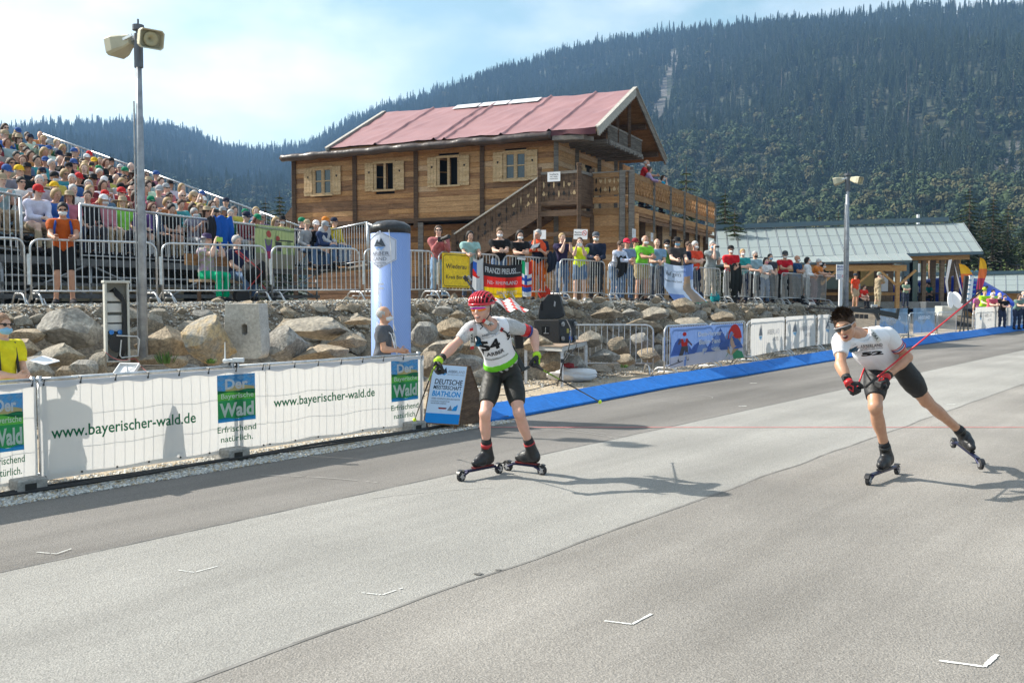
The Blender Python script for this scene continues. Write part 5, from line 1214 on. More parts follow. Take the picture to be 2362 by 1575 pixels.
hexp = [(hc, zc + hy * 1.15), (hc + hx, zc + hy * .6), (hc + hx, zc - hy * .6), (hc, zc - hy * 1.15), (hc - hx, zc - hy * .6), (hc - hx, zc + hy * .6)]
def filled(mb, pts, fn, l, c):
 vs = []; n = len(pts); fs = []
 for rr in (0.001, .25, .5, .75, 1.0):
  for i in range(n):
   for k in range(4):
    a, b = pts[i], pts[(i + 1) % n]; x, y = lerp(a[0], b[0], k / 4), lerp(a[1], b[1], k / 4); vs.append(fn(c[0] + (x - c[0]) * rr, c[1] + (y - c[1]) * rr, l))
 m_ = n * 4
 for r in range(4):
  for i in range(m_): j = (i + 1) % m_; fs.append((r * m_ + i, r * m_ + j, (r + 1) * m_ + j, (r + 1) * m_ + i))
 mb.add(vs, fs)
a = MB(); filled(a, hexp, cyl, .002, (hc, zc)); a.obj('hexagon', cmat((.62, .66, .78), 'print'), t)
b = MB(); hp2 = [(hc + (x - hc) * .94, zc + (y - zc) * .94) for x, y in hexp]; pts = [cyl(lerp(hp2[i][0], hp2[(i + 1) % 6][0], k / 5), lerp(hp2[i][1], hp2[(i + 1) % 6][1], k / 5), .005) for i in range(6) for k in range(5)]; b.tube(pts, .003, 4, closed=True); b.obj('hexagon_line', cmat((.25, .3, .42), 'print'), t)
up = lambda x, y, l=0: cyl(x, y, l + .010)
a, b = MB(), MB(); s = .10; x = hc - .06; y = zc + .045
shape(a, [(x - .03, y), (x + .025, y + .10), (x + .055, y + .055), (x + .085, y + .12), (x + .15, y)], up, .003, 2); shape(b, [(x - .02, y - .006), (x + .02, y - .045), (x + .05, y - .02), (x + .085, y - .055), (x + .14, y - .006)], up, .003, 2)
a.obj('logo_mountain', cmat((.07, .09, .12), 'print'), t); b.obj('logo_reflection', cmat((.2, .35, .65), 'print'), t)
a = MB(); letters(a, 'ARBER', up, hc, zc - .075, .048, .27, cx=True); letters(a, 'LAND', up, hc, zc - .15, .046, .2, cx=True); letters(a, 'BAYERISCHER', up, hc, zc - .195, .019, .19, cx=True); letters(a, 'WALD', up, hc, zc - .23, .022, .1, cx=True); strip(a, hc - .15, zc - .09, hc + .15, zc - .087, up, .003, 6, 1); a.obj('logo_lettering', cmat((.10, .12, .17), 'print'), t)
a = MB(); z = P(868, 678, Yc).z
for c in 'FINISH':
 if z < .1: break
 letters(a, c, up, -.14, z, .15, cx=True, bold=.02); z -= .27
a.obj('finish_lettering', cmat((.72, .76, .86), 'print'), t)
rp_ = MB(); rp_.tube([cyl(-.02, zt - .06, .02), cyl(.0, zt - .3, .03), cyl(.03, 1.2, .05), cyl(.035, 1.0, .08)], .004, 4)
for k in range(7): z = 1.32 - k * .05; rp_.tube([cyl(.03, z, .05), cyl(.05 - .03 * (k % 2), z - .08, .07), cyl(.03, z - .03, .05)], .005, 4)
rp_.obj('hanging_cord', mat('cord_white', (.6, .6, .58), .8), t)
q = ST(sx(533), FT, .98); t = thing('antenna', 'small white radio antenna strapped to the top of the fence', 'antenna', q); mb = MB(); mb.tube([(-.09, 0, .05), (.12, 0, .06)], .022, 10); mb.box((.07, 0, .06), (.12, .05, .045)); mb.obj('housing', mat('white_plastic', (.75, .76, .76), .4), t, bevel=.005)
mb = MB(); mb.tube([(-.07, 0, .06), (-.068, 0, .25)], [.008, .004], 6); mb.obj('rod', mat('white_plastic', (.75, .76, .76), .4), t)
mb = MB(); mb.tube([(-.02, 0, -.02), (-.02, 0, .04)], .012, 6); mb.tube([(.05, 0, -.02), (.05, 0, .04)], .012, 6); mb.obj('clamp', BLACKM, t)
# A-frame board
t = thing('a_frame_board', 'wooden A-frame board announcing the biathlon championship beside the racing skier', 'sign board', G(1045, 985))
bl = P(976, 976, 12.25); br = P(1059, 981, 12.35); tl_ = P(999, 838, 12.62); tr2 = P(1079, 834, 12.72)
ux = (br - bl).normalized(); w = (br - bl).length; h = (tl_ - bl).length; uy = (((tl_ - bl) + (tr2 - br)) / 2); shx = uy.dot(ux);
sh = (tl_ - bl).dot(ux) / h
nrm = ux.cross(uy).normalized()
def af(x, y, l=0.0): return bl + ux * x + ((tl_ - bl) / h) * y + nrm * l
WD = wood('ply_edge', (.22, .13, .07), (.32, .2, .11)); mb = MB(); mb.prism([af(0, 0), af(w, 0), af(w, h), af(0, h)], -nrm * .02); mb.obj('front_board', WD, t, True)
mb = MB(); strip(mb, .012, .012, w - .012, h - .012, af, .002, 1, 1); mb.obj('poster', cmat((.52, .64, .80), 'print'), t, True)
mb = MB(); strip(mb, .012, .012, w - .012, h * .175, af, .004, 1, 1); mb.obj('poster_foot', cmat((.0, .22, .62), 'print'), t, True)
back = Vector((.42, .62, 0)); k1 = MB(); p0, p1 = af(0, h), af(w, h); k1.prism([p0 + back * .04, p1 + back * .04, Vector((p1.x, p1.y, 0.03)) + back * .62 - (tl_ - bl) * Vector((1, 1, 0)).length * 0, Vector((p0.x, p0.y, 0.03)) + back * .62], nrm * -.02); k1.obj('rear_board', WD, t, True)
k1 = MB(); k1.prism([af(w, .03, -.02), af(w, h, -.02), p1 + back * .05, Vector((p1.x, p1.y, .03)) + back * .6, af(w, .0, -.02) + back * .3], ux * .012); k1.obj('side_flap', DKW, t, True)
dk, lb, gr, wt_, rd_, bk_ = MB(), MB(), MB(), MB(), MB(), MB()
letters(dk, 'DEUTSCHE', af, w * .13, h * .66, h * .085, w * .79, bold=.02, shear=.1); letters(dk, 'MEISTERSCHAFT', af, w * .12, h * .575, h * .065, w * .80, bold=.02, shear=.1)
letters(lb, 'BIATHLON', af, w * .11, h * .46, h * .085, w * .80, bold=.03, shear=.1)
letters(gr, 'ARBER HOHENZOLLERN SKISTADION', af, w * .11, h * .405, h * .03, w * .8, bold=.02, shear=.1); letters(gr, 'LANDESLEISTUNGSZENTRUM', af, w * .11, h * .365, h * .022, w * .52, bold=.02, shear=.1); letters(gr, 'AM GROSSEN ARBERSEE', af, w * .11, h * .33, h * .022, w * .44, bold=.02, shear=.1)
letters(dk, 'ARBER', af, w * .46, h * .86, h * .048, w * .25); letters(gr, 'LAND', af, w * .72, h * .86, h * .048, w * .22); letters(gr, 'BAYERISCHER WALD', af, w * .46, h * .82, h * .024, w * .48)
letters(wt_, 'www.ak-bayerischer-wald.de', af, w * .09, h * .085, h * .04, w * .82, bold=.02)
shape(dk, [(w * .2, h * .85), (w * .3, h * .93), (w * .34, h * .9), (w * .39, h * .95), (w * .44, h * .85)], af, .004); shape(lb, [(w * .2, h * .845), (w * .26, h * .81), (w * .3, h * .83), (w * .36, h * .81), (w * .43, h * .845)][::-1], af, .004)
shape(gr, [(w * .60, h * .23), (w * .68, h * .32), (w * .74, h * .23)], af, .004); shape(lb, [(w * .72, h * .23), (w * .78, h * .3), (w * .83, h * .31), (w * .86, h * .34), (w * .88, h * .31), (w * .86, h * .23)], af, .005)
shape(bk_, [(w * .34, h * .275), (w * .58, h * .275), (w * .57, h * .262), (w * .35, h * .262)][::-1], af, .004); shape(rd_, [(w * .35, h * .262), (w * .57, h * .262), (w * .56, h * .249), (w * .36, h * .249)][::-1], af, .004)
for m_, nm, c in ((dk, 'dark_lettering', (.02, .03, .05)), (lb, 'blue_lettering', (.01, .25, .6)), (gr, 'grey_lettering', (.18, .2, .25)), (wt_, 'web_address', (.75, .8, .85)), (rd_, 'red_mark', (.5, .03, .02)), (bk_, 'black_mark', (.02, .02, .02))): put(t, nm, m_, cmat(c, 'print'))
mb = MB();
for f in (.08, .9): mb.beam(af(w * f, 0, -.01) + Vector((0, 0, -.02)), af(w * f, 0, -.01) + Vector((.0, .1, -.07)), .04)
mb.obj('leg', DKW, t, True)
# the black speakers on the small stage table
tx0, tx1 = G(1212, 908), G(1297, 895)
tb = thing('stage_table', 'grey aluminium stage table carrying the black loudspeakers', 'table', G(1270, 880))
c0 = G(1208, 886); c1 = G(1297, 893); c2 = G(1356, 868); c3 = c0 + (c2 - c1); ht = P(1297, 800, c1.y).z
mb = MB(); mb.prism([p + Vector((0, 0, ht - .09)) for p in (c0, c1, c2, c3)], (0, 0, .09)); mb.obj('table_top', mat('table_grey', (.42, .42, .41), .6, var=.1), tb, True, bevel=.006)
mb = MB(); mb.prism([p + (p - (c0 + c2) / 2) * .02 + Vector((0, 0, ht + .001)) for p in (c0, c1, c2, c3)], (0, 0, .012)); mb.obj('cover_board', mat('table_ply', (.30, .22, .16), .7, var=.15), tb, True)
for p in (c0, c1, c2, c3): mb = MB(); q_ = p.lerp((c0 + c2) / 2, .06); mb.beam(q_, q_ + Vector((0, 0, ht - .09)), .055); mb.obj('leg', STEEL, tb, True)
zt_ = ht + .014; cen = (c0 + c2) / 2
e1 = (c1 - c0).normalized(); e2 = (c2 - c1).normalized()
t = thing('subwoofer', 'large black loudspeaker box with metal castors on the stage table', 'loudspeaker', cen + Vector((0, 0, zt_)))
x0_, x1_ = P(1230, 760, cen.y), P(1328, 760, cen.y); hh = P(1270, 737, cen.y).z - zt_
bx = [c0.lerp(c1, .18) + e2 * .12, c0.lerp(c1, .18) + e2 * .12 + e1 * 0, None]
A_ = P(1231, 797, cen.y - .25); A_.z = zt_; B_ = P(1290, 797, cen.y - .42); B_.z = zt_; C_ = P(1329, 790, cen.y + .12); C_.z = zt_; D_ = A_ + (C_ - B_)
mb = MB(); mb.prism([A_, B_, C_, D_], (0, 0, hh)); mb.obj('box', BLACKP, t, True, bevel=.012)
f1 = flat(A_, B_ - A_, (0, 0, 1)); f2 = flat(B_, C_ - B_, (0, 0, 1)); w1 = (B_ - A_).length; w2 = (C_ - B_).length
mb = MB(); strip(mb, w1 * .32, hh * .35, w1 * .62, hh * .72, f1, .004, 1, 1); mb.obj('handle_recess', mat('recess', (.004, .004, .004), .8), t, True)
mb = MB(); mb.tube([f1(w1 * .4, hh * .42, .012), f1(w1 * .6, hh * .42, .012)], .008, 6); mb.tube([f1(w1 * .47, hh * .42, .012), f1(w1 * .47, hh * .68, .012)], .008, 6); mb.obj('handle', STEELD, t, True)
for (x, y) in ((.14, .82), (.88, .82), (.14, .2), (.88, .2)):
 mb = MB(); c = f2(w2 * x, hh * y, .03); mb.tube([c - (f2(0, 0, 1) - f2(0, 0, 0)) * .02, c + (f2(0, 0, 1) - f2(0, 0, 0)) * .02], .045, 12); mb.box(c, (.05, .05, .08)); mb.obj('castor', STEELD, t, True)
mb = MB(); strip(mb, w2 * .42, hh * .42, w2 * .56, hh * .62, f2, .004, 1, 1); mb.obj('connector_plate', mat('plate_y', (.35, .30, .05), .5), t, True)
t = thing('stage_monitor', 'black wedge monitor loudspeaker standing on top of the big speaker box', 'loudspeaker', cen + Vector((0, 0, zt_ + hh)))
zb2 = zt_ + hh + .012; S1 = P(1241, 736, cen.y - .1); S2 = P(1300, 734, cen.y - .1); dx = S2.x - S1.x
prof = [(0, 0), (.52, 0), (.80, .02), (1.0, .13), (.80, 1.0), (.36, 1.0), (.06, .62), (0, .2)]
hm_ = P(1260, 679, cen.y).z - zb2
mb = MB(); mb.prism([Vector((S1.x + dx * x * 1.03, S1.y - .12 + .1 * x, zb2 + hm_ * y)) for x, y in prof], (.05, .42, 0)); mo = mb.obj('box', BLACKP, t, True, bevel=.01)
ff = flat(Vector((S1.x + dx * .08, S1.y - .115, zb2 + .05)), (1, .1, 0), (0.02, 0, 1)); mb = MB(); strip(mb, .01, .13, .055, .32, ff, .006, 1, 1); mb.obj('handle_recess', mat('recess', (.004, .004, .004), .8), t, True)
mb = MB(); shape(mb, [(.27, .22), (.30, .2), (.31, .3), (.28, .32)], ff, .012); mb.obj('badge', mat('badge_grey', (.35, .35, .36), .4), t, True)
q = P(1316, 795, cen.y - .3); t = thing('water_bottle', 'blue-labelled water bottle beside the castors of the speaker box', 'bottle', (q.x, q.y, zt_)); mb = MB(); mb.lathe([(.03, 0), (.032, .04), (.032, .15), (.014, .2), (.013, .23)], 12); mb.obj('bottle', mat('bottle_clear', (.35, .45, .5), .15, trans=.4), t, smooth=True); mb = MB(); mb.lathe([(.0335, .06), (.0335, .14)], 12); mb.obj('bottle_label', mat('bottle_blue', (.02, .1, .5), .4), t); mb = MB(); mb.lathe([(.015, .23), (.015, .25)], 8); mb.obj('cap', PAPER, t)
cable('speaker_cable', [P(1307, 737, 18.4), P(1318, 765, 17.9), P(1312, 800, 17.6), P(1299, 835, 17.5), P(1291, 870, 17.6), P(1285, 890, 17.9)], .012, 'black cable running from the monitor loudspeaker down to the ground')
cable('speaker_cable', [P(1326, 788, 18.0), P(1329, 800, 17.8), P(1310, 822, 17.6), P(1297, 845, 17.6), P(1294, 885, 17.8)], .010, 'thinner black cable hanging from the side of the speaker box')
mb = MB(); p = P(1297, 832, 17.5); mb.box(p, (.06, .05, .07)); mb.obj('cable_plug', BLACKM, label='black plug coupling hanging on the speaker cables', cat='plug')
cable('ground_cable', [G(1130, 915), G(1185, 908), G(1240, 896), G(1290, 882), G(1340, 874), G(1400, 868), G(1480, 862)] , .014, 'black cable across the sand behind the blue boards, left part')
cable('ground_cable', [G(1500, 868), G(1560, 862), G(1640, 846), G(1700, 836), G(1760, 830), G(1850, 815)], .014, 'black cable across the sand below the fan banner')
q = G(1318, 880); t = thing('tarpaulin_bundle', 'folded white tarpaulin bundle with a red cloth on it, under the stage table', 'tarpaulin', q)
bmm = boulder_mesh('cloth_roll', 31, .52, .26, .13, 2); o = obj_from('cloth_roll', bmm, mat('white_tarp', (.66, .66, .67), .7, bump=1.0, bscale=8), t); o.location = (0, 0, .12)
bmm = boulder_mesh('cloth_fold', 33, .40, .3, .16, 4); o = obj_from('cloth_fold', bmm, mat('white_tarp', (.66, .66, .67), .7, bump=1.0, bscale=8), t); o.location = (.12, .05, .17)
o = obj_from('red_cloth', boulder_mesh('red_cloth', 35, .18, .1, .06, 6), mat('red_cloth', (.22, .015, .02), .8), t); o.location = (-.02, -.05, .33)
# blue kerb boards
BLUB = mat('blue_board', (0.0, 0.14, 0.50), .75, var=.12, vscale=3, fine=.12, bscale=14, bump=.2)
path = [ST(s, tedge(s) - .02) for s in np.arange(10.1, 78, .25)]
d0 = [0]
for a, b in zip(path, path[1:]): d0.append(d0[-1] + (b - a).length)
def along(d):
 for i in range(len(d0) - 1):
  if d0[i + 1] >= d: return path[i].lerp(path[i + 1], (d - d0[i]) / (d0[i + 1] - d0[i]))
 return path[-1]
def NTH(k): return (['first', 'second', 'third', 'fourth', 'fifth', 'sixth', 'seventh', 'eighth', 'ninth', 'tenth', 'eleventh', 'twelfth', 'thirteenth', 'fourteenth', 'fifteenth', 'sixteenth', 'seventeenth', 'eighteenth', 'nineteenth', 'twentieth'] + ['twenty-' + q for q in ('first', 'second', 'third', 'fourth', 'fifth', 'sixth', 'seventh', 'eighth', 'ninth')] + ['thirtieth'] + ['thirty-' + q for q in ('first', 'second', 'third', 'fourth', 'fifth', 'sixth', 'seventh', 'eighth', 'ninth')])[k]
dcur = 0; k = 0
while dcur < d0[-1] - 2:
 L_ = 1.95; a, b = along(dcur + .0), along(dcur + L_); u = (b - a).normalized(); n = Vector((-u.y, u.x, 0)); a += n * rc.uniform(-.015, .015)
 t = MB(); hb_ = lerp(.19, .27, min(1, dcur / 30)); wv = [(0, .0, .0), (0, .0, .035), (0, .36, hb_), (0, .39, hb_ - .02), (0, .42, 0)]
 t.prism([a + n * y + Vector((0, 0, z + .004)) for _, y, z in wv][::-1], u * (L_ - .012)); t.obj('padding_board', BLUB, label='blue padding board edging the track, %s of the row from the camera end' % NTH(k), cat='padding board', group='blue boards edging the track'); dcur += L_; k += 1
tap = G(1150, 968)
# signs, flags and banners on the upper barriers
p, q = bar_pt(1016), bar_pt(1085); p += Vector((.05, -.07, 0)); q += Vector((.0, -.07, 0))
ux = (q - p).normalized(); w = (q - p).length; zb_, ztp = P(1045, 663, p.y).z, P(1045, 583, p.y).z; hh = ztp - zb_
t = thing('town_sign', 'yellow scratched town sign hung on the barrier below the striped-shirt woman', 'sign', (p + q) / 2); fn = flat(Vector((p.x, p.y, zb_)), ux, (0, 0, 1)); nn = fn(0, 0, 1) - fn(0, 0, 0)
mb = MB(); mb.prism([fn(0, 0), fn(w, 0), fn(w, hh), fn(0, hh)], -nn * .02); mb.obj('plate', mat('sign_yellow', (.90, .62, .0), .55, col2=(.78, .50, .01), vscale=9, fine=.15, bscale=30), t, True, bevel=.01)
ib = MB(); r = .05; rr = [(r + .035, .035), (w - r - .035, .035), (w - .035, r + .035), (w - .035, hh - r - .035), (w - r - .035, hh - .035), (r + .035, hh - .035), (.035, hh - r - .035), (.035, r + .035)]
ib.tube([fn(x, y, .004) for x, y in rr], .006, 4, closed=True); letters(ib, 'Wiederau', fn, w * .12, hh * .56, hh * .135, w * .74, bold=.01); letters(ib, 'Kreis Borna', fn, w * .13, hh * .26, hh * .115, w * .74, bold=.008); ib.obj('lettering', INK, t, True)
def drape(name, px0, px1, y_top, y_bot, label, off, stripes, wave=.03, low=None, cat='flag', seed=1, nu=60, nv=30):
 p, q = bar_pt(px0), bar_pt(px1); ux = (q - p); ux.z = 0; w = ux.length; ux.normalize(); n = Vector((ux.y, -ux.x, 0)); Ym = (p.y + q.y) / 2; zt = P(px0, y_top, p.y).z; zb2 = P(px0, y_bot, p.y).z; h = zt - zb2
 def fn(x, y, l=0.0):      # y from the bottom
  u, v = x / w, y / h; f = 1 - v
  dz = -(.06 * h) * math.sin(u * math.pi) * (1 if v > .5 else .6)
  wv = wave * (math.sin(u * 16 + seed + f * 2) * (.3 + f) + .6 * mnoise.noise(Vector((u * 5, v * 3, seed)))); e = low(u, f) if low else (0, 0, 0)
  return Vector((p.x, p.y, zb2)) + ux * (x + e[0]) + n * (off + wv + l + e[1]) + Vector((0, 0, y + dz + e[2]))
 t = thing(name, label, cat, (p + q) / 2 + Vector((0, 0, .8))); me = grid_mesh('cloth', lambda u, v: fn(u * w, v * h), nu, nv)
 idx = [stripes[0]((i % nu + .5) / nu, (i // nu + .5) / nv) for i in range(nu * nv)]; me.polygons.foreach_set('material_index', idx)
 obj_from('cloth', me, stripes[1], t, True); return t, fn, w, h
FK = lambda c: mat('flag_%02x%02x%02x' % tuple(int(255 * x) for x in c), c, .75, transl=.25, bump=.2, bscale=8)
fb, fr_, fy, fw, fbl, fg = FK((.015, .015, .018)), FK((.62, .02, .012)), FK((.80, .52, .0)), FK((.75, .75, .76)), FK((.02, .09, .42)), FK((.0, .3, .12))
t, fn, w, h = drape('fan_flag', 1109, 1198, 606, 685, 'black, red and gold fan flag, white lettering, on the barrier', .09, (lambda u, v: 0 if v > .64 else (1 if v > .30 else 2), [fb, fr_, fy]), .014)
a = MB(); letters(a, 'FRANZI PREUSS.....', fn, w * .03, h * .74, h * .16, w * .93, bold=.02); letters(a, 'NE- RHEINLAND', fn, w * .10, h * .40, h * .12, w * .78, bold=.015); letters(a, 'RUHRPOTT', fn, w * .32, h * .10, h * .11, w * .55, bold=.015); a.obj('lettering', fw, t, True)
t, fn, w, h = drape('nations_flag', 1086, 1109, 594, 690, 'narrow white, red and blue flag left of the black, red and gold flag', .07, (lambda u, v: 1 if (v < .75 - u * .25 and v > .58) else (2 if (v > .58 and u < .4 and v < .92) else (2 if (v < .25 and v > .1) else (1 if v < .1 else 0))), [fw, fr_, fbl]), .02, seed=3, nu=14)
t, fn, w, h = drape('nations_flag', 1198, 1221, 600, 682, 'narrow flag with green field and blue cross right of the gold-striped flag', .08, (lambda u, v: (3 if u < .35 else (1 if u > .68 else 0)) if v > .62 else ((2 if (abs(v - .5) < .05 or abs(u - .4) < .12) else 0) if v > .34 else (1 if v > .25 else (2 if v > .12 else 0))), [fw, fr_, fbl, fg]), .015, seed=5, nu=14)
q0 = P(1150, 688, 20.8); me = grid_mesh('cloth', lambda u, v: Vector((lerp(q0.x - .15, q0.x + .3, u) + v * .35, 20.9 - v * .5, lerp(1.66, 1.42, v) + .03 * math.sin(u * 9 + v * 4))), 24, 16); idx = [1 if ((i % 24) // 3 + (i // 24) // 4) % 3 == 0 else 0 for i in range(24 * 16)]; me.polygons.foreach_set('material_index', idx)
o = obj_from('fallen_flag', me, [fw, fr_], label='white and red flag end lying down the gravel below the gold flag', cat='flag')
sky_b, sky_l, f_grn, f_brn, f_hair = FK((.16, .26, .58)), FK((.50, .60, .78)), FK((.05, .38, .22)), FK((.34, .26, .20)), FK((.42, .28, .18))
def low(u, f): return (max(0, f - .6) ** 1.2 * 1.3 * (.3 + u), .1 + max(0, f - .55) * .9, -max(0, f - .7) * .25 * u)
t, fn, w, h = drape('fan_banner', 1517, 1586, 606, 706, 'pale blue fan banner with dark lettering and a portrait draped down to the stones', .10, (lambda u, v: (2 if v < .12 and u > .45 else (4 if (abs(u - .78) < .10 and .58 < v < .74) else (3 if (abs(u - .78) < .18 * (1.2 - v) and v < .70) else (0 if (u > .66 and v > .62) or (v < .3 and u < .5) else 1)))), [sky_b, sky_l, f_grn, f_brn, f_hair]), .025, low, 'banner', 7)
a = MB(); letters(a, "Auf geht's", fn, w * .06, h * .74, h * .10, w * .52); letters(a, 'Vanessa Hinz Fanclub', fn, w * .02, h * .60, h * .05, w * .6); a.obj('lettering', BLK, t, True)
mt_b, mt_s, snow = FK((.06, .13, .40)), FK((.17, .28, .58)), FK((.62, .57, .60))
pa = RB[1] + Vector((.05, -.05, 0)); pb = RB[1].lerp(RB[2], .90) + Vector((0, -.05, 0))
t, fn, ln, h = banner('fan_banner', pa, pb, .20, 1.06, 'blue mountain fan banner with a skier and a red-hatted woman, by the track', m=mt_s, off=-.06, wave=.02, seed=2)
a = MB();
for (x0, pk, x1, hh2) in ((0, .5, 1.4, .62), (1.0, 1.7, 2.3, .55), (2.0, ln * .66, ln * .8, .78), (ln * .5, ln * .9, ln, .6)): shape(a, [(x0, .25), (x0 + (pk - x0) * .5, .25 + (hh2 - .25) * .6), (pk, hh2), (pk + (x1 - pk) * .4, .25 + (hh2 - .25) * .7), (x1, .25)][::-1], fn, .003, 3)
put(t, 'mountain_print', a, mt_b); a = MB(); strip(a, 0, 0, ln, .26, fn, .005, 20, 3, hi=lambda u: .12 * (u - .3)); put(t, 'snow_print', a, snow)
X = ln; a = MB(); tf = lambda x, y, l=0: fn(x, y, l + .006); letters(a, 'Denise-Herrmann-', tf, X * .35, .62, .105, X * .36, bold=.02); letters(a, 'Biathlon-Fanclub', tf, X * .36, .44, .105, X * .33, bold=.02); letters(a, '#WirLebenWinter', tf, X * .39, .27, .085, X * .28, bold=.02); put(t, 'lettering', a, fw)
def blob(x, y, rx, ry, n=12, fnn=None): return [(x + rx * math.cos(6.2832 * i / n), y + ry * math.sin(6.2832 * i / n)) for i in range(n)]
sk1, sk2, sk3 = MB(), MB(), MB(); xx = X * .17; up = lambda x, y, l=0: fn(xx + (x - xx) * 1.9, y, l + .004)
shape(sk1, blob(xx, .70, .05, .045), up, .003); shape(sk1, [(xx - .09, .60), (xx + .09, .60), (xx + .07, .44), (xx - .07, .44)][::-1], up, .003); shape(sk2, [(xx - .07, .44), (xx + .08, .44), (xx + .12, .12), (xx + .05, .12), (xx, .36), (xx - .10, .10), (xx - .17, .12)][::-1], up, .003); shape(sk3, [(xx - .1, .6), (xx - .2, .42), (xx - .16, .42), (xx - .06, .56)], up, .003); shape(sk3, [(xx + .06, .6), (xx + .26, .46), (xx + .25, .42), (xx + .06, .52)][::-1], up, .003); shape(sk2, [(xx - .45, .04), (xx - .05, .11), (xx - .05, .13), (xx - .45, .06)][::1], up, .003)
put(t, 'printed_skier', sk1, fr_); put(t, 'printed_skier_legs', sk2, FK((.08, .07, .08))); put(t, 'printed_skier_arms', sk3, FK((.15, .08, .12)))
fx = X * .87; up = lambda x, y, l=0: fn(fx + (x - fx) * 2.2, y, l + .004); f1_, f2_, f3_, f4_ = MB(), MB(), MB(), MB()
shape(f4_, blob(fx - .05, .42, .24, .34, 16), up, .001); shape(f1_, blob(fx, .44, .16, .20, 16), up, .003); shape(f2_, [(fx - .21, .50)] + [(fx + .21 * math.cos(a_), .53 + .32 * math.sin(a_)) for a_ in [math.pi - i * math.pi / 9 for i in range(10)]] + [(fx + .21, .50)], up, .005); shape(f3_, [(fx - .28, .0), (fx + .28, .0), (fx + .22, .16), (fx, .24), (fx - .22, .16)], up, .004)
dk_ = MB(); shape(dk_, blob(fx - .06, .46, .025, .012, 8), up, .006); shape(dk_, blob(fx + .06, .46, .025, .012, 8), up, .006); wm_ = MB(); shape(wm_, [(fx - .07, .35), (fx, .32), (fx + .07, .35), (fx, .36)], up, .006)
for m_, nm, c in ((f1_, 'printed_face', FK((.62, .38, .27))), (f2_, 'printed_hat', fr_), (f3_, 'printed_jacket', FK((.05, .30, .14))), (f4_, 'printed_hair', FK((.50, .33, .18))), (dk_, 'printed_eyes', fb), (wm_, 'printed_smile', fw)): put(t, nm, m_, c)
def hotel(p, q, lab, seed, sc=1.0, z0=.2, z1=1.1):
 t, fn, ln, h = banner('hotel_banner', p, q, z0, z1, lab, off=-.06, wave=.008, seed=seed); mountains(t, fn, ln * .22, h * .52, h * .36, GREY_, BLUL)
 a = MB(); letters(a, 'ARBER', fn, ln * .46, h * .52, h * .15, ln * .21); letters(a, '-HOTEL', fn, ln * .62, h * .33, h * .10, ln * .22); put(t, 'lettering', a, GREY_); a = MB(); letters(a, 'LAND', fn, ln * .68, h * .52, h * .15, ln * .17); put(t, 'light_lettering', a, GREYL); return t
for i, lb in ((2, 'leftmost of the three white hotel banners on barriers behind the blue boards'), (3, 'middle of the three white hotel banners behind the blue boards'), (4, 'third white hotel banner, partly hidden by the bending skier')):
 a_, b_ = RB[i], RB[i + 1]; hotel(a_.lerp(b_, .03) + Vector((0, -.04, 0)), a_.lerp(b_, .97) + Vector((0, -.04, 0)), lb, i * 2.0, z1=1.15)
# people
def ik(a, c, l1, l2, pole):
 a, c, pole = Vector(a), Vector(c), Vector(pole); d = c - a; L_ = min(d.length, (l1 + l2) * .999); u = d.normalized(); c = a + u * L_
 x = (l1 * l1 - l2 * l2 + L_ * L_) / (2 * L_); h = math.sqrt(max(0, l1 * l1 - x * x)); p = (pole - u * pole.dot(u)).normalized(); return a + u * x + p * h, c
FW = Vector((0, -1, 0))
def skeleton(pel, tdir, hdir=None, look=None, hip=None, kn=None, an=None, wr=None, pole=((-.6, .5, -.6), (.6, .5, -.6)), fdir=((-.2, -1, 0), (.2, -1, 0)), s=1.0, shw=.185, fwd=FW):
 J = {'s': s, 'fwd': Vector(fwd)}; pel = Vector(pel); t = Vector(tdir).normalized(); rt = Vector(fwd).cross(t).normalized() * -1
 rt = t.cross(Vector(fwd)).normalized()        # towards +x when facing -Y
 rt = -rt if rt.dot(Vector((1, 0, 0))) < 0 and abs(fwd[1]) > .5 else rt
 J['pel'] = pel; J['t'] = t; J['rt'] = rt; J['neck'] = pel + t * .49 * s; hd = Vector(hdir or t).normalized(); J['hc'] = J['neck'] + hd * .165 * s
 J['hf'] = bframe(hd, look or fwd)
 J['sh'] = [pel + t * .435 * s - rt * shw * s, pel + t * .435 * s + rt * shw * s]
 J['hip'] = [Vector(h) for h in hip]; J['kn'] = [Vector(h) for h in kn]; J['an'] = [Vector(h) for h in an]; J['fd'] = [Vector(f).normalized() for f in fdir]
 J['el'], J['wr'] = [], []
 for i in (0, 1):
  e, w = ik(J['sh'][i], wr[i], .285 * s, .25 * s, pole[i]); J['el'].append(e); J['wr'].append(w)
 return J
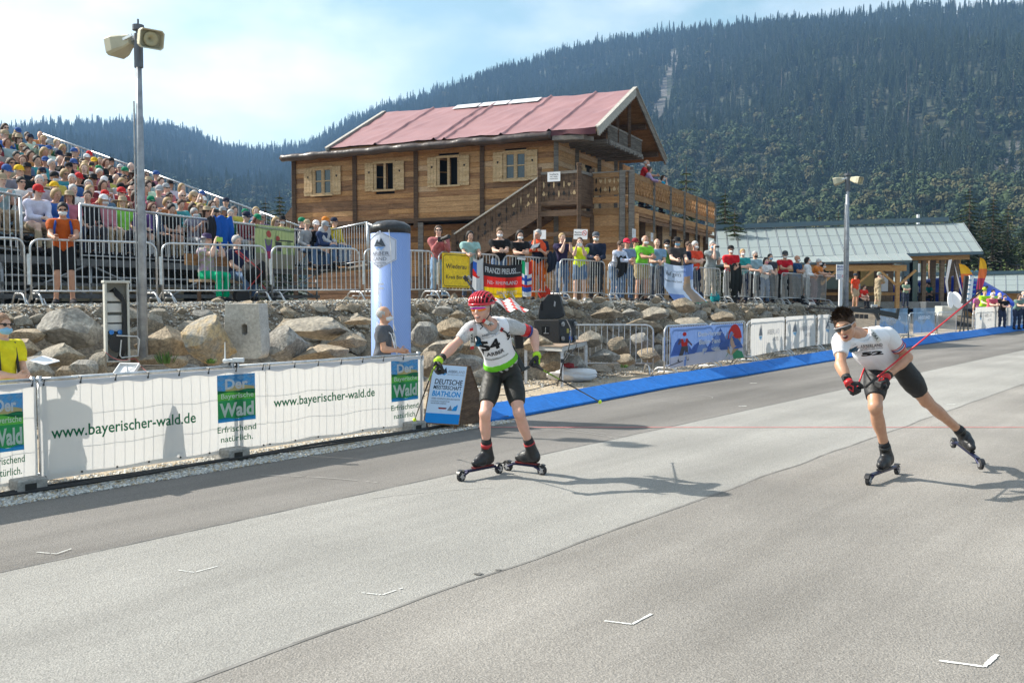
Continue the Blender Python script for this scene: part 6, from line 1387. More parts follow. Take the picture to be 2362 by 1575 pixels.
def hand_prims(w, d, nrm, side, s=1.0, curl=.5, fing=True, r=.0095, k=.008):
 d = Vector(d).normalized(); nrm = Vector(nrm); nrm = (nrm - d * nrm.dot(d)).normalized(); x = d.cross(nrm) * side
 o = [ell(w + d * .045 * s, (.040 * s, .016 * s, .052 * s), Matrix((x, nrm, d)).transposed(), k=.02)]
 if not fing:
  c = (d * math.cos(curl) + nrm * math.sin(curl)); o.append(cap(w + d * .08 * s, w + d * .08 * s + c * .07 * s, .022 * s, .016 * s, k=.02)); o.append(cap(w + d * .03 * s + x * .03 * s, w + d * .07 * s + x * .055 * s + nrm * .02, .013, .010, k=.012)); return o
 for i, (off, ln) in enumerate(((.030, .072), (.010, .080), (-.010, .075), (-.029, .060))):
  p = w + d * .088 * s + x * off * s; a = curl; ll = (ln * .42, ln * .33, ln * .25); rr = r * s
  for q in ll:
   a2 = d * math.cos(a) + nrm * math.sin(a); e = p + a2 * q * s; o.append(cap(p, e, rr, rr * .93, k=k)); p = e; rr *= .93; a += curl * 1.1
 tb = w + d * .025 * s + x * .028 * s; t1 = tb + (d * .5 + x * .75 + nrm * .35).normalized() * .042 * s; t2 = t1 + (d * .75 + nrm * .55 * (.4 + curl)).normalized() * .034 * s; t3 = t2 + (d * .8 + nrm * .6 - x * .2).normalized() * .026 * s
 o += [cap(tb, t1, .014 * s, .012 * s, k=.012), cap(t1, t2, .0115 * s, .0105 * s, k=k), cap(t2, t3, .0105 * s, .009 * s, k=k)]
 return o
def body_parts(J, fing=False, fem=False, curl=.6, fat=0.0, thick=1.0, hdirs=None, palms=None, face=1):
 s = J['s']; t = J['t']; pel = J['pel']; TF = bframe(t, J['fwd']); fw = TF.col[1]; B = {}; w = thick
 Vx = lambda x, y, z: pel + TF @ Vector((x * s, y * s, z * s))
 chest = (.160 if not fem else .145) * w
 B['torso'] = [ell(Vx(0, -.01, .03), (.168 * w * s, .118 * w * s, .125 * s), TF, .05), ell(Vx(0, .01 + fat * .4, .17), ((.138 + fat) * w * s, (.102 + fat) * w * s, .15 * s), TF, .06), ell(Vx(0, .0, .345), (chest * s, .118 * w * s, .165 * s), TF, .06),
                  cap(J['sh'][0] * .86 + J['sh'][1] * .14, J['sh'][1] * .86 + J['sh'][0] * .14, .062 * s * w, k=.06)]
 if fem: B['torso'] += [ell(Vx(q, .095, .34), (.055 * s, .05 * s, .055 * s), TF, .04) for q in (-.07, .07)]
 HF = J['hf']; hc = J['hc']; h = lambda x, y, z: hc + HF @ Vector((x * s, y * s, z * s))
 B['neck'] = [cap(J['neck'] - t * .03 * s, h(0, -.015, -.06), .058 * s, .050 * s, k=.03)]
 H_ = [ell(h(0, -.018, .022), (.078 * s, .097 * s, .098 * s), HF, .02), ell(h(0, .028, -.035), (.058 * s, .062 * s, .082 * s), HF, .03), ell(h(0, .058, -.090), (.030 * s, .026 * s, .024 * s), HF, .03),
          cap(h(0, .088, .010), h(0, .110, -.026), .010 * s, .015 * s, k=.014), ell(h(0, .075, .030), (.050 * s, .018 * s, .012 * s), HF, .02)]
 for q in (-1, 1): H_ += [ell(h(q * .077, -.012, -.010), (.010 * s, .020 * s, .032 * s), HF, .008), ell(h(q * .040, .058, -.028), (.024 * s, .022 * s, .020 * s), HF, .02)]
 if face > 1: H_ += [cap(h(-.018, .0895, -.062), h(.018, .0895, -.062), .0075 * s, k=.008), cap(h(-.015, .088, -.074), h(.015, .088, -.074), .008 * s, k=.008)]
 B['head'] = H_
 for i in (0, 1):
  sh, el, wr = J['sh'][i], J['el'][i], J['wr'][i]; a = (el - sh).normalized(); b = (wr - el).normalized(); m = w
  B['up%d' % i] = [cap(sh, el, .053 * s * m, .040 * s * m, k=.035), ell(sh.lerp(el, .14), (.060 * s * m, .060 * s * m, .085 * s), bframe(a, (a.orthogonal())), .04)]
  B['fo%d' % i] = [cap(el, wr, .041 * s * m, .0265 * s * m, k=.03), ell(el.lerp(wr, .28), (.044 * s * m, .044 * s * m, .085 * s), bframe(b, b.orthogonal()), .03)]
  hd = hdirs[i] if hdirs else b; pn = palms[i] if palms else (J['rt'] * (1 if i == 0 else -1))
  B['ha%d' % i] = hand_prims(wr, hd, pn, (-1 if i else 1) if not palms else (1 if Vector(hd).cross(Vector(pn)).dot(J['fwd'] + Vector((0, 0, .5))) > 0 else -1), s, curl, fing)
  hp, kn, an = J['hip'][i], J['kn'][i], J['an'][i]; c = (an - kn).normalized(); th = (kn - hp).normalized(); sf = (th + c).normalized() if False else None
  bk = (TF @ Vector((0, -1, 0)));
  B['th%d' % i] = [cap(hp, kn, .088 * s * w, .056 * s * w, k=.05), ell(hp.lerp(kn, .38) - bk * .012, (.086 * s * w, .088 * s * w, .16 * s), bframe(th, th.orthogonal()), .04)]
  cb = J.get('calf', [None, None])[i] or (bk - c * bk.dot(c)).normalized()
  B['ca%d' % i] = [cap(kn, an, .052 * s * w, .036 * s * w, k=.03), ell(kn.lerp(an, .30) + cb * .020 * s, (.050 * s * w, .050 * s * w, .115 * s), bframe(c, c.orthogonal()), .035)]
  if face > 1: B['th%d' % i] += [ell(kn - bk * .030 * s, (.034 * s, .030 * s, .042 * s), bframe(c, c.orthogonal()), .025)]
  f = J['fd'][i]; up = J.get('fu', [None, None])[i] or Vector((0, 0, 1)); he = an - up * .05 * s - f * .03 * s; toe = an + f * .15 * s - up * .058 * s
  B['ft%d' % i] = [cap(he, an + f * .05 * s - up * .045 * s, .038 * s, .038 * s, k=.03), cap(an + f * .05 * s - up * .048 * s, toe, .040 * s, .028 * s, k=.03), cap(an, he, .036 * s, .036 * s, k=.03)]
 return B
def part_cap(a, b, t, ra, rb, k=.03): return cap(a, a.lerp(b, t), ra, lerp(ra, rb, t), k=k, fb=True)
def clothes(J, B, sleeve='short', legs='long', vox=.02, loose=.012, fem=False, w=1.0):
 s = J['s']; t = J['t']; out = {}; wf = lambda V: np.stack([np.sin(V[:, 2] * 31 + V[:, 0] * 23), np.sin(V[:, 0] * 27 + V[:, 2] * 35 + 1), np.sin(V[:, 1] * 24 + V[:, 0] * 33)], 1) * .0055 * (1 if vox > .01 else .4)
 pr = list(B['torso'])
 for i in (0, 1):
  sh, el, wr = J['sh'][i], J['el'][i], J['wr'][i]
  if sleeve == 'none': continue
  if sleeve == 'short': pr.append(part_cap(sh, el, .62, .056 * s, .050 * s)); pr.append(B['up%d' % i][1])
  else: pr += [cap(sh, el, .055 * s, .046 * s, k=.03), B['up%d' % i][1], part_cap(el, wr, .93, .045 * s, .034 * s)]
 out['shirt'] = sdf_mesh('shirt', pr, vox, off=loose * s, planes=[(J['neck'] + t * .012 * s, t), (J['pel'] - t * .06 * s, -t)], wob=wf)
 pr = [B['torso'][0], B['torso'][1]]
 fr = {'long': 1.0, 'short': .82}[legs]
 for i in (0, 1):
  hp, kn, an = J['hip'][i], J['kn'][i], J['an'][i]
  if legs == 'long': pr += [cap(hp, kn, .088 * s, .062 * s, k=.05), B['th%d' % i][1], part_cap(kn, an, .96, .060 * s, .050 * s)]
  else: pr += [part_cap(hp, kn, .8, .092 * s, .078 * s, k=.05), B['th%d' % i][1]]
 out['trousers'] = sdf_mesh('trousers', pr, vox, off=.008 * s, planes=[(J['pel'] + t * .07 * s, t)], wob=wf)
 out['shoes'] = [sdf_mesh('shoe', B['ft%d' % i], vox, off=.006) for i in (0, 1)]
 return out
def body_mesh(B, vox, keys=None):
 pr = []
 for k in (keys or B): pr += B[k]
 return sdf_mesh('body', pr, vox)
def head_bits():
 H = {}; I = None
 face = [((0, .052, .0), (0, 1, -.62))]
 H['hair_short'] = sdf_mesh('hair', [ell((0, -.022, .030), (.087, .106, .102), I, .02)], .014, planes=[((0, .060, .05), (0, 1, -.45)), ((0, -.02, -.035), (0, .35, -1))])
 H['hair_long'] = sdf_mesh('hair', [ell((0, -.025, .028), (.092, .108, .105), I, .03), cap((-.062, -.045, -.02), (-.075, -.03, -.19), .042, .028, k=.04), cap((.062, -.045, -.02), (.075, -.03, -.19), .042, .028, k=.04), ell((0, -.075, -.08), (.085, .05, .13), I, .04)], .016, planes=[((0, .058, .06), (0, 1, -.35))])
 H['hair_bob'] = sdf_mesh('hair', [ell((0, -.025, .020), (.098, .112, .112), I, .03), ell((0, -.05, -.04), (.098, .075, .07), I, .04)], .015, planes=[((0, .052, .055), (0, 1, -.35))])
 H['hair_thin'] = sdf_mesh('hair', [ell((0, -.024, .012), (.085, .104, .085), I, .02)], .013, planes=[((0, .0, .052), (0, .25, 1)), ((0, .02, .0), (0, 1, 0)), ((0, -.02, -.045), (0, .3, -1))])
 mb = MB(); mb.lathe([(.090, -.01), (.094, .02), (.088, .06), (.066, .09), (.03, .108)], 14); mb.M = Matrix.Identity(4); mb.v = [(x, y * 1.15 - .02, z + .035) for x, y, z in mb.v]
 n = 9; vs = [(.082 * math.cos(math.pi * i / n), .088 + .075 * math.sin(math.pi * i / n) - .03 * 0 + .0, .030 - .014 * math.sin(math.pi * i / n)) for i in range(n + 1)]; vs2 = [(.086 * math.cos(math.pi * i / n), .070 * math.sin(math.pi * i / n) + .01, .038) for i in range(n + 1)]
 mb.add(vs + vs2, [(i, i + 1, n + 2 + i, n + 1 + i) for i in range(n)] + [(i, n + 1 + i, n + 2 + i, i + 1) for i in range(0)]); H['cap'] = mb.mesh('cap', True)
 mb = MB(); mb.lathe([(.155, -.0), (.155, .006), (.09, .012), (.088, .07), (.06, .10), (.02, .105)], 16); mb.v = [(x, y * 1.1 - .015, z + .035) for x, y, z in mb.v]; H['hat'] = mb.mesh('hat', True)
 H['mask'] = sdf_mesh('mask', [ell((0, .045, -.052), (.060, .072, .050), I, .02), cap((-.05, .06, -.05), (0, .115, -.05), .018, .012, k=.03), cap((.05, .06, -.05), (0, .115, -.05), .018, .012, k=.03)], .011, planes=[((0, .03, 0), (0, -1, 0)), ((0, .1, -.004), (0, .25, 1))])
 mb = MB();
 for q in (-1, 1): mb.sphere((q * .034, .082, .012), .027, 10, 5, (1, .45, .72)); mb.beam((q * .058, .08, .018), (q * .080, -.005, .012), .006, .012)
 mb.beam((-.02, .10, .016), (.02, .10, .016), .008, .008); H['sunglasses'] = mb.mesh('sunglasses', True)
 mb = MB()
 for q in (-1, 1): mb.sphere((q * .032, .0815, .008), .012, 8, 4, (1.2, .5, .55))
 H['eyes'] = mb.mesh('eyes', True)
 mb = MB(); mb.sphere((0, .094, -.068), .012, 8, 4, (1.9, .5, .45)); H['mouth'] = mb.mesh('mouth', True)
 H['hair_tail'] = sdf_mesh('hair', [ell((0, -.022, .026), (.085, .102, .098), I, .02), cap((0, -.11, .03), (0, -.15, -.09), .03, .016, k=.03)], .014, planes=[((0, .058, .06), (0, 1, -.4))])
 return H
HB = head_bits()
SKINS = [(.60, .36, .26), (.66, .42, .32), (.55, .31, .21), (.50, .27, .18), (.68, .46, .37)]
POSES = {}
def add_pose(name, J, vox=.022, fing=False, curl=.6, **kw):
 P_ = {'J': J}
 B = body_parts(J, fing=fing, curl=curl, **kw); P_['body'] = body_mesh(B, vox)
 for sl in ('short', 'long'):
  for lg in ('long', 'short'):
   if (sl, lg) in ((('long', 'short')),) or (sl == 'long' and lg == 'short'): continue
   c = clothes(J, B, sl, lg, vox)
   P_['shirt_' + sl] = c['shirt']; P_['legs_' + lg] = c['trousers']; P_['shoes'] = c['shoes']
 POSES[name] = P_
def seatJ(lean, wr, pole=((-.35, .3, -.8), (.35, .3, -.8)), look=None, hd=None, kx=.11):
 return skeleton((0, 0, .56), (0, -lean, 1), hd, look, [(-.09, -.02, .53), (.09, -.02, .53)], [(-kx, -.42, .52), (kx, -.42, .52)], [(-kx, -.44, .10), (kx, -.40, .10)], wr, pole)
add_pose('sit_lap', seatJ(.02, [(-.07, -.30, .62), (.05, -.32, .63)]))
add_pose('sit_lean', seatJ(.45, [(-.05, -.48, .66), (.04, -.50, .64)], look=(0, -1, .1), hd=(0, -.25, 1)))
add_pose('sit_clap', seatJ(.10, [(-.045, -.36, .92), (.045, -.36, .92)]))
add_pose('sit_phone', seatJ(.05, [(-.06, -.30, 1.16), (.06, -.30, 1.16)]))
add_pose('sit_turn', seatJ(.08, [(-.22, -.28, .62), (.16, -.25, .62)], look=(-.6, -1, 0)))
def standJ(lean, wr, look=None, hd=None, pole=((-.32, .35, -.9), (.32, .35, -.9)), py=0, kn=None, an=None, hy=0):
 return skeleton((0, py, .97), (0, -lean, 1), hd, look, [(-.09, py, .92), (.09, py, .92)], kn or [(-.11, hy - .03, .51), (.11, hy - .03, .51)], an or [(-.13, hy + .02, .10), (.13, hy + .02, .10)], wr, pole)
add_pose('st_rail', standJ(.42, [(-.03, -.52, 1.14), (.05, -.53, 1.15)], look=(0, -1, .05), hd=(0, -.2, 1), py=.05, hy=.02), .015, True)
add_pose('st_phone', standJ(.05, [(-.075, -.30, 1.50), (.075, -.30, 1.50)]), .015, True, curl=.9)
add_pose('st_cam', standJ(.03, [(-.02, -.28, 1.36), (.14, -.36, 1.33)]), .015, True, curl=.9)
add_pose('st_arms', standJ(.0, [(-.24, .02, .86), (.24, .02, .86)]), .015, True, curl=.35)
add_pose('st_fold', standJ(.04, [(.10, -.19, 1.20), (-.10, -.21, 1.17)], pole=((-.8, 0, -.6), (.8, 0, -.6))), .015, True)
add_pose('st_hand', standJ(.15, [(-.06, -.26, 1.50), (.12, -.28, 1.20)], look=(-.3, -1, -.05)), .015, True)
add_pose('st_rest', standJ(.18, [(-.14, -.46, 1.12), (.16, -.46, 1.12)], py=.03), .015, True)
add_pose('st_low', standJ(.06, [(-.02, -.27, 1.10), (.09, -.32, 1.06)], look=(.1, -1, -.12)), .012, True, curl=.9)
def cc(c, kind='cloth'): return cmat(c, kind)
def person(pose, loc, rz, label, shirt, legs, hair=('short', (.05, .035, .025)), skin=0, sleeve='short', leg='long', cap_=None, hat=None, mask=None, glasses=False, shoes=(.03, .03, .035), s=1.0, group=None, tilt=0.0, cat='person', eyes=True, vest=None, turn=0.0):
 Pz = POSES[pose]; t = thing('person', label, cat, loc, rz, group); t.scale = (s, s, s)
 if tilt: t.rotation_euler = (0, tilt, rz)
 sk = cmat(SKINS[skin % 5], 'skin'); obj_from('body', Pz['body'], sk, t)
 obj_from('shirt', Pz['shirt_' + sleeve], cc(shirt), t); obj_from('trousers' if leg == 'long' else 'shorts', Pz['legs_' + leg], cc(legs), t); [obj_from('shoe', q, cc(shoes), t) for q in Pz['shoes']]
 M = Matrix.Translation(Pz['J']['hc']) @ Pz['J']['hf'].to_4x4()
 def hb(name, key, m): o = obj_from(name, HB[key], m, t); o.matrix_local = M; return o
 if cap_ is None and hat is None or hair[0] in ('long', 'bob', 'tail'):
  if hair[0] != 'bald': hb('hair', 'hair_' + hair[0], cmat(hair[1], 'hair'))
 elif hair[0] != 'bald': hb('hair', 'hair_thin', cmat(hair[1], 'hair'))
 if cap_: hb('cap', 'cap', cc(cap_))
 if hat: hb('hat', 'hat', cc(hat))
 if mask: hb('face_mask', 'mask', cc(mask))
 if glasses: hb('sunglasses', 'sunglasses', BLACKP)
 elif eyes: hb('eyes', 'eyes', mat('eye_dark', (.03, .02, .02), .4))
 if not mask and eyes: hb('mouth', 'mouth', mat('lip', (.28, .09, .08), .5))
 return t
HEAD_M = lambda pose: Matrix.Translation(POSES[pose]['J']['hc']) @ POSES[pose]['J']['hf'].to_4x4()
def held(t, name, p, d, m, rot=None):
 mb = MB(); mb.box(p, d, rot=rot); return mb.obj(name, m, label=None)
def give(t, name, label, cat, p, d, m, rot=None, group=None):
 mb = MB(); mb.box((0, 0, 0), d, rot=rot); o = mb.obj(name, m, label=label, cat=cat, group=group, bevel=min(d) * .2); o.matrix_world = parent_matrix(t) @ Matrix.Translation(p); return o
def facing(dx, dy): return math.atan2(dy, dx) + math.pi / 2
WHITE = (.72, .72, .73); NAVY = (.018, .024, .05); BLACKC = (.015, .015, .017); RED = (.50, .02, .025); JEANS = (.09, .15, .26); LGREY = (.35, .36, .38); TAN = (.38, .30, .20)
GREYH = (.42, .41, .40); BROWNH = (.07, .04, .025); BLACKH = (.018, .014, .012); BLONDH = (.42, .28, .13); MASKW = (.75, .75, .75); MASKB = (.25, .48, .66)
# grandstand and its crowd
F0 = Vector((-5.42, 27.1, 0)); EF_ = Vector((-.345, -.94, 0)).normalized(); EBK = Vector((-.94, .345, 0)).normalized()
def GS(m, d, z): return F0 + EF_ * m + EBK * d + Vector((0, 0, z))
ZF = 2.42; RP, RR = .85, .285
def zrow(k): return ZF + RR * k
stand = thing('grandstand', 'scaffold grandstand with steel railings packed with spectators on the left', 'grandstand', GS(5, 4, 1.55))
NROW = 11; ML = 12.6
DECK = mat('deck_ply', (.20, .17, .14), .8, var=.2, vscale=3); SEATM = wood('bench_wood', (.30, .22, .14), (.42, .32, .22), .2)
for k in range(NROW):
 d = 1.0 + RP * k
 mb = MB(); mb.prism([GS(0, d - .55, zrow(k) - .05), GS(ML, d - .55, zrow(k) - .05), GS(ML, d + .32, zrow(k) - .05), GS(0, d + .32, zrow(k) - .05)], (0, 0, .05)); mb.obj('step', DECK, stand, True)
 mb = MB(); mb.beam(GS(0.1, d + .03, zrow(k) + .56), GS(ML, d + .03, zrow(k) + .56), .26, .04); mb.obj('bench', SEATM, stand, True)
mb = MB(); mb.beam(GS(-.05, -.02, ZF - .03), GS(ML, -.02, ZF - .03), .07, .14); mb.beam(GS(-.05, .0, 1.95), GS(ML, .0, 1.95), .06, .06); mb.beam(GS(-.05, .02, 1.72), GS(ML, .02, 1.72), .08, .08); mb.obj('edge_beam', mat('scaffold_dark', (.10, .105, .11), .5, metal=.3, var=.3), stand, True)
sc = MB()
for m in np.arange(0, ML + .1, 2.1):
 for d in (0.05, 2.1, 4.2, 6.3, 8.4):
  zt_ = zrow(max(0, (d - 1) / RP)) - .05; sc_ = MB(); sc_.tube([GS(m, d, 1.4), GS(m, d, zt_)], .028, 7); sc_.obj('upright', STEELD, stand, True, smooth=True)
  if m + 2.1 <= ML + .1 and d < 5: sc_ = MB(); sc_.tube([GS(m, d + .02, 1.65), GS(m + 2.1, d + .02, 2.35)] if int(m / 2.1) % 2 else [GS(m, d + .02, 2.35), GS(m + 2.1, d + .02, 1.65)], .022, 6); sc_.obj('diagonal', STEELD, stand, True, smooth=True)
 for d0_, d1_ in ((0.05, 8.4),):
  for q in range(4): a, b = d0_ + q * 2.08, d0_ + (q + 1) * 2.08; sc_ = MB(); sc_.tube([GS(m, a, 1.7), GS(m, b, zrow((b - 1) / RP) - .15)], .022, 6); sc_.obj('diagonal', STEELD, stand, True, smooth=True)
for z in (1.75, 2.1): sc_ = MB(); sc_.tube([GS(0, .1, z), GS(ML, .1, z)], .024, 6); sc_.obj('ledger', BLACKM if z < 2 else STEELD, stand, True, smooth=True)
for m in (1.1, 4.2, 6.6, 9.5): mb = MB(); mb.prism([GS(m, 1.2, 1.62), GS(m + 1.4, 1.2, 1.62), GS(m + 1.4, 1.9, 1.62), GS(m, 1.9, 1.62)], (0, 0, .34)); mb.obj('crate_stack', wood('crate_pale', (.36, .29, .2), (.5, .42, .3), .2), stand, True)
mb = MB(); mb.prism([GS(.1, 2.6, 1.4), GS(ML, 2.6, 1.4), GS(ML, 2.6, 2.9), GS(.1, 2.6, 2.9)], EBK * .05); mb.obj('rear_screen', mat('dark_tarp', (.045, .05, .05), .8), stand, True)
RB_ = None
def railing(f, n, h=1.08, every=8, m=STEELD, nm='bar'):
 a, b = f(0), f(1); mb = MB(); mb.tube([a + Vector((0, 0, h)), b + Vector((0, 0, h))], .027, 8); mb.obj('handrail', STEEL, stand, True, smooth=True)
 mb = MB(); mb.tube([a + Vector((0, 0, .1)), b + Vector((0, 0, .1))], .018, 6); mb.obj('lower_rail', m, stand, True, smooth=True)
 for i in range(n + 1):
  p = f(i / n); r = .030 if i % every == 0 or i == n else .0095
  if r > .02: mb = MB(); mb.tube([p, p + Vector((0, 0, h))], r, 8); mb.obj('rail_post', STEEL, stand, True, smooth=True)
  else: o = obj_from('bar', BARM, STEEL, None); o.location = p + Vector((0, 0, -.12)); o.scale = (1.1, 1.1, h / 1.0 * 1.06); o.parent = stand; o.matrix_parent_inverse = parent_matrix(stand).inverted()
mgap0 = 8.74
for i in range(4): railing(lambda u, i=i: GS(mgap0 * (i + u) / 4, -.05, ZF), 18, every=18)
railing(lambda u: GS(10.15 + 2.2 * u, -.05, ZF + .02 + .12 * u), 18, every=18)
railing(lambda u: P2(GS(0, 0, ZF), P(848, 610, 25.0), u), 20, every=20)
for i in range(5): railing(lambda u, i=i: GS(-.08, 2.0 * (i + u), ZF + (2.0 * (i + u)) * RR / RP - .05), 15, h=1.12, every=15)
for (xa, xb, ya, yb, Ya, Yb) in ((850, 905, 612, 640, 25.2, 24.6),): railing(lambda u: P2(P(xa, ya, Ya), P(xb, yb, Yb), u), 8, every=8)
mb = MB(); mb.prism([GS(0, 0, ZF - .06), P(848, 612, 25.0), P(848, 612, 25.0) + Vector((.6, 1.6, 0)), GS(0, 2.2, ZF - .06)], (0, 0, .05)); mb.obj('landing_deck', DECK, stand, True)
# the crowd
SH = [('white', WHITE), ('white', (.66, .67, .70)), ('white', WHITE), ('black', BLACKC), ('grey', (.22, .23, .25)), ('navy', NAVY), ('dark blue', (.03, .06, .16)), ('pale grey', (.5, .5, .52)), ('pale blue', (.30, .42, .62)), ('black', BLACKC), ('black', (.02, .02, .022)), ('navy', NAVY), ('grey', (.22, .23, .25)), ('light grey', (.40, .41, .43)), ('red', RED), ('dark red', (.25, .015, .03)), ('coral', (.72, .13, .10)),
      ('blue', (.01, .12, .50)), ('turquoise', (.02, .35, .42)), ('neon green', (.22, .70, .04)), ('yellow', (.68, .52, .03)), ('olive', (.12, .13, .06)), ('pink', (.55, .16, .22)), ('purple', (.14, .04, .24)), ('orange', (.62, .18, .02)), ('beige', (.42, .34, .25)), ('dark green', (.015, .12, .06)), ('brown', (.12, .06, .035)), ('striped blue', (.10, .18, .34))]
CP = [('white', WHITE), ('navy', NAVY), ('black', BLACKC), ('grey', LGREY), ('red', (.55, .03, .03)), ('beige', TAN), ('blue', (.04, .10, .3)), ('green', (.01, .2, .1)), ('yellow', (.72, .45, .02))]
HR = [('short', GREYH, 'grey hair'), ('short', BROWNH, 'short brown hair'), ('short', BLACKH, 'short dark hair'), ('thin', GREYH, 'thin grey hair'), ('bob', GREYH, 'grey bobbed hair'), ('long', BLONDH, 'long blond hair'), ('bob', BLONDH, 'blond bobbed hair'), ('long', BROWNH, 'long brown hair'), ('bob', (.16, .06, .03), 'auburn hair'), ('short', (.55, .54, .53), 'white hair'), ('bald', GREYH, 'a bald head')]
ORD = ['first', 'second', 'third', 'fourth', 'fifth', 'sixth', 'seventh', 'eighth', 'ninth', 'tenth', 'eleventh', 'twelfth', 'thirteenth', 'fourteenth', 'fifteenth', 'sixteenth', 'seventeenth', 'eighteenth', 'nineteenth', 'twentieth', 'twenty-first', 'twenty-second', 'twenty-third', 'twenty-fourth', 'twenty-fifth', 'twenty-sixth']
rp2 = random.Random(21)
for k in range(NROW):
 m = .22 + rp2.random() * .3 + (.0 if k < 9 else .2); i = 0
 while m < ML + 1:
  p = GS(m, 1.0 + RP * k + .02, zrow(k) + .13); px = CX + FPX * p.x / p.y
  if px < -90: break
  keep = .96 if k > 0 else .9
  if 8.9 < m < 9.9 and k < 1: keep = 0
  if rp2.random() < keep:
   sn, sc_c = rp2.choice(SH); g_ = sum(sc_c) / 3; sc_c = tuple(lerp(c_, g_, .22) * rp2.uniform(.75, 1.05) for c_ in sc_c); hs_, hc_, hn = rp2.choice(HR); sk = rp2.randrange(5); kw = {}
   lab = 'spectator in %s top' % sn; r = rp2.random()
   if r < .34 and hs_ not in ('long',): cn, cc_ = rp2.choice(CP); kw['cap_'] = cc_; lab += ' and %s cap' % cn
   elif r < .37: kw['hat'] = rp2.choice([BLACKC, TAN]); lab += ' and broad hat'
   else: lab += ' with ' + hn
   if rp2.random() < .3: kw['glasses'] = True
   if rp2.random() < .06: kw['mask'] = MASKW
   pose = rp2.choices(['sit_lap', 'sit_lean', 'sit_clap', 'sit_phone', 'sit_turn'], [4, 3, 3, .8, 2])[0]
   lab += ', %s grandstand row, %s from right end' % (ORD[k], ORD[i])
   fx = Vector((.80 + rp2.uniform(-.12, .12), -.60, 0))
   t = person(pose, p, facing(fx.x, fx.y), lab, sc_c, rp2.choice([JEANS, BLACKC, NAVY, TAN, LGREY, (.05, .05, .06)]), (hs_, hc_), sk, sleeve=rp2.choice(['short', 'short', 'long']), s=rp2.uniform(.96, 1.07), group='seated spectators in the grandstand', **kw)
   if pose == 'sit_phone' and rp2.random() < .6: give(t, 'smartphone', 'black phone raised in the %s grandstand row, %s from its right end' % (ORD[k], ORD[i]), 'phone', (0, -.36, 1.22), (.14, .012, .08), BLACKP)
   i += 1
  m += rp2.uniform(.43, .52)
for px, sn, sc_c, cn, cc_ in ((694, 'navy', NAVY, 'green', (.01, .2, .1)), (711, 'grey', LGREY, 'beige', TAN), (727, 'black', BLACKC, 'white', WHITE), (741, 'dark blue', (.03, .05, .12), 'grey', LGREY), (756, 'pale', (.5, .5, .52), 'orange', (.6, .2, .03)), (772, 'yellow', (.55, .42, .03), 'navy', NAVY)):
 person(['sit_lap', 'sit_lean', 'sit_clap', 'sit_turn'][px % 4], Vector(((px - CX) / FPX * 26.6, 26.4 + px % 3 * .25, ZF + .12 - px % 2 * .08)), facing(.8 + px % 5 * .08, -.6), 'spectator in %s jacket and %s cap seated low by the grandstand steps' % (sn, cn), sc_c, JEANS, ('short', GREYH), 1, sleeve='long', cap_=cc_, group='seated spectators in the grandstand')
def onrail(px0, px1):
 out = []
 for px in (px0, px1):
  u = (px - CX) / FPX; k = (u * F0.y - F0.x) / (EF_.x - u * EF_.y); out.append(F0 + EF_ * k - EBK * .12)
 return out
a, b = onrail(583, 672); a.z = b.z = 0
t, fn, ln, h = banner('rail_banner', a, b, ZF + .02, 3.52, 'greenish fan banner with two biathletes printed on it, hung on the grandstand railing', m=FK((.24, .31, .15)), off=.0, wave=.03, seed=4)
x1_, x2_, x3_, x4_, x5_ = [MB() for _ in range(5)]; strip(x4_, 0, .0, ln, h * .35, fn, .002, 14, 3); put(t, 'printed_ground', x4_, FK((.28, .26, .20)))
c = ln * .3; shape(x1_, blob(c, h * .80, .10, .09), fn, .006); shape(x2_, [(c - .16, h * .68), (c + .14, h * .68), (c + .10, h * .40), (c - .10, h * .40)][::-1], fn, .006); shape(x3_, [(c - .10, h * .40), (c + .10, h * .40), (c + .14, h * .10), (c, h * .08)][::-1], fn, .006); c = ln * .58; shape(x1_, blob(c, h * .72, .09, .07), fn, .006); shape(x5_, [(c - .14, h * .64), (c + .14, h * .64), (c + .16, h * .42), (c - .12, h * .42)][::-1], fn, .006); strip(x5_, c, h * .66, ln * .95, h * .69, fn, .007, 4, 1)
put(t, 'printed_heads', x1_, FK((.5, .10, .08))); put(t, 'printed_suit', x2_, FK((.16, .08, .34))); put(t, 'printed_legs', x3_, FK((.45, .05, .12))); put(t, 'printed_rifle', x5_, FK((.06, .06, .07)))
a_ = MB(); letters(a_, 'Denise-Herrmann-Biathlon-Fanclub', fn, ln * .08, h * .93, h * .045, ln * .8); put(t, 'lettering', a_, fw)
def jacket(px0, px1, y0, y1, col, lab, fnY):
 pa, pb = fnY(px0), fnY(px1); zt_, zb3 = P(px0, y0, pa.y).z, P(px0, y1, pa.y).z; n = Vector((pb.y - pa.y, -(pb.x - pa.x), 0)).normalized()
 def f(u, v): return Vector((lerp(pa.x, pb.x, u), lerp(pa.y, pb.y, u), 0)) + n * (.07 + .05 * math.sin(u * 14) * v + .05 * math.sin(v * 3.1)) + Vector((0, 0, lerp(zt_ + .03, zb3 + .16 * math.sin(u * 9 + 1), v) - .04 * math.sin(u * 11)))
 me = grid_mesh('jacket', f, 30, 20); o = obj_from('jacket', me, cc(col), label=lab, cat='jacket'); sd = o.modifiers.new('t', 'SOLIDIFY'); sd.thickness = .05; return o
def railY(px): q = onrail(px, px)[0]; return q
def barY(px): q = bar_pt(px); q.z = 0; return q
jacket(478, 518, 502, 562, (.01, .09, .40), 'bright blue jacket hung over the grandstand railing', railY)
jacket(464, 478, 505, 560, (.02, .02, .025), 'black jacket hung beside the bright blue one on the grandstand railing', railY)
jacket(1676, 1699, 612, 675, (.012, .012, .014), 'long black jacket hanging over a barrier below the man in the red T-shirt', barY)
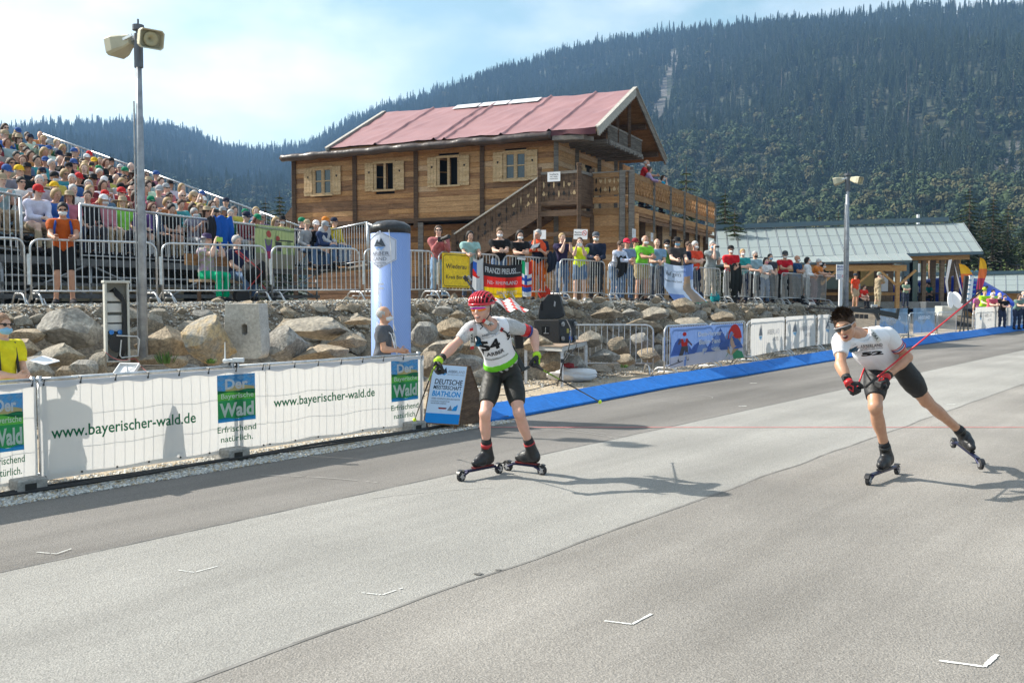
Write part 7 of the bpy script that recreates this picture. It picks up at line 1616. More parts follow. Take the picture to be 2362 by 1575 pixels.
jacket(1415, 1435, 596, 630, (.02, .02, .022), 'small black jacket over the barrier before the man in the white-blue shirt', barY)
jacket(1254, 1272, 587, 618, (.015, .02, .035), 'dark navy jacket hung on the barrier beside the woman with the orange shawl', barY)
# spectators behind the upper barriers
gS = 'spectators standing along the upper barriers'
def atbar(px, back=.42):
 p = bar_pt(px); n = Vector((-.80, .60, 0)); q = p + n * back; u = (px - CX) / FPX; q = q - Vector((1, 0, 0)) * (q.x - u * q.y); return q
def std(px, topy, pose, lab, shirt, legs, hair=('short', BROWNH), skin=0, back=.45, face=(.25, -1), H0=1.745, group=gS, **kw):
 if pose in ('st_rail', 'st_rest') and 'holding' not in lab: pose = ['st_rail', 'st_rest', 'st_fold', 'st_low', 'st_rail'][int(px) * 7 % 5]
 face = (face[0] + .35 * math.sin(px * 1.7), face[1])
 p = atbar(px, back); J = POSES[pose]['J']; toph = J['hc'].z + .125; z = P(px, topy, p.y).z; s = max(.80, min(1.12, (z - p.z) / toph));
 t = person(pose, p, facing(*face), lab, shirt, legs, hair, skin, s=s, group=group, **kw); return t
t = std(1012, 520, 'st_cam', 'woman photographer in dusty pink jacket with long black camera lens', (.40, .13, .13), (.20, .32, .48), ('bob', BROWNH), 1, glasses=True, sleeve='long', face=(.45, -1))
cm = MB(); cm.box((.04, -.36, 1.40), (.15, .09, .11)); q1 = cm.obj('camera', BLACKP, label='black camera with long lens held by the woman in dusty pink', cat='camera'); q1.matrix_world = parent_matrix(t)
cm = MB(); cm.tube([(.06, -.40, 1.40), (.20, -.60, 1.45), (.21, -.615, 1.453)], [.045, .052, .05], 12); q2 = cm.obj('lens', BLACKP, q1);
std(1083, 533, 'st_rail', 'dark-haired woman in teal and white striped top leaning on the barrier', (.30, .48, .46), (.06, .09, .16), ('bob', BLACKH), 0)
std(1152, 526, 'st_rail', 'young man in black T-shirt with lowered mask leaning over the barrier', BLACKC, JEANS, ('short', (.16, .09, .04)), 1, mask=MASKW, face=(.4, -1))
std(1196, 532, 'st_rail', 'woman with long black hair in black sleeveless top holding papers', BLACKC, BLACKC, ('long', BLACKH), 0, mask=MASKW, face=(.4, -1))
mb = MB(); p = P(1222, 575, atbar(1222).y - .4); mb.prism([p, p + Vector((.2, 0, .06)), p + Vector((.26, 0, .16)), p + Vector((.06, 0, .1))], (0, .006, 0)); mb.obj('papers', PAPER, label='white sheets held out by the woman with long black hair', cat='papers')
mb = MB(); p = P(1192, 598, atbar(1192, 0).y - .1); mb.prism([p, p + Vector((.20, 0, -.03)), p + Vector((.22, 0, .02)), p + Vector((.02, 0, .05))], (0, -.1, 0)); mb.obj('papers', PAPER, label='white leaflet lying on the barrier rail above the gold flag', cat='papers')
t = std(1241, 530, 'st_hand', 'grey-haired woman with orange shawl and orange trousers filming with a phone', (.015, .02, .04), (.55, .10, .01), ('short', GREYH), 2); jk = HB
give(t, 'smartphone', 'black phone of the grey-haired woman with the orange shawl', 'phone', (.0, -.36, 1.32), (.16, .014, .09), BLACKP)
mb = MB(); mb.lathe([(.20, 1.20), (.215, 1.30), (.20, 1.40), (.12, 1.47), (.085, 1.50)], 16); o = mb.obj('shawl', cc((.75, .09, .03)), t, smooth=True); o.scale = (1.05, .8, 1); o.location = (0, -.08, 0)
t = std(1295, 537, 'st_phone', 'blonde woman in navy off-shoulder top taking a picture with a dark tablet', (.025, .02, .06), JEANS, ('tail', BLONDH), 1); give(t, 'tablet', 'dark tablet held up by the blonde woman in navy', 'tablet', (0, -.37, 1.55), (.20, .014, .12), BLACKP)
t = std(1337, 547, 'st_phone', 'steward in neon yellow vest and shorts photographing with a phone', (.62, .80, .03), (.10, .16, .26), ('tail', BROWNH), 1, mask=MASKW, leg='short', shoes=WHITE); give(t, 'smartphone', 'white-backed phone held by the steward in the yellow vest', 'phone', (0, -.37, 1.52), (.14, .012, .075), mat('white_plastic', (.75, .76, .76), .4))
std(1374, 536, 'st_rest', 'older man in dark navy jacket, grey cap and white mask', NAVY, (.03, .03, .035), ('thin', GREYH), 2, mask=MASKW, cap_=(.10, .11, .13), sleeve='long')
std(1420, 556, 'st_rail', 'man in pale blue-white long-sleeved shirt leaning with one foot up', (.55, .60, .74), JEANS, ('short', BROWNH), 2, glasses=True, sleeve='long', face=(.6, -1))
std(1444, 551, 'st_rail', 'man in bright red cap and grey-blue shirt leaning on the barrier', (.18, .25, .38), JEANS, ('thin', BROWNH), 2, glasses=True, cap_=(.62, .02, .06), face=(.6, -1), back=.6)
std(1465, 550, 'st_arms', 'person in dark red cap standing behind the man in bright green', (.2, .4, .1), (.04, .04, .05), ('thin', BLACKH), 3, glasses=True, cap_=(.2, .02, .03), back=1.2)
std(1480, 544, 'st_rest', 'man in bright green T-shirt and khaki shorts with white mask', (.20, .62, .05), (.38, .30, .17), ('thin', GREYH), 3, mask=MASKW, leg='short')
std(1514, 551, 'st_rest', 'balding man in blue checked shirt with mask under his chin', (.20, .32, .46), (.08, .1, .14), ('thin', GREYH), 0)
std(1537, 553, 'st_arms', 'man in black cap with green mirrored glasses behind the checked shirt', (.10, .25, .05), BLACKC, ('thin', BLACKH), 0, glasses=True, cap_=BLACKC, mask=MASKW, back=1.1)
std(1558, 546, 'st_rest', 'stout person in black hat and charcoal printed T-shirt', (.06, .055, .055), BLACKC, ('bob', BROWNH), 1, hat=BLACKC, mask=MASKB)
std(1586, 557, 'st_rest', 'dark-haired man in navy polo with sunglasses and lowered black mask', NAVY, (.05, .05, .06), ('short', BROWNH), 3, glasses=True, back=.6)
std(1601, 556, 'st_rail', 'white-haired person in bright orange-red shirt leaning on the barrier', (.72, .07, .03), NAVY, ('short', (.55, .54, .53)), 1, mask=MASKW, back=.35)
t = std(1637, 553, 'st_hand', 'man in grey T-shirt looking through small black binoculars', (.24, .28, .29), (.30, .27, .22), ('short', GREYH), 1, mask=MASKB, face=(.7, -1)); give(t, 'binoculars', 'small black binoculars held by the man in the grey T-shirt', 'binoculars', (-.04, -.34, 1.56), (.11, .09, .05), BLACKP)
std(1684, 567, 'st_rail', 'man in red T-shirt, black-yellow cap and white mask', (.55, .015, .025), BLACKC, ('thin', GREYH), 2, mask=MASKW, cap_=BLACKC)
std(1711, 574, 'st_rail', 'blond boy in teal T-shirt with white mask', (.03, .30, .31), NAVY, ('short', BLONDH), 1, mask=MASKW)
std(1739, 579, 'st_rail', 'grey-haired man in blue-grey striped polo with black mask', (.26, .38, .44), BLACKC, ('short', GREYH), 0, mask=BLACKC)
std(1763, 594, 'st_rail', 'girl in white top and jeans with pink mask sitting on the barrier', WHITE, JEANS, ('long', BLACKH), 1, mask=(.72, .25, .32))
std(1774, 585, 'st_rail', 'dark-haired woman in charcoal top with pale blue mask behind the girl', (.05, .05, .065), BLACKC, ('tail', BLACKH), 0, mask=MASKB, back=.7)
std(1806, 580, 'st_rail', 'man in red T-shirt with dark grey cap holding a leaflet', (.52, .015, .03), BLACKC, ('thin', GREYH), 2, mask=MASKW, cap_=(.06, .065, .07))
std(1836, 589, 'st_rail', 'bald man in dark blue T-shirt with white mask', (.02, .06, .15), BLACKC, ('bald', GREYH), 3, mask=MASKW, face=(1, -.6))
std(1859, 593, 'st_rail', 'dark-haired woman in white hooded jacket with white mask', WHITE, (.3, .3, .3), ('bob', BLACKH), 1, mask=MASKW, sleeve='long', face=(1, -.6))
std(1877, 597, 'st_rail', 'white-haired man in orange T-shirt with white mask', (.62, .20, .04), (.2, .1, .1), ('short', (.55, .54, .53)), 2, mask=MASKW, face=(1, -.6))
std(1887, 605, 'st_rail', 'dark-haired woman in black with sunglasses, last at the right end of the barrier', BLACKC, BLACKC, ('bob', BLACKH), 1, glasses=True, mask=MASKW, face=(1, -.6), back=.8)
for px, col, lab in ((1648, (.01, .22, .25), 'turquoise rucksack on the gravel behind the barriers'), (1610, NAVY, 'navy rucksack on the gravel beside the turquoise one'), (1845, BLACKC, 'black rucksack on the gravel near the right end of the barriers'), (1255, (.5, .04, .02), 'red-orange bag on the gravel behind the gold flag'), (1690, (.03, .03, .03), 'black bag behind the hanging black jacket')):
 p = atbar(px, .25); o = obj_from('rucksack', boulder_mesh('rucksack', px, .17, .13, .22, 5), cc(col), label=lab, cat='rucksack'); o.location = p + Vector((0, 0, .18))
def stp(px, topy, Y, pose, lab, shirt, legs, hair, skin=0, face=(0, -1), z=None, **kw):
 u = (px - CX) / FPX; p = Vector((u * Y, Y, 0)); p.z = gz(p.x, p.y) if z is None else z; J = POSES[pose]['J']; s = (P(px, topy, Y).z - p.z) / (J['hc'].z + .125); return person(pose, p, facing(*face), lab, shirt, legs, hair, skin, s=max(.82, min(1.12, s)), **kw)
bp = bar_pt(140); t = stp(150, 468, bp.y + .38, 'st_rest', 'cyclist in orange jersey, black shorts and rucksack leaning on the barrier', (.46, .09, .015), BLACKC, ('short', BLACKH), 3, (.45, -1), glasses=True, mask=MASKW, leg='short')
o = obj_from('rucksack', boulder_mesh('rucksack', 401, .17, .14, .25, 4), cc((.03, .05, .22)), label='blue and black rucksack on the back of the cyclist in orange', cat='rucksack'); o.matrix_world = parent_matrix(t) @ Matrix.Translation((0, .19, 1.27))
sb = MB();
for q in (-1, 1): sb.tube([(q * .10, .08, 1.45), (q * .11, -.12, 1.42), (q * .13, -.20, 1.30), (q * .15, -.02, 1.10)], .02, 6)
o2 = sb.obj('strap', cc((.03, .07, .3)), o, smooth=True); o2.matrix_local = Matrix.Translation((0, -.19, -1.27))
def sitp(px, seaty, Y, lab, shirt, legs, hair, pose, face, skin=0, s=1.0, **kw):
 u = (px - CX) / FPX; p = Vector((u * Y, Y, 0)); p.z = gz(p.x, p.y); return person(pose, p, facing(*face), lab, shirt, legs, hair, skin, s=s, **kw)
Yw = bar_pt(480).y + .9
t = sitp(478, 0, Yw, 'woman in floral blouse, green trousers and dark sun hat holding a green phone', (.30, .34, .20), (.0, .36, .17), ('bob', GREYH), 'sit_phone', (1, -.55), 1, hat=(.06, .04, .10)); flo = t
fm = mat('floral_cloth', (.26, .34, .14), .85, col2=(.42, .25, .46), vscale=16, bump=.3, bscale=20, detail=2)
for c in t.children:
 if c.name.startswith('shirt'): c.material_slots[0].material = fm
give(t, 'smartphone', 'lime green phone held by the woman in the floral blouse', 'phone', (0, -.36, 1.22), (.15, .012, .09), mat('lime_phone', (.35, .6, .08), .5))
t = sitp(548, 0, Yw + .5, 'smiling man in dark navy shirt seated behind the pram', (.02, .025, .06), JEANS, ('short', GREYH), 'sit_lap', (.9, -.7), 1)
be = thing('bench', 'low wooden bench in front of the grandstand under the woman in green', 'bench', atbar(520, 1.3)); c_ = Vector(((500 - CX) / FPX * Yw, Yw + .1, 1.58))
dv = Vector((.45, .9, 0)).normalized()
mb = MB(); mb.beam(c_ - dv * .6 + Vector((0, 0, .44)), c_ + dv * .9 + Vector((0, 0, .44)), .32, .05); mb.obj('seat', SEATM, be, True)
mb = MB(); mb.beam(c_ - dv * .6 + Vector((-.22, .1, .85)), c_ + dv * .9 + Vector((-.22, .1, .85)), .04, .22); mb.obj('backrest', ORW, be, True)
for q in (-.5, .8): mb = MB(); mb.beam(c_ + dv * q + Vector((0, 0, -.1)), c_ + dv * q + Vector((0, 0, .42)), .06); mb.obj('leg', DKW, be, True)
q = Vector(((590 - CX) / FPX * (Yw + .2), Yw + .2, 1.6)); pr_ = thing('pram', 'black pushchair with red frame in front of the man in navy', 'pram', q, R_(25))
for dx, dy in ((-.28, -.22), (-.28, .22), (.3, 0)): mb = MB(); mb.tube([(dx, dy - .02, .13), (dx, dy + .02, .13)], .13, 16); mb.obj('wheel', BLACKP, pr_)
mb = MB(); mb.tube([(-.28, -.2, .13), (.1, -.18, .6), (-.35, -.18, 1.0), (-.35, .18, 1.0), (.1, .18, .6), (-.28, .2, .13)], .015, 6); mb.tube([(.3, 0, .13), (0, 0, .5)], .015, 6); mb.obj('frame', mat('red_frame', (.35, .02, .02), .4), pr_, smooth=True)
o = obj_from('seat', boulder_mesh('pram_seat', 55, .26, .2, .26, 4), cc(BLACKC), pr_); o.location = (0, 0, .62)
def terr(b, a, topz, *args, **kw): p = HP(a, b, 5.0); return person(args[0], p, facing(*kw.pop('face')), *args[1:], **kw)
pb = b_of(1479, .35); terr(pb, .35, 0, 'st_rail', 'man in red T-shirt with white mask leaning on the terrace railing', RED, NAVY, ('thin', GREYH), 3, mask=MASKW, face=(.9, -.4), s=1.05)
pb = b_of(1490, .15); terr(pb, .12, 0, 'st_rest', 'child in lilac striped top in front of the man in red on the terrace', (.42, .30, .50), NAVY, ('bob', BROWNH), 0, face=(.9, -.2), s=.88, sleeve='long')
pb = b_of(1523, .3); terr(pb, .3, 0, 'st_hand', 'girl with long brown hair in turquoise top on the terrace', (.02, .32, .5), NAVY, ('long', BROWNH), 1, mask=MASKW, face=(.9, -.4), s=.86)
# officials by the fence
pO = onT(884, -9.25); t = stp(881, 706, pO.y, 'st_low', 'official in dark grey polo with white mask pulling the cord of the blue column', (.10, .105, .12), (.04, .04, .05), ('thin', GREYH), 2, (1, -.12), mask=MASKW, z=0.0)
ly = MB(); ly.tube([(-.06, .0, 1.46), (-.09, -.16, 1.34), (-.06, -.22, 1.08), (.02, -.22, 1.05), (.07, -.17, 1.32), (.06, .0, 1.46)], .010, 5); ly.obj('lanyard', PAPER, t)
sh_ = MB();
pY = onT(2, -9.25); t = stp(-2, 722, pY.y, 'st_low', 'official in yellow shirt with black braces and light blue mask writing, at the left edge', (.68, .60, .02), (.02, .02, .022), ('short', (.35, .2, .12)), 0, (.85, -.4), glasses=True, mask=MASKB, z=0.0)
vb = MB();
for q in (-1, 1): vb.tube([(q * .11, .12, 1.1), (q * .10, .09, 1.42), (q * .095, -.10, 1.44), (q * .11, -.145, 1.1)], .016, 5)
vb.obj('braces', BLACKP, t)
cl = MB(); p = P(88, 838, pY.y - .25); cl.prism([p + Vector((-.10, .05, .02)), p + Vector((.10, -.08, -.01)), p + Vector((.14, .12, .01)), p + Vector((-.06, .22, .05))], (0, 0, .008)); cl.obj('clipboard', PAPER, label='white clipboard with papers held by the official in yellow', cat='clipboard')
# the right-hand distance
def V2(px, Y, z=0.0): return Vector(((px - CX) / FPX * Y, Y, z))
sb_ = thing('service_building', 'low timber building with pale panelled metal roof and open shelter at its right end', 'building', V2(1950, 60, 1.15))
MTL = mat('roof_metal', (.27, .31, .30), .55, metal=.1, var=.05, vscale=.5); MTD = mat('roof_trim', (.10, .15, .18), .5, metal=.3); GL2 = mat('glass_green', (.05, .10, .09), .1, spec=.9)
LARCH = wood('larch_new', (.42, .22, .08), (.56, .33, .14), .2); CLAD = wood('larch_clad', (.15, .10, .065), (.28, .19, .12), .3)
YE, YR = 56.0, 61.5
def roof_panels(x0e, x1e, x0r, x1r, ze0, ze1, zr0, zr1, YE, YR, nc, nr, th=.10, parent=None):
 A, B, C_, D_ = Vector((x0e, YE, ze0)), Vector((x1e, YE, ze1)), Vector((x1r, YR, zr1)), Vector((x0r, YR, zr0)); n = (B - A).cross(D_ - A).normalized()
 def q(u, v): return A.lerp(B, u).lerp(D_.lerp(C_, u), v)
 mb = MB(); mb.prism([A, B, C_, D_], -n * th); mb.obj('roof', MTD, parent, True)
 for i in range(nc):
  for j in range(nr):
   u0, u1, v0, v1 = i / nc, (i + 1) / nc, j / nr, (j + 1) / nr; e, f = .002, .005
   mb = MB(); mb.prism([q(u0 + e, v0 + f) + n * .01, q(u1 - e, v0 + f) + n * .01, q(u1 - e, v1 - f) + n * .01, q(u0 + e, v1 - f) + n * .01], n * .04); mb.obj('roof_panel', MTL, parent, True)
 for i in range(nc + 1): mb = MB(); mb.beam(q(i / nc, 0) + n * .07, q(i / nc, 1) + n * .06, .03, .03); mb.obj('seam', STEEL, parent, True)
xe0, xe1 = P(1560, 600, YE).x, P(2266, 580, YE).x; xr0, xr1 = P(1560, 540, YR).x, P(2222, 514, YR).x
ze0, ze1 = P(1640, 601, YE).z, P(2266, 582, YE).z; zr0, zr1 = P(1650, 535, YR).z, P(2222, 516, YR).z
roof_panels(xe0, xe1, xr0, xr1, ze0, ze1, zr0, zr1, YE, YR, 29, 3, parent=sb_)
mb = MB(); mb.beam(Vector((xr0, YR, zr0 + .22)), Vector((P(2186, 500, YR).x, YR, P(2186, 506, YR).z)), .35, .28); mb.obj('ridge_ventilator', MTD, sb_, True)
mb = MB(); mb.beam(Vector((xe0, YE - .08, ze0 - .05)), Vector((xe1, YE - .08, ze1 - .05)), .12, .14); mb.obj('gutter', MTD, sb_, True)
mb = MB(); mb.beam(Vector((P(1960, 600, YE + .4).x, YE + .4, ze1 - .33)), Vector((P(2235, 600, YE + .4).x, YE + .4, ze1 - .25)), .18, .3); mb.beam(Vector((P(1960, 600, YR).x, YR, ze1 - .3)), Vector((P(2215, 600, YR).x, YR, ze1 - .3)), .18, .3); mb.obj('shelter_beam', LARCH, sb_, True)
YC0, YC1 = 53.2, 55.6
c0x, c1x = P(1640, 600, YC0).x, P(2104, 600, YC0).x
roof_panels(c0x, c1x, c0x, P(2088, 585, YC1).x, P(1640, 612, YC0).z, P(2104, 602, YC0).z, P(1640, 602, YC1).z, P(2088, 586, YC1).z, YC0, YC1, 20, 1, .08, sb_)
zc_ = P(2000, 618, YC0).z
mb = MB(); mb.beam(Vector((c0x + 1, YC0 + .3, zc_)), Vector((c1x - .2, YC0 + .3, zc_)), .14, .32); mb.obj('canopy_beam', LARCH, sb_, True)
for px, w in ((2070, .2), (1972, .16), (1890, .16)):
 mb = MB(); x = P(px, 650, YC0 + .3).x; mb.beam((x, YC0 + .3, 1.1), (x, YC0 + .3, zc_ - .16), w); mb.obj('post', LARCH, sb_, True)
 for q in (-1, 1): mb = MB(); mb.beam((x, YC0 + .3, zc_ - 1.0), (x + q * 1.0, YC0 + .3, zc_ - .12), .12); mb.obj('brace', LARCH, sb_, True)
xa, xb = P(1700, 680, 57).x, P(2060, 680, 57).x; n = 62
for i in range(n):
 x0, x1 = lerp(xa, xb, i / n), lerp(xa, xb, (i + 1) / n); mb = MB(); mb.box(((x0 + x1) / 2, 57, 2.6), (x1 - x0 - .015, .05 + .02 * (i % 2), 3.2)); mb.obj('cladding_board', CLAD, sb_, True)
for px0, px1, y0, y1, m, nm in ((1902, 1936, 622, 668, GL2, 'window'), (1985, 2016, 618, 660, mat('notice_board', (.50, .36, .14), .7, var=.1), 'notice_board'), (1935, 1975, 640, 690, mat('notice_board', (.50, .36, .14), .7), 'notice_board'), (2032, 2048, 632, 672, PAPER, 'poster'), (1975, 1984, 655, 668, PAPER, 'poster')):
 a, b = P(px0, y1, 56.8), P(px1, y0, 56.8); mb = MB(); mb.box(((a.x + b.x) / 2, 56.85 if m is not PAPER else 56.78, (a.z + b.z) / 2), (b.x - a.x, .06, b.z - a.z)); w_ = mb.obj(nm, m, sb_, True)
 if nm == 'window': mb = MB(); [mb.beam((x, 56.8, a.z), (x, 56.8, b.z), .08) for x in (a.x, b.x)]; [mb.beam((a.x, 56.8, z), (b.x, 56.8, z), .08) for z in (a.z, b.z)]; mb.obj('window_frame', DKW, w_, True)
a, b = P(1895, 708, 55.5), P(2065, 698, 55.5); mb = MB(); mb.box(((a.x + b.x) / 2, 55.6, 1.9), (b.x - a.x, .08, .16)); mb.obj('bench_rail', LARCH, sb_, True)
mb = MB(); mb.box(((a.x + b.x) / 2 + 2, 57, 1.25), (16, 3, .4)); mb.obj('plinth', CONC2, sb_, True)
for px in (2092, 2104): mb = MB(); mb.box((P(px, 650, 57).x, 57, 2.7), (.5, .4, 3.0)); mb.obj('corner_panel', MTD if px < 2100 else GL2, sb_, True)
for px, yy in ((2130, 56.6), (2152, 57.5), (2172, 56.6), (2188, 57.5), (2206, 56.6), (2146, 61), (2196, 61)):
 mb = MB(); x = P(px, 650, yy).x; mb.beam((x, yy, 1.0), (x, yy, ze1 - .3), .22); mb.obj('shelter_post', CLAD, sb_, True)
mb = MB(); mb.tube([(P(2120, 600, 70).x, 70, 1), (P(2118, 495, 70).x, 70, P(2118, 495, 70).z)], .12, 8); mb.obj('flag_pole', mat('pole_white', (.7, .7, .72), .4), label='white pole with red band standing up behind the metal roof', cat='pole')
s2 = thing('far_building', 'second low building with pale metal roof at the right edge', 'building', V2(2340, 66, 1))
roof_panels(P(2050, 690, 63).x, P(2480, 690, 63).x, P(2050, 640, 69).x, P(2480, 640, 69).x, P(2200, 675, 63).z, P(2362, 672, 63).z, P(2200, 640, 69).z, P(2362, 632, 69).z, 63, 69, 16, 3, parent=s2)
mb = MB(); mb.beam(Vector((P(2050, 636, 69).x, 69, P(2050, 634, 69).z)), Vector((P(2480, 626, 69).x, 69, P(2480, 626, 69).z)), .3, .25); mb.obj('ridge_trim', MTD, s2, True)
mb = MB(); mb.box((P(2300, 690, 64).x, 64.2, 1.2), (16, .2, 1.6)); mb.obj('wall', LARCH, s2, True)
AR = mat('arch_blue', (.005, .04, .42), .4, bump=.2, bscale=2)
t = thing('inflatable_arch', 'big blue inflatable arch with white lettering behind the shelter posts', 'inflatable arch', V2(2200, 54, 1))
pa = [P(2020, 712, 60), P(2070, 690, 59.6), P(2130, 682, 59), P(2200, 675, 58.2), P(2245, 680, 57.4), P(2295, 708, 55), P(2322, 730, 54)]
out = []
for i in range(len(pa) - 1):
 for k in range(6): out.append(pa[i].lerp(pa[i + 1], k / 6))
out.append(pa[-1]); mb = MB(); mb.tube(out, [.8 + .2 * math.sin(3.14 * i / len(out)) for i in range(len(out))], 20); mb.obj('tube', AR, t, True, smooth=True)
mb = MB(); ff = flat(P(2120, 700, 58.0), (1, -.1, 0), (0, 0, 1)); letters(mb, 'ARBERLAND', ff, -1.0, .45, .62, 3.1, bold=.03); letters(mb, 'BAYERISCHER WALD', ff, -.4, -.15, .32, 2.5, bold=.02); mb.obj('lettering', PAPER, t, True)
def beach(pxb, pxt, yb, yt, Y, w, lab, lean):
 a, b = P(pxb, yb, Y), P(pxt, yt, Y); t = thing('beach_flag', lab, 'beach flag', a, group='orange beach flags by the arch'); mb = MB(); h = (b - a).length; up = (b - a) / h; sd = Vector((1, -.2, 0)).normalized()
 prof = [(0, .0), (.05, .25), (w * .55, .55), (w, .80), (w * .95, .92), (w * .6, 1.0), (w * .1, .97), (-.1 * w, .85), (-.05, .5)]
 me = grid_mesh('sail', lambda u, v: a + up * h * (.12 + .88 * v) + sd * (u * w * (.3 + .7 * min(1, v / .6)) * (math.sqrt(max(0, 1 - ((v - .6) / .4) ** 2)) if v > .6 else 1) - .08) + Vector((0, .05 * math.sin(u * 5 + v * 6), 0)), 8, 24)
 idx = [0 if (i // 8) > 17 else (1 if (i // 8) > 12 else (2 if (i // 8) > 6 else 3)) for i in range(8 * 24)]; me.polygons.foreach_set('material_index', idx); obj_from('sail', me, [FK((.75, .42, .02)), FK((.68, .16, .04)), FK((.42, .03, .08)), FK((.05, .02, .06))], t, True)
 mb.tube([a, a.lerp(b, .5) - sd * .03, b - sd * .1, b + sd * w * .4], .02, 5); mb.obj('pole', BLACKM, t, True)
beach(2232, 2215, 715, 608, 50, .62, 'left orange and red beach flag in front of the arch', 0); beach(2252, 2264, 712, 594, 50, .42, 'right, taller orange and red beach flag in front of the arch', 0)
a = P(2192, 712, 52); mb = MB(); mb.poly([a, P(2180, 650, 52), P(2188, 600, 52), P(2196, 598, 52), P(2186, 650, 52)]); mb.poly([P(2200, 604, 52), P(2212, 660, 52), P(2222, 690, 52), P(2216, 660, 52)]); o = mb.obj('white_flag', FK((.7, .7, .72)), label='narrow white beach flag seen between the shelter posts', cat='flag')
q = G(2222, 775); t = thing('sponsor_stand', 'tall narrow sponsor board on black tripod legs beside the blue boards', 'sign board', q)
for px in (2212, 2222, 2234): mb = MB(); mb.tube([G(px, 777), P(2228, 665, q.y)], .03, 6); mb.obj('leg', BLACKM, t, True)
a, b = P(2222, 700, q.y), P(2243, 636, q.y - .2); mb = MB(); mb.box(((a.x + b.x) / 2 + .02, q.y - .25, (a.z + b.z) / 2), (b.x - a.x - .1, .12, b.z - a.z), rot=Matrix.Rotation(R_(5), 3, 'Y')); mb.obj('board', PAPER, t, True)
mb = MB(); mb.box((a.x - .02, q.y - .15, (a.z + b.z) / 2), (.14, .16, b.z - a.z), rot=Matrix.Rotation(R_(5), 3, 'Y')); mb.obj('dark_side', BLACKP, t, True)
mk = MB(); fnb = flat(P(2228, 694, q.y - .42), (1, 0, 0), (.08, 0, 1))
for i in range(7):
 for j in range(2): shape(mk, blob(.06 + j * .22 + .01 * i, .10 + i * .20, .07, .035, 8), fnb, .004)
mk.obj('small_logos', cmat((.12, .3, .45), 'print'), t, True)
for px, lab in ((2192, 'left wing of the white folded display beside the sponsor stand'), (2207, 'right wing of the white folded display beside the sponsor stand')):
 p = P(px, 692, q.y + 3); mb = MB(); mb.lathe([(.0, 0), (.42, .0), (.42, .03), (0, .03)], 20, rot=Matrix.Rotation(R_(78), 3, 'X')); o = mb.obj('display_panel', PAPER, label=lab, cat='display panel'); o.location = p; o.scale = (.55, 1, 1.0); o.rotation_euler = (0, R_(22 if px < 2200 else -22), R_(30 if px < 2200 else -30))
CLR = mat('clear_blue_film', (.22, .40, .62), .35, alpha=.62, var=.3, vscale=2.5); CLR2 = mat('clear_grey_film', (.45, .52, .55), .35, alpha=.45)
gR2 = 'far barriers by the bend of the track'
FB = [G(2020, 790), G(2096, 786), G(2160, 782)]
for i, lab in ((0, 'left clear blue banner barrier behind the bending skier'), (1, 'right clear blue banner barrier, next to the bare barrier')):
 place_barrier(FB[i], FB[i + 1], 'steel barrier of the ' + lab, gR2); t, fn, ln, h = banner('clear_banner', FB[i] + Vector((.1, -.1, 0)), FB[i + 1] + Vector((-.1, -.1, 0)), .3, 1.28, lab, m=CLR, off=0, wave=.03, seed=i)
 mb = MB(); letters(mb, 'ARBERLAND', fn, ln * .25, h * .55, h * .14, ln * .5); put(t, 'lettering', mb, FK((.75, .8, .9))); mb = MB(); strip(mb, 0, 0, ln, h * .42, fn, .004, 12, 2, hi=lambda u: .1 * math.sin(u * 12)); put(t, 'snow_print', mb, mat('clear_blue_dense', (.2, .42, .75), .4, alpha=.75))
place_barrier(G(2162, 782), G(2206, 779), 'bare steel barrier beside the tripod sponsor stand', gR2)
WB = [G(2243, 772), G(2288, 766), G(2325, 762)]
for i, lab in ((0, 'left of the two far white hotel banners by the bend'), (1, 'right of the two far white hotel banners by the bend')):
 place_barrier(WB[i], WB[i + 1], 'steel barrier under the ' + lab, gR2); hotel(WB[i] + Vector((0, -.1, 0)), WB[i + 1] + Vector((0, -.1, 0)), lab, i + 5, z0=.25, z1=1.25)
place_barrier(G(2327, 762), G(2385, 757), 'steel barrier with clear banner at the right picture edge', gR2); banner('clear_banner', G(2327, 762) + Vector((0, -.1, 0)), G(2385, 757) + Vector((0, -.1, 0)), .25, 1.25, 'clear bluish banner at the right picture edge', m=CLR, off=0, wave=.03)
mb = MB(); a, b = P(2128, 718, 52), P(2164, 696, 52); mb.box(((a.x + b.x) / 2, 52, (a.z + b.z) / 2), (b.x - a.x, .8, b.z - a.z)); mb.obj('equipment_case', mat('case_grey', (.09, .10, .11), .6), label='dark grey low equipment case behind the clear blue banners', cat='case', bevel=.02)
mb = MB(); a, b = P(2164, 728, 46), P(2214, 706, 46); mb.box(((a.x + b.x) / 2, 46, (a.z + b.z) / 2), (b.x - a.x, .8, b.z - a.z)); mb.obj('equipment_case', mat('case_pale', (.40, .41, .38), .6), label='pale grey case behind the bare barrier near the sponsor stand', cat='case', bevel=.02)
p = P(1935, 700, 40); t = thing('notice_post', 'white post with paper notices and no-smoking ring beside the far loudspeaker mast', 'sign', (p.x - .1, 40, 1.2)); x = P(1938, 650, 40).x
mb = MB(); mb.beam((x + .02, 40, .9), (x + .02, 40, P(1938, 642, 40).z), .13); mb.obj('post', mat('pole_white', (.7, .7, .72), .4), t, True)
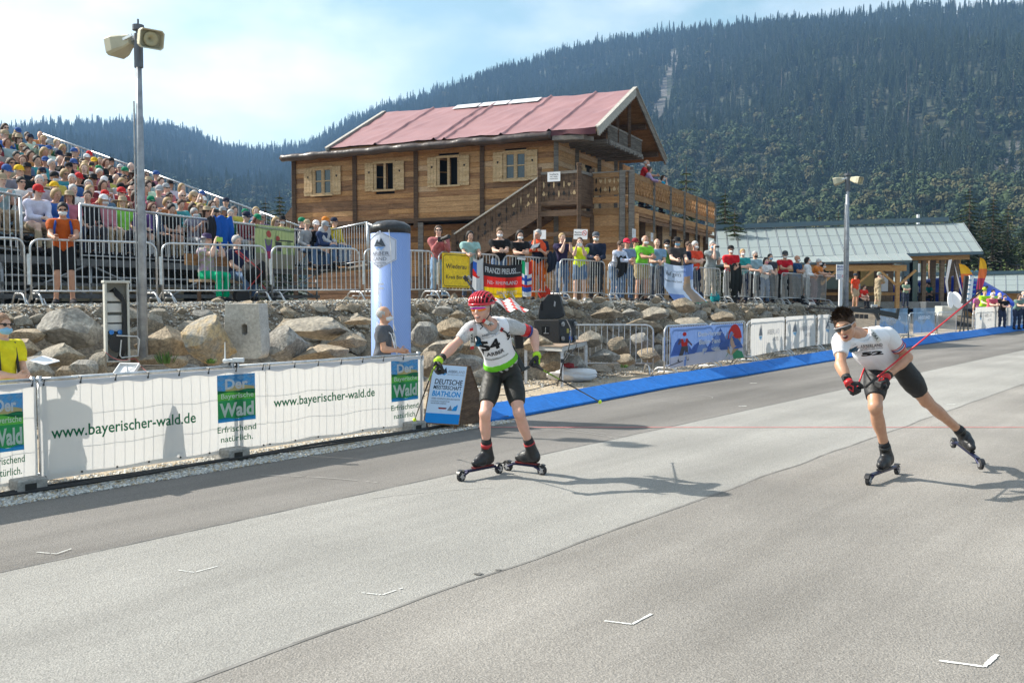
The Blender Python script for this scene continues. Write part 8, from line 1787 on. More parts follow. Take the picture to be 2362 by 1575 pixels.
a, b = P(1927, 645, 40), P(1949, 610, 40); mb = MB(); mb.box(((a.x + b.x) / 2, 39.9, (a.z + b.z) / 2), (b.x - a.x, .03, b.z - a.z)); mb.obj('sheet', PAPER, t, True); fn = flat((a.x, 39.87, a.z), (1, 0, 0), (0, 0, 1)); mb = MB(); letters(mb, 'Masken', fn, .03, .5, .07, .3, bold=.01); letters(mb, 'pflicht', fn, .03, .38, .07, .26, bold=.01); letters(mb, 'Rauchen', fn, .03, .16, .045, .17, bold=.01); letters(mb, 'verboten!', fn, .03, .08, .045, .17, bold=.01); mb.obj('lettering', BLUI, t, True); mb = MB(); nosmoke(mb, fn, .28, .13, .06); mb.obj('prohibition_mark', REDP, t, True)
def dst(px, topy, feety, Y, pose, lab, shirt, legs, hair, skin=0, face=(0, -1), **kw):
 z = P(px, feety, Y).z; p = V2(px, Y, z); J = POSES[pose]['J']; s = (P(px, topy, Y).z - z) / (J['hc'].z + .125); return person(pose, p, facing(*face), lab, shirt, legs, hair, skin, s=max(.8, min(1.15, s)), group='bystanders near the service building', **kw)
dst(1972, 631, 711, 50, 'st_arms', 'man in red-orange T-shirt, khaki shorts and dark cap with sunglasses', (.68, .06, .02), (.42, .32, .22), ('thin', BLACKH), 3, (.5, -1), glasses=True, cap_=(.03, .04, .06), leg='short')
t = dst(2023, 628, 712, 50, 'st_hand', 'man in beige checked jacket and light trousers with grey-green cap', (.30, .24, .16), (.48, .40, .27), ('thin', GREYH), 0, (1, .3), mask=MASKW, cap_=(.30, .33, .27), sleeve='long')
dst(2088, 646, 712, 50, 'st_fold', 'man in sage green T-shirt and white mask with folded arms', (.22, .30, .22), (.03, .04, .07), ('short', BROWNH), 1, (.1, -1), mask=MASKW)
dst(2087, 637, 705, 54, 'st_arms', 'dark figure standing in shade behind the man in sage green', (.02, .02, .025), BLACKC, ('short', BLACKH), 3, (-.3, -1), sleeve='long')
z = P(1986, 712, 52).z
person('sit_lean', V2(1986, 53, z), facing(.4, -1), 'person in bright red top sitting beside the man in red-orange', (.60, .03, .02), (.03, .03, .04), ('short', BROWNH), 1, group='bystanders near the service building')
for px, lab in ((2132, 'person in teal top sitting at the shelter table, left'), (2142, 'person in teal top sitting at the shelter table, right')): person('sit_turn', V2(px, 57.5, 1.2), facing(1 if px < 2140 else -1, -.3), lab, (.0, .16, .15), BLACKC, ('short', BLACKH), 3, group='bystanders near the service building', s=1.05)
t = thing('picnic_table', 'dark table with benches under the open shelter', 'table', V2(2150, 57.5, 1.2)); mb = MB(); mb.box((0, 0, .75), (1.9, .7, .05)); mb.obj('table_top', DKW, t)
for q in (-.7, .7): mb = MB(); mb.box((q, 0, .37), (.08, .6, .72)); mb.obj('leg', DKW, t)
for (px, ty, col, lab, hair, mk_, Y, ps) in ((2256, 675, (.45, .12, .35), 'blonde girl in lilac top left of the neon shirt by the far banners', ('long', BLONDH), None, 49.5, 'st_arms'), (2268, 662, (.38, .75, .03), 'person in neon yellow-green T-shirt behind the far banners', ('short', BLONDH), None, 49, 'st_rest'), (2283, 675, (.55, .10, .15), 'white-haired man in pinkish red shirt leaning on the far barrier', ('short', (.55, .54, .53)), MASKW, 47.5, 'st_rail'),
                                      (2290, 668, (.3, .6, .1), 'person in pale green behind the man in pinkish red', ('short', BLACKH), MASKW, 49.5, 'st_arms'), (2300, 675, (.05, .04, .04), 'man in dark shirt with white mask at the far barrier', ('thin', GREYH), MASKW, 48, 'st_rail'), (2312, 680, BLACKC, 'person in black with blue mask and camera at the far barrier', ('short', BROWNH), (.05, .15, .6), 47.5, 'st_rail'),
                                      (2346, 678, (.16, .25, .22), 'long-haired woman in grey-green by the right edge', ('long', BROWNH), None, 48.5, 'st_rail'), (2357, 672, (.35, .37, .4), 'grey-haired man in light grey at the right edge', ('thin', GREYH), MASKB, 49, 'st_rest')):
 dst(px, ty, 762 - (Y - 47.5) * 2, Y, ps, lab, col, (.03, .04, .08), hair, 1, (.1, -1), mask=mk_)
# the two racers
def joints(pel, neck, hc, hup, look, sh, el, wr, hip, kn, an, fd, s, fu=(None, None)):
 q = lambda L_: [P(*a) for a in L_]
 J = {'s': s, 'pel': P(*pel), 'neck': P(*neck), 'hc': P(*hc), 'sh': q(sh), 'el': q(el), 'wr': q(wr), 'hip': q(hip), 'kn': q(kn), 'an': q(an)}
 J['t'] = (J['neck'] - J['pel']).normalized(); rt = (J['sh'][1] - J['sh'][0]).normalized(); rt = (rt - J['t'] * rt.dot(J['t'])).normalized(); J['rt'] = rt; J['fwd'] = J['t'].cross(-rt)
 J['hf'] = bframe(hup, look); J['fd'] = [Vector(f).normalized() for f in fd]; J['fu'] = [Vector(f).normalized() if f else None for f in fu]; return J
def cast(bvh, o, ux, uy, lift=.0025):
 n = ux.cross(uy).normalized()
 def fn(x, y, l=0.0):
  p = o + ux * x + uy * y; h = bvh.ray_cast(p + n * .35, -n, .8)
  return (h[0] if h[0] is not None else p) + n * (lift + l)
 return fn
def bvh_of(me): return BVHTree.FromPolygons([v.co for v in me.vertices], [tuple(p.vertices) for p in me.polygons])
ROLLF = mat('ski_alloy', (.018, .02, .06), .3, metal=.6); WHEEL = mat('wheel_rubber', (.018, .018, .02), .7); HUB = mat('wheel_hub', (.5, .5, .52), .3, metal=.8)
def roller_ski(a, b, parent, pr_lab=None):
 a, b = Vector(a), Vector(b); u = (a - b).normalized(); sd = u.cross(Vector((0, 0, 1))).normalized(); up = sd.cross(u); t = parent
 mb = MB(); mb.beam(b + u * .06 + up * .035, a - u * .06 + up * .035, .045, .022, up=up); mb.beam(b - u * .0, b + u * .08 + up * .03, .05, .018, up=up); mb.beam(a, a - u * .08 + up * .03, .05, .018, up=up); f = mb.obj('ski_frame', ROLLF, t, True, bevel=.003)
 for c in (a, b):
  mb = MB(); mb.tube([c - sd * .018, c - sd * .012, c + sd * .012, c + sd * .018], [.038, .049, .049, .038], 24); w = mb.obj('wheel', WHEEL, t, True, smooth=False)
  mb = MB()
  for q in (-.0195, .0195): mb.tube([c + sd * q, c + sd * (q * 1.05)], .024, 16); mb.tube([c + sd * q, c + sd * q * 1.3], .009, 8)
  for k in range(5): an = k * 1.2566; v = u * math.cos(an) + up * math.sin(an); mb.beam(c + v * .01 + sd * -.0195, c + v * .036 + sd * -.0195, .008, .004, up=sd)
  mb.obj('hub', HUB, w, True)
  mb = MB(); pts = [c + (u * math.cos(x) + up * math.sin(x)) * .058 for x in np.linspace(.35, 2.2, 8)]
  for p, q in zip(pts, pts[1:]): mb.beam(p, q, .042, .004, up=(p - c))
  mb.obj('mudguard', BLACKM, w, True)
 return f
def tubes(t, name, segs, parent_world=True):
 for i, (a, b, r0, r1, m) in enumerate(segs): mb = MB(); mb.tube([a, b], [r0, r1], 10); mb.obj(name if i == 0 else 'pole_section', m, t, True, smooth=True)
def skier(nm, lab, J, cl, B, loc, W_=1.0):
 t = thing('person', lab, 'person', loc); s = J['s']; T = J['t']; sk = cl['skin']
 F_ = bframe(T, J['fwd']).col[1].copy(); side = J['rt']
 keys = [k for k in B if not k.startswith('ha') and not k.startswith('ft')]
 prs = [p for k in keys for p in B[k]]
 for i in (0, 1): w = J['wr'][i]; prs.append(B['ha%d' % i][0])
 obj_from('body', sdf_mesh('body', prs, .0085), sk, t, True)
 ts = list(B['torso'])
 for i in (0, 1): ts += [part_cap(J['sh'][i], J['el'][i], .60, .056 * s * W_, .047 * s * W_), B['up%d' % i][1]]
 neckpl = (J['neck'] + F_ * .085 * s - T * .055 * s, T + F_ * .75)
 nh = (J['neck'] + F_ * .035 * s - T * .015 * s, J['hc'] + F_ * .03, .066 * s); nb = (J['neck'] + F_ * .055 * s - T * .03 * s, J['hc'] + F_ * .05, .072 * s)
 wob = lambda V: np.array([[0, 0, 1]]) * (0.0022 * np.sin(V[:, :1] * 70 + V[:, 2:] * 95))
 obj_from('t_shirt', sdf_mesh('t_shirt', ts, .0085, off=.009, planes=[(J['pel'] + T * .02, -T)], wob=wob, holes=[nh]), cl['shirt'], t, True)
 bb = B['torso']; hem = J['pel'] + T * .06 * s + F_ * .02
 bib = sdf_mesh('bib', bb, .0085, off=.022, holes=[nb], planes=[(hem, -T), (J['neck'] - side * .17 * s, -side), (J['neck'] + side * .155 * s, side)], wob=wob)
 bo = obj_from('bib', bib, cl['bib'], t, True)
 band = sdf_mesh('bib_band', bb, .0085, off=.0255, planes=[(hem + T * .055 * s, T + F_ * -.08), (hem - T * .003, -T)]); obj_from('bib_band', band, cmat((.16, .56, .03)), bo, True)
 pr = [B['torso'][0], B['torso'][1]]
 for i in (0, 1): hp, kn = J['hip'][i], J['kn'][i]; pr += [part_cap(hp, kn, .74, .090 * s * W_, .058 * s * W_, .05), ell(*[B['th%d' % i][1][k] for k in (1, 2)], B['th%d' % i][1][3], .04)]
 wb = pr[:2] + [part_cap(J['hip'][i], J['kn'][i], .4, .090 * s * W_, .058 * s * W_, .05) for i in (0, 1)]
 obj_from('waistband', sdf_mesh('waistband', wb, .009, off=.0088, planes=[(J['pel'] + T * .11 * s, T)]), cl['shorts'], t, True)
 obj_from('shorts', sdf_mesh('shorts', pr[2:], .009, off=.009, wob=lambda V: np.array([[0, 0, 1]]) * (0.0016 * np.sin(V[:, 2:] * 130 + V[:, :1] * 40))), cl['shorts'], t, True)
 for i in (0, 1):
  g = obj_from('glove', sdf_mesh('glove', B['ha%d' % i], .006, off=.0035), mat('glove_black', (.014, .014, .016), .7), t, True)
  d = (J['wr'][i] - J['el'][i]).normalized(); mb = MB(); w = J['wr'][i]; mb.tube([w - d * .012, w + d * .03], [.036 * s, .039 * s], 16); mb.obj('glove_cuff', cl['cuff'], g, True, smooth=True)
  hd = (Vector(B['ha%d' % i][0][1]) - w).normalized(); n2 = B['ha%d' % i][0][3].col[1]; mb = MB()
  for q in (-1, 1):
   c = w + hd * .05 * s - n2 * .019 * q; mb.tube([c - hd * .03, c + hd.cross(n2) * .025, c + hd * .035, c - hd.cross(n2) * .02], .007, 5)
  mb.obj('glove_stripe', cl['stripe'], g, True)
  f, an = J['fd'][i], J['an'][i]; up = J['fu'][i] or Vector((0, 0, 1)); c = (J['kn'][i] - an).normalized()
  sd = f.cross(up).normalized()
  bt = sdf_mesh('boot', [cap(an - up * .045 - f * .035, an - up * .05 + f * .08, .044, .046, k=.03), cap(an - up * .05 + f * .08, an - up * .062 + f * .165, .044, .032, k=.03), cap(an - up * .02 - f * .01, an + c * .12, .052, .049, k=.03, fb=True), cap(an + f * .0, an + f * .10 - up * .03, .045, .035, k=.03)], .0075, off=.004)
  b = obj_from('boot', bt, mat('boot_black', (.016, .016, .018), .42, bump=.3, bscale=40), t, True)
  mb = MB(); mb.tube([an + c * .085, an + c * .125], .0545, 18); mb.obj('boot_strap', cl['strap'], b, True, smooth=True)
  mb = MB(); mb.tube([an + c * .12, an + c * .175], [.050, .047], 16); mb.obj('sock', mat('sock_black', (.02, .02, .022), .9), t, True, smooth=True)
  mb = MB(); mb.beam(an - up * .103 - f * .07, an - up * .103 + f * .19, .055, .014, up=up); mb.obj('boot_sole', cl['sole'], b, True)
 return t, bo, bvh_of(bib), F_, side, T
def face_extra(t, J, lens, frame, mouth_open, x0=-.0):
 s = J['s']; HF, hc = J['hf'], J['hc']; h = lambda x, y, z: hc + HF @ Vector((x * s, y * s, z * s))
 def sh(u, v): a = lerp(-1.12, 1.12, u); nz = .010 * math.exp(-(a / .16) ** 2) * (1 - v); return h(math.sin(a) * .080, math.cos(a) * .068 + .030 + .008 * v, .008 + lerp(-.026 + nz * 1.6, .020, v) * (1 - .35 * abs(a)))
 me = grid_mesh('lens', sh, 28, 8); idx = [0 if j > 3 else 1 for j in range(8) for i in range(28)]; me.polygons.foreach_set('material_index', idx); g = obj_from('sunglasses', me, lens, t, True)
 mb = MB(); mb.tube([sh(i / 20, 1.0) for i in range(21)], .0035, 6);
 for q in (0, 1): mb.tube([sh(q, .7), h((.082 if q else -.082), -.01, .005)], .004, 5)
 mb.obj('frame', frame, g, True)
 mb = MB(); mb.sphere((0, 0, 0), 1, 14, 8); mb.v = [tuple(h(x * .021, .093 + y * .011, -.066 + z * (.016 if mouth_open else .007))) for x, y, z in mb.v]; m = mb.obj('mouth', mat('mouth_dark', (.10, .015, .015), .6), t, True, smooth=True)
 mb = MB(); mb.box((0, 0, 0), (1, 1, 1)); zt_ = -.056 if mouth_open else -.064; mb.v = [tuple(h(x * .026, .103 + y * .004, zt_ + z * .005)) for x, y, z in mb.v]; mb.obj('teeth', mat('teeth', (.7, .68, .6), .4), m, True)
 mb = MB(); mb.tube([h(math.cos(a) * .026, .099 - .010 * abs(math.cos(a)), -.066 + math.sin(a) * (.019 if mouth_open else .010)) for a in [k * .5236 for k in range(12)]], .0045, 6, closed=True); mb.obj('lips', mat('lips', (.50, .22, .18), .45), m, True, smooth=True)
 mb = MB()
 for q in (-1, 1): mb.tube([h(q * .015, .094, .030), h(q * .038, .089, .036), h(q * .056, .074, .030)], .0045, 5)
 mb.obj('eyebrow', cmat((.12, .07, .04), 'hair'), t, True)
 return h
def pole(lab, a, b, hx, c1, c2):
 a, b = Vector(a), Vector(b); d = (b - a).normalized(); t = thing('ski_pole', lab, 'ski pole', a)
 tubes(t, 'grip', [(a - d * .06, a + d * .10, .014, .013, BLACKP), (a + d * .10, a + d * .42, .0085, .0085, c1), (a + d * .42, b - d * .02, .008, .0055, c2)])
 mb = MB(); mb.tube([b - d * .05, b - d * .02, b], [.008, .022, .006], 8); mb.obj('tip', mat('neon_tip', (.55, .75, .02), .5), t, True); return t
NEON = mat('neon_strip', (.42, .72, .01), .5); REDB = mat('racing_red', (.52, .015, .02), .4)
PNEON = mat('pole_neon', (.36, .60, .02), .45, col2=(.02, .03, .01), vscale=60, detail=1); PRED = mat('pole_red', (.62, .02, .03), .35, var=.1)
CARB = mat('carbon_black', (.015, .015, .017), .3)
def rifle(lab, a, b, nrm, loc):
 a, b, n = Vector(a), Vector(b), Vector(nrm).normalized(); d = (b - a).normalized(); L_ = (b - a).length; t = thing('biathlon_rifle', lab, 'rifle', loc); w = d.cross(n).normalized(); at = lambda f, o=0, q=0: a + d * L_ * f + n * o + w * q
 mb = MB(); mb.tube([at(0), at(.62)], .010, 10); mb.tube([at(-.02), at(.03)], .019, 10); mb.obj('barrel', BLACKM, t, True, smooth=True)
 mb = MB(); mb.tube([at(.02, .03), at(.02, -.0)], .006, 6); mb.tube([at(.0, .035), at(.05, .035)], .014, 10); mb.tube([at(.66, .05), at(.72, .05)], .015, 10); mb.obj('sights', STEELD, t, True)
 mb = MB(); mb.beam(at(.42), at(.75), .03, .04, up=n); mb.beam(at(.22, -.015), at(.45, -.02), .035, .03, up=n); mb.beam(at(.75, -.01), at(.93, -.03), .03, .05, up=n); mb.beam(at(.93, -.06), at(.95, .04), .025, .03, up=d); mb.beam(at(.70, -.01), at(.74, -.08), .025, .03, up=d); mb.obj('stock', CARB, t, True, bevel=.004)
 for k in range(3): mb = MB(); mb.box(at(.5 + .05 * k, -.055), (.03, .03, .04)); mb.obj('magazine', BLACKP, t, True)
 return t
# racer number 54
s1 = 1.06
J1 = joints((1160, 848, 9.33), (1126, 742, 9.05), (1110, 711, 8.93), (-.10, -.10, 1), (-.42, -1, -.05), [(1089, 757, 8.97), (1170, 750, 9.12)], [(1042, 802, 8.86), (1231, 768, 9.27)], [(1013, 831, 8.72), (1238, 818, 9.12)],
   [(1136, 868, 9.30), (1181, 866, 9.34)], [(1119, 953, 9.00), (1197, 952, 9.06)], [(1129, 1048, 9.20), (1217, 1044, 9.34)], [(-.45, -.30, -.0), (-.55, .02, 0)], s1)
r_ = .049
def seat_ankle(J, i, a, b, back=.09): a, b = G(*a), G(*b); f = (a - b).normalized(); J['an'][i] = (a + b) / 2 - f * back + Vector((0, 0, .207)); J['fd'][i] = f
seat_ankle(J1, 0, (1064, 1110), (1151, 1092)); seat_ankle(J1, 1, (1172, 1086), (1250, 1096))
B1 = body_parts(J1, fing=True, curl=1.0, thick=.88, hdirs=[Vector((-.25, -.1, -.75)), Vector((.05, -.25, -1))], palms=[Vector((.9, .3, -.2)), Vector((-.9, .2, 0))], face=2)
sk1_ = mat('skin_fair', (.60, .345, .25), .46, var=.08, vscale=20, col2=(.66, .36, .28), spec=.45)
LYC = mat('lycra_black', (.014, .013, .010), .6, bump=.35, bscale=16, spec=.5); WB_ = mat('bib_white', (.80, .80, .84), .7, bump=.3, bscale=10, spec=.2)
t1, bo, bv, F1, S1_, T1 = skier('a', 'biathlete number 54 in red helmet, white bib and black shorts on roller skis', J1, {'skin': sk1_, 'shirt': mat('melange_shirt', (.38, .38, .39), .8, col2=(.52, .52, .53), vscale=70, bump=.4, bscale=26, detail=2), 'bib': WB_, 'shorts': LYC, 'cuff': NEON, 'stripe': NEON, 'strap': mat('strap_red', (.40, .02, .025), .5), 'sole': mat('sole_red', (.12, .01, .01), .5)}, B1, G(1160, 1095), .9)
h1 = face_extra(t1, J1, [mat('lens_magenta', (.55, .02, .50), .12, metal=.6, spec=.9), mat('lens_orange', (.85, .22, .03), .12, metal=.6, spec=.9)], mat('frame_clear', (.6, .6, .62), .3), False)
hm_ = MB(); hc_ = J1['hc']
ln_me = sdf_mesh('helmet', [ell(h1(0, -.025, .045), (.097, .122, .090), J1['hf'], .02)], .009, planes=[(h1(0, .085, .034), J1['hf'] @ Vector((0, .10, -1))), (h1(0, -.06, -.01), J1['hf'] @ Vector((0, -.35, -1)))]); he = obj_from('helmet', ln_me, mat('helmet_liner', (.012, .012, .013), .5), t1, True)
def dome(la, lo_, r=1.0): return h1(math.sin(lo_) * math.cos(la) * .100 * r, -.025 + math.cos(lo_) * math.cos(la) * .126 * r, .045 + math.sin(la) * .096 * r)
RH = mat('helmet_red', (.58, .015, .035), .25, spec=.7); mb = MB()
for k in range(-4, 5):
 x = k * .0225; pts = []
 for i in range(15):
  a = lerp(.10, 3.0, i / 14); yy = math.cos(a) * .128; zz_ = math.sin(a) * .098; sc_ = math.sqrt(max(0, 1 - (x / .103) ** 2)); pts.append(h1(x * (1 + .12 * math.sin(a)), -.025 + yy * sc_, .048 + zz_ * sc_))
 mb.tube(pts, .0085 if abs(k) != 4 else .010, 6)
for i in range(0, 5): lo0 = -1.15 + i * .575; mb.tube([dome(.35, lo0 - .22, 1.03), dome(.62, lo0 + .05, 1.04), dome(.95, lo0 + .2, 1.04)], .007, 6)
mb.obj('helmet_ribs', RH, he, True, smooth=True)
mb = MB(); mb.tube([dome(.02 - .12 * abs(math.sin(a / 2)), a, 1.03) for a in np.linspace(0, 6.2832, 29)[:-1]], .013, 7, closed=True); mb.obj('helmet_rim', RH, he, True, smooth=True)
mb = MB()
for q in (-1, 1): mb.tube([h1(q * .092, -.01, .02), h1(q * .088, .02, -.05), h1(q * .045, .05, -.115), h1(0, .058, -.125)], .0055, 6)
mb.tube([h1(0, .058, -.125), h1(-.02, .05, -.155), h1(.01, .045, -.175)], .005, 5); mb.obj('chin_strap', BLACKP, he, True)
fn = cast(bv, P(1131, 800, 9.0), S1_, T1)
a = MB(); letters(a, '54', fn, -.085, -.052, .098, .185, bold=.045); letters(a, 'ARBER', fn, -.045, -.122, .040, .165, bold=.02); letters(a, '5', fn, .185, -.035, .07, .05, bold=.04); a.obj('number_lettering', cmat((.01, .01, .012), 'print'), bo, True)
a = MB(); letters(a, 'ARBERLAND', fn, -.035, .105, .026, .165, bold=.01); a.obj('sponsor_lettering', cmat((.03, .05, .08), 'print'), bo, True)
a = MB(); letters(a, 'BAYERISCHER WALD', fn, -.035, .080, .013, .165); a.obj('sponsor_subline', cmat((.22, .24, .28), 'print'), bo, True)
a, b = MB(), MB(); x, y = -.135, .085; shape(a, [(x, y), (x + .028, y + .052), (x + .042, y + .032), (x + .06, y + .058), (x + .09, y)], fn, .001, 3); shape(b, [(x, y), (x + .09, y), (x + .065, y - .022), (x + .045, y - .008), (x + .03, y - .026)][::-1], fn, .001, 3); a.obj('logo_mountain', cmat((.0, .05, .10), 'print'), bo, True); b.obj('logo_reflection', cmat((.0, .14, .26), 'print'), bo, True)
a = MB(); letters(a, 'www.biathlonworld.com', lambda x, y, l=0: fn(x, y, l + .004), -.06, -.170, .018, .21, bold=.02); a.obj('band_lettering', cmat((.01, .03, .01), 'print'), bo, True)
def strap(t, fnn, x0, y0, x1, y1, w, txt, red=True):
 dx, dy = x1 - x0, y1 - y0; L_ = math.hypot(dx, dy); ux, uy = dx / L_, dy / L_; f2 = lambda x, y, l=0: fnn(x0 + ux * x - uy * y, y0 + uy * x + ux * y, l + .007)
 mb = MB(); strip(mb, 0, -w / 2, L_, w / 2, f2, 0, 16, 2); o = mb.obj('harness_strap', mat('harness_white', (.62, .62, .60), .6), t, True)
 if red:
  for q in (-.03, L_): mb = MB(); strip(mb, q, -w / 2, q + .03, w / 2, f2, .001, 2, 1); mb.obj('strap_end', REDB, o, True)
 mb = MB(); letters(mb, txt, lambda x, y, l=0: f2(x, y, l), L_ * .22, -w * .33, w * .62, L_ * .6, bold=.03); mb.obj('strap_lettering', cmat((.01, .01, .012), 'print'), o, True)
strap(t1, fn, .025, .285, .150, .12, .036, 'JOKA'); strap(t1, fn, -.165, .10, -.125, .255, .036, 'JOKA')
mb = MB(); mb.tube([fn(.15, .12, .008), fn(.19, .06, .008), fn(.215, -.02, .01)], .007, 5); mb.obj('harness_cord', BLACKP, t1, True)
for f0, f1, m in ((.60, .78, REDB), (.78, .85, mat('band_blue', (.02, .05, .25), .6))):
 mb = MB(); A_, B_ = J1['sh'][1], J1['el'][1]; mb.tube([A_.lerp(B_, f0), A_.lerp(B_, f1)], [.0575 * s1, .0545 * s1], 18); mb.obj('arm_band', m, t1, True, smooth=True)
mb = MB(); w_ = J1['wr'][0]; d = (w_ - J1['el'][0]).normalized(); mb.tube([w_ - d * .065, w_ - d * .03], .037, 14); mb.obj('watch', BLACKP, t1, True)
skR = thing('roller_ski', 'roller ski under the right boot of number 54, pointing to the left', 'roller ski', G(1110, 1100)); r_ = .049; roller_ski(G(1064, 1110) + Vector((0, 0, r_)), G(1151, 1092) + Vector((0, 0, r_)), skR)
skL = thing('roller_ski', 'roller ski under the left boot of number 54, turned outward', 'roller ski', G(1210, 1092)); roller_ski(G(1172, 1086) + Vector((0, 0, r_)), G(1250, 1096) + Vector((0, 0, r_)), skL)
hR = J1['wr'][0] + Vector((-.05, -.02, -.075)); pole('black pole with neon pattern held out in the right glove of number 54', P(1003, 841, 8.70), P(956, 969, 10.25), 0, PNEON, CARB)
pole('black pole with neon pattern trailing behind the left glove of number 54', P(1239, 846, 9.05), P(1386, 928, 10.1), 0, PNEON, CARB)
rifle('black biathlon rifle slung across the back of number 54', P(1073, 641, 9.42), P(1222, 862, 9.52), J1['rt'] + Vector((0, .2, .3)), P(1150, 760, 9.45))
mb = MB(); mb.beam(P(1194, 762, 9.32), P(1198, 804, 9.32), .05, .09); mb.obj('pouch', BLACKP, t1, True, bevel=.01)
# racer bending forward
s2_ = 1.07
J2 = joints((2048, 843, 9.20), (1984, 768, 8.84), (1949, 750, 8.60), (-.45, -.15, .87), (-.55, -.8, -.30), [(1940, 784, 8.68), (2046, 772, 8.88)], [(1939, 842, 8.52), (2093, 824, 8.97)], [(1957, 881, 8.38), (2045, 870, 8.76)],
   [(2018, 856, 9.13), (2078, 845, 9.28)], [(2019, 938, 8.84), (2137, 925, 9.40)], [(2036, 1026, 9.06), (2196, 1012, 9.62)], [(-.30, -.34, 0), (.35, -.85, -.22)], s2_, fu=(None, (.02, -.22, .97)))
seat_ankle(J2, 0, (2003, 1119), (2069, 1094))
fh, rh2 = P(2262, 1071, 9.35), P(2199, 1022, 9.93); f2_ = (fh - rh2).normalized(); u2_ = (Vector((.05, 0, 1)) - f2_ * f2_.z).normalized(); J2['an'][1] = rh2.lerp(fh, .36) + u2_ * .158; J2['fd'][1] = f2_; J2['fu'][1] = u2_
B2 = body_parts(J2, fing=True, curl=1.0, thick=1.0, hdirs=[Vector((.45, -.25, -.85)), Vector((-.8, -.25, -.5))], palms=[Vector((.6, .7, .1)), Vector((.3, .3, -.9))], face=2)
sk2_ = mat('skin_tanned', (.46, .235, .145), .42, var=.1, vscale=20, col2=(.54, .29, .18), spec=.5)
t2, bo2, bv2, F2, S2_, T2 = skier('b', 'bareheaded biathlete bending forward in white bib, dark glasses and black shorts', J2, {'skin': sk2_, 'shirt': mat('white_jersey', (.72, .72, .75), .6, bump=.3, bscale=12), 'bib': WB_, 'shorts': mat('lycra_black2', (.010, .010, .011), .6, bump=.35, bscale=18, spec=.5), 'cuff': REDB, 'stripe': REDB, 'strap': mat('strap_black', (.02, .02, .02), .4), 'sole': BLACKP}, B2, G(2080, 1100), 1.0)
h2 = face_extra(t2, J2, [mat('lens_black', (.012, .012, .014), .08, spec=1.0)] * 2, mat('frame_grey', (.45, .45, .47), .3), True)
rd = random.Random(4); mb = MB(); mb.v = []
hair = sdf_mesh('hair', [ell(h2(0, -.026, .032), (.094, .113, .104), J2['hf'], .02)], .008, planes=[(h2(0, .062, .055), J2['hf'] @ Vector((0, 1, -.55))), (h2(0, -.02, -.02), J2['hf'] @ Vector((0, .4, -1)))]); ho_ = obj_from('hair', hair, cmat(BROWNH, 'hair'), t2, True)
for _ in range(620):
 la, lo_ = rd.uniform(.25, 1.5), rd.uniform(-3.14, 3.14); dx, dy, dz = math.sin(lo_) * math.cos(la), math.cos(lo_) * math.cos(la), math.sin(la)
 if dy > .75 and dz < .55: continue
 p = h2(dx * .092, -.026 + dy * .110, .034 + dz * .100); q = h2(dx * .106 + rd.uniform(-.012, .012), -.012 + dy * .128 + rd.uniform(-.01, .02), .042 + dz * .116 + rd.uniform(-.01, .012)); w = Vector((rd.uniform(-1, 1), rd.uniform(-1, 1), rd.uniform(-1, 1))).normalized() * .006
 mb.poly([p - w, p + w, q]); mb.poly([p - w.cross(q - p).normalized() * .006, q, p + w.cross(q - p).normalized() * .006])
mb.obj('tufts', cmat((.075, .048, .03), 'hair'), ho_, True)
n2_ = S2_.cross(T2); vd = (Vector((0, 0, 1.7)) - P(2005, 800, 8.8)).normalized(); up2 = (Vector((0.05, 0, 1)) - vd * vd.z).normalized(); ux2 = up2.cross(vd)
fn2 = cast(bv2, P(2005, 800, 8.7), ux2, up2)
def rot2(x, y, a=.18): return x * math.cos(a) - y * math.sin(a), x * math.sin(a) + y * math.cos(a)
fr2 = lambda x, y, l=0: fn2(*rot2(x, y), l)
a = MB(); letters(a, 'ARBERLAND', fr2, -.075, -.005, .028, .19, bold=.01); a.obj('sponsor_lettering', cmat((.03, .05, .08), 'print'), bo2, True); a = MB(); letters(a, 'BAYERISCHER WALD', fr2, -.075, -.025, .013, .19); a.obj('sponsor_subline', cmat((.22, .24, .28), 'print'), bo2, True)
a = MB(); x, y = -.185, .0; shape(a, [(x, y), (x + .03, y + .05), (x + .05, y + .02), (x + .07, y + .04), (x + .10, y - .0), (x + .075, y - .03), (x + .05, y - .015), (x + .02, y - .035)], fr2, .001, 3); a.obj('logo_mountain', cmat((.0, .06, .12), 'print'), bo2, True)
a = MB(); letters(a, '52', fr2, -.075, -.075, .030, .19, bold=.06); a.obj('number_lettering', cmat((.01, .01, .012), 'print'), bo2, True)
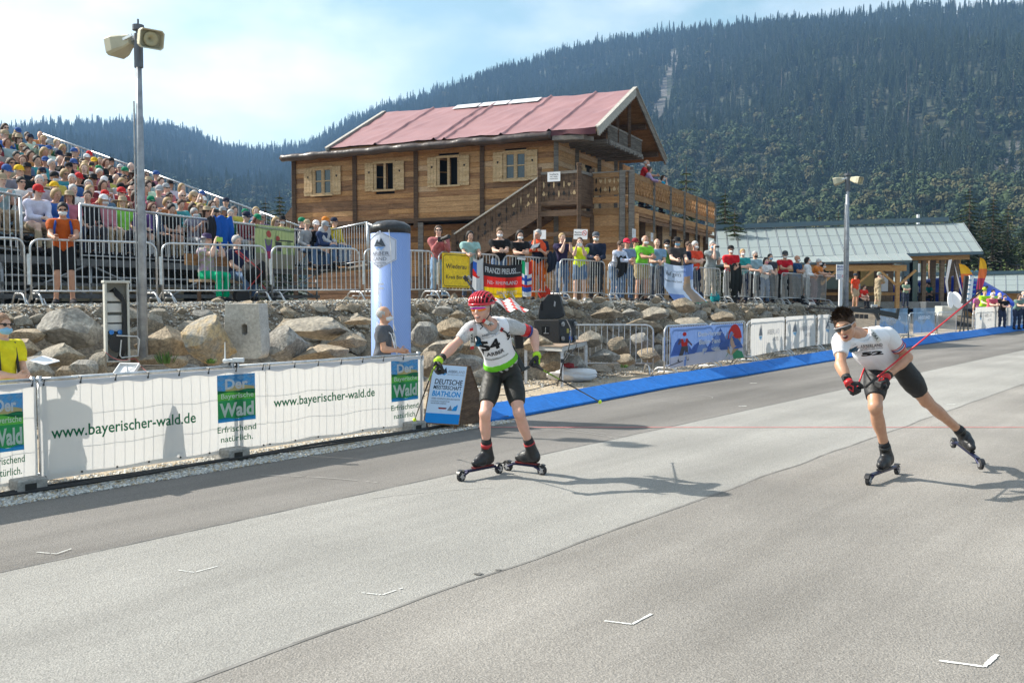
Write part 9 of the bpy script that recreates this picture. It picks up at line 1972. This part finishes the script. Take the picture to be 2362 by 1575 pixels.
strap(t2, fn2, -.0, .155, .085, .055, .042, 'JOKA', False)
for i in (1,):
 A_, B_ = J2['sh'][i], J2['el'][i]
 for f0, m in ((.44, REDB), (.50, cmat((.02, .05, .22), 'print')), (.57, REDB)): mb = MB(); mb.tube([A_.lerp(B_, f0), A_.lerp(B_, f0 + .025)], .0650 * s2_, 20); mb.obj('sleeve_stripe', m, t2, True, smooth=True)
mb = MB(); w_ = J2['wr'][0]; d = (w_ - J2['el'][0]).normalized(); mb.tube([w_ - d * .07, w_ - d * .025], .040, 16); mb.box(w_ - d * .048 + Vector((-.02, -.035, 0)), (.035, .02, .035)); mb.obj('watch', BLACKP, t2, True)
mb = MB(); w_ = J2['wr'][1]; d = (w_ - J2['el'][1]).normalized(); mb.tube([w_ - d * .05, w_ - d * .03], .038, 16); mb.obj('wristband', BLACKP, t2, True)
sR = thing('roller_ski', 'roller ski carrying the bending biathlete, pointing towards the camera', 'roller ski', G(2035, 1110)); roller_ski(G(2003, 1119) + Vector((0, 0, r_)), G(2069, 1094) + Vector((0, 0, r_)), sR)
sL = thing('roller_ski', 'roller ski on the outstretched pushing leg of the bending biathlete', 'roller ski', G(2240, 1085)); roller_ski(fh, rh2, sL)
pole('red and black pole of the bending biathlete reaching up to the right', P(2006, 884, 8.66), P(2274, 664, 9.35), 0, mat('pole_redblack', (.55, .02, .03), .4), PRED)
mb = MB(); a_, b_ = P(2192, 731, 9.14), P(2270, 667, 9.34); mb.tube([a_, b_], .0095, 8); mb.tube([b_, b_ + (b_ - a_).normalized() * .05], [.02, .012], 8); o = mb.obj('pole_section', CARB, bpy.data.objects[[o_.name for o_ in COL.objects if o_.name.startswith('ski_pole')][-1]], True)
pole('red pole of the bending biathlete trailing behind his right thigh', P(1974, 902, 8.42), P(2010, 806, 9.85), 0, PRED, PRED)
rifle('black biathlon rifle lying flat along the back of the bending biathlete', P(1868, 709, 9.02), P(2082, 722, 9.18), Vector((0, .1, 1)), P(1980, 710, 9.1))
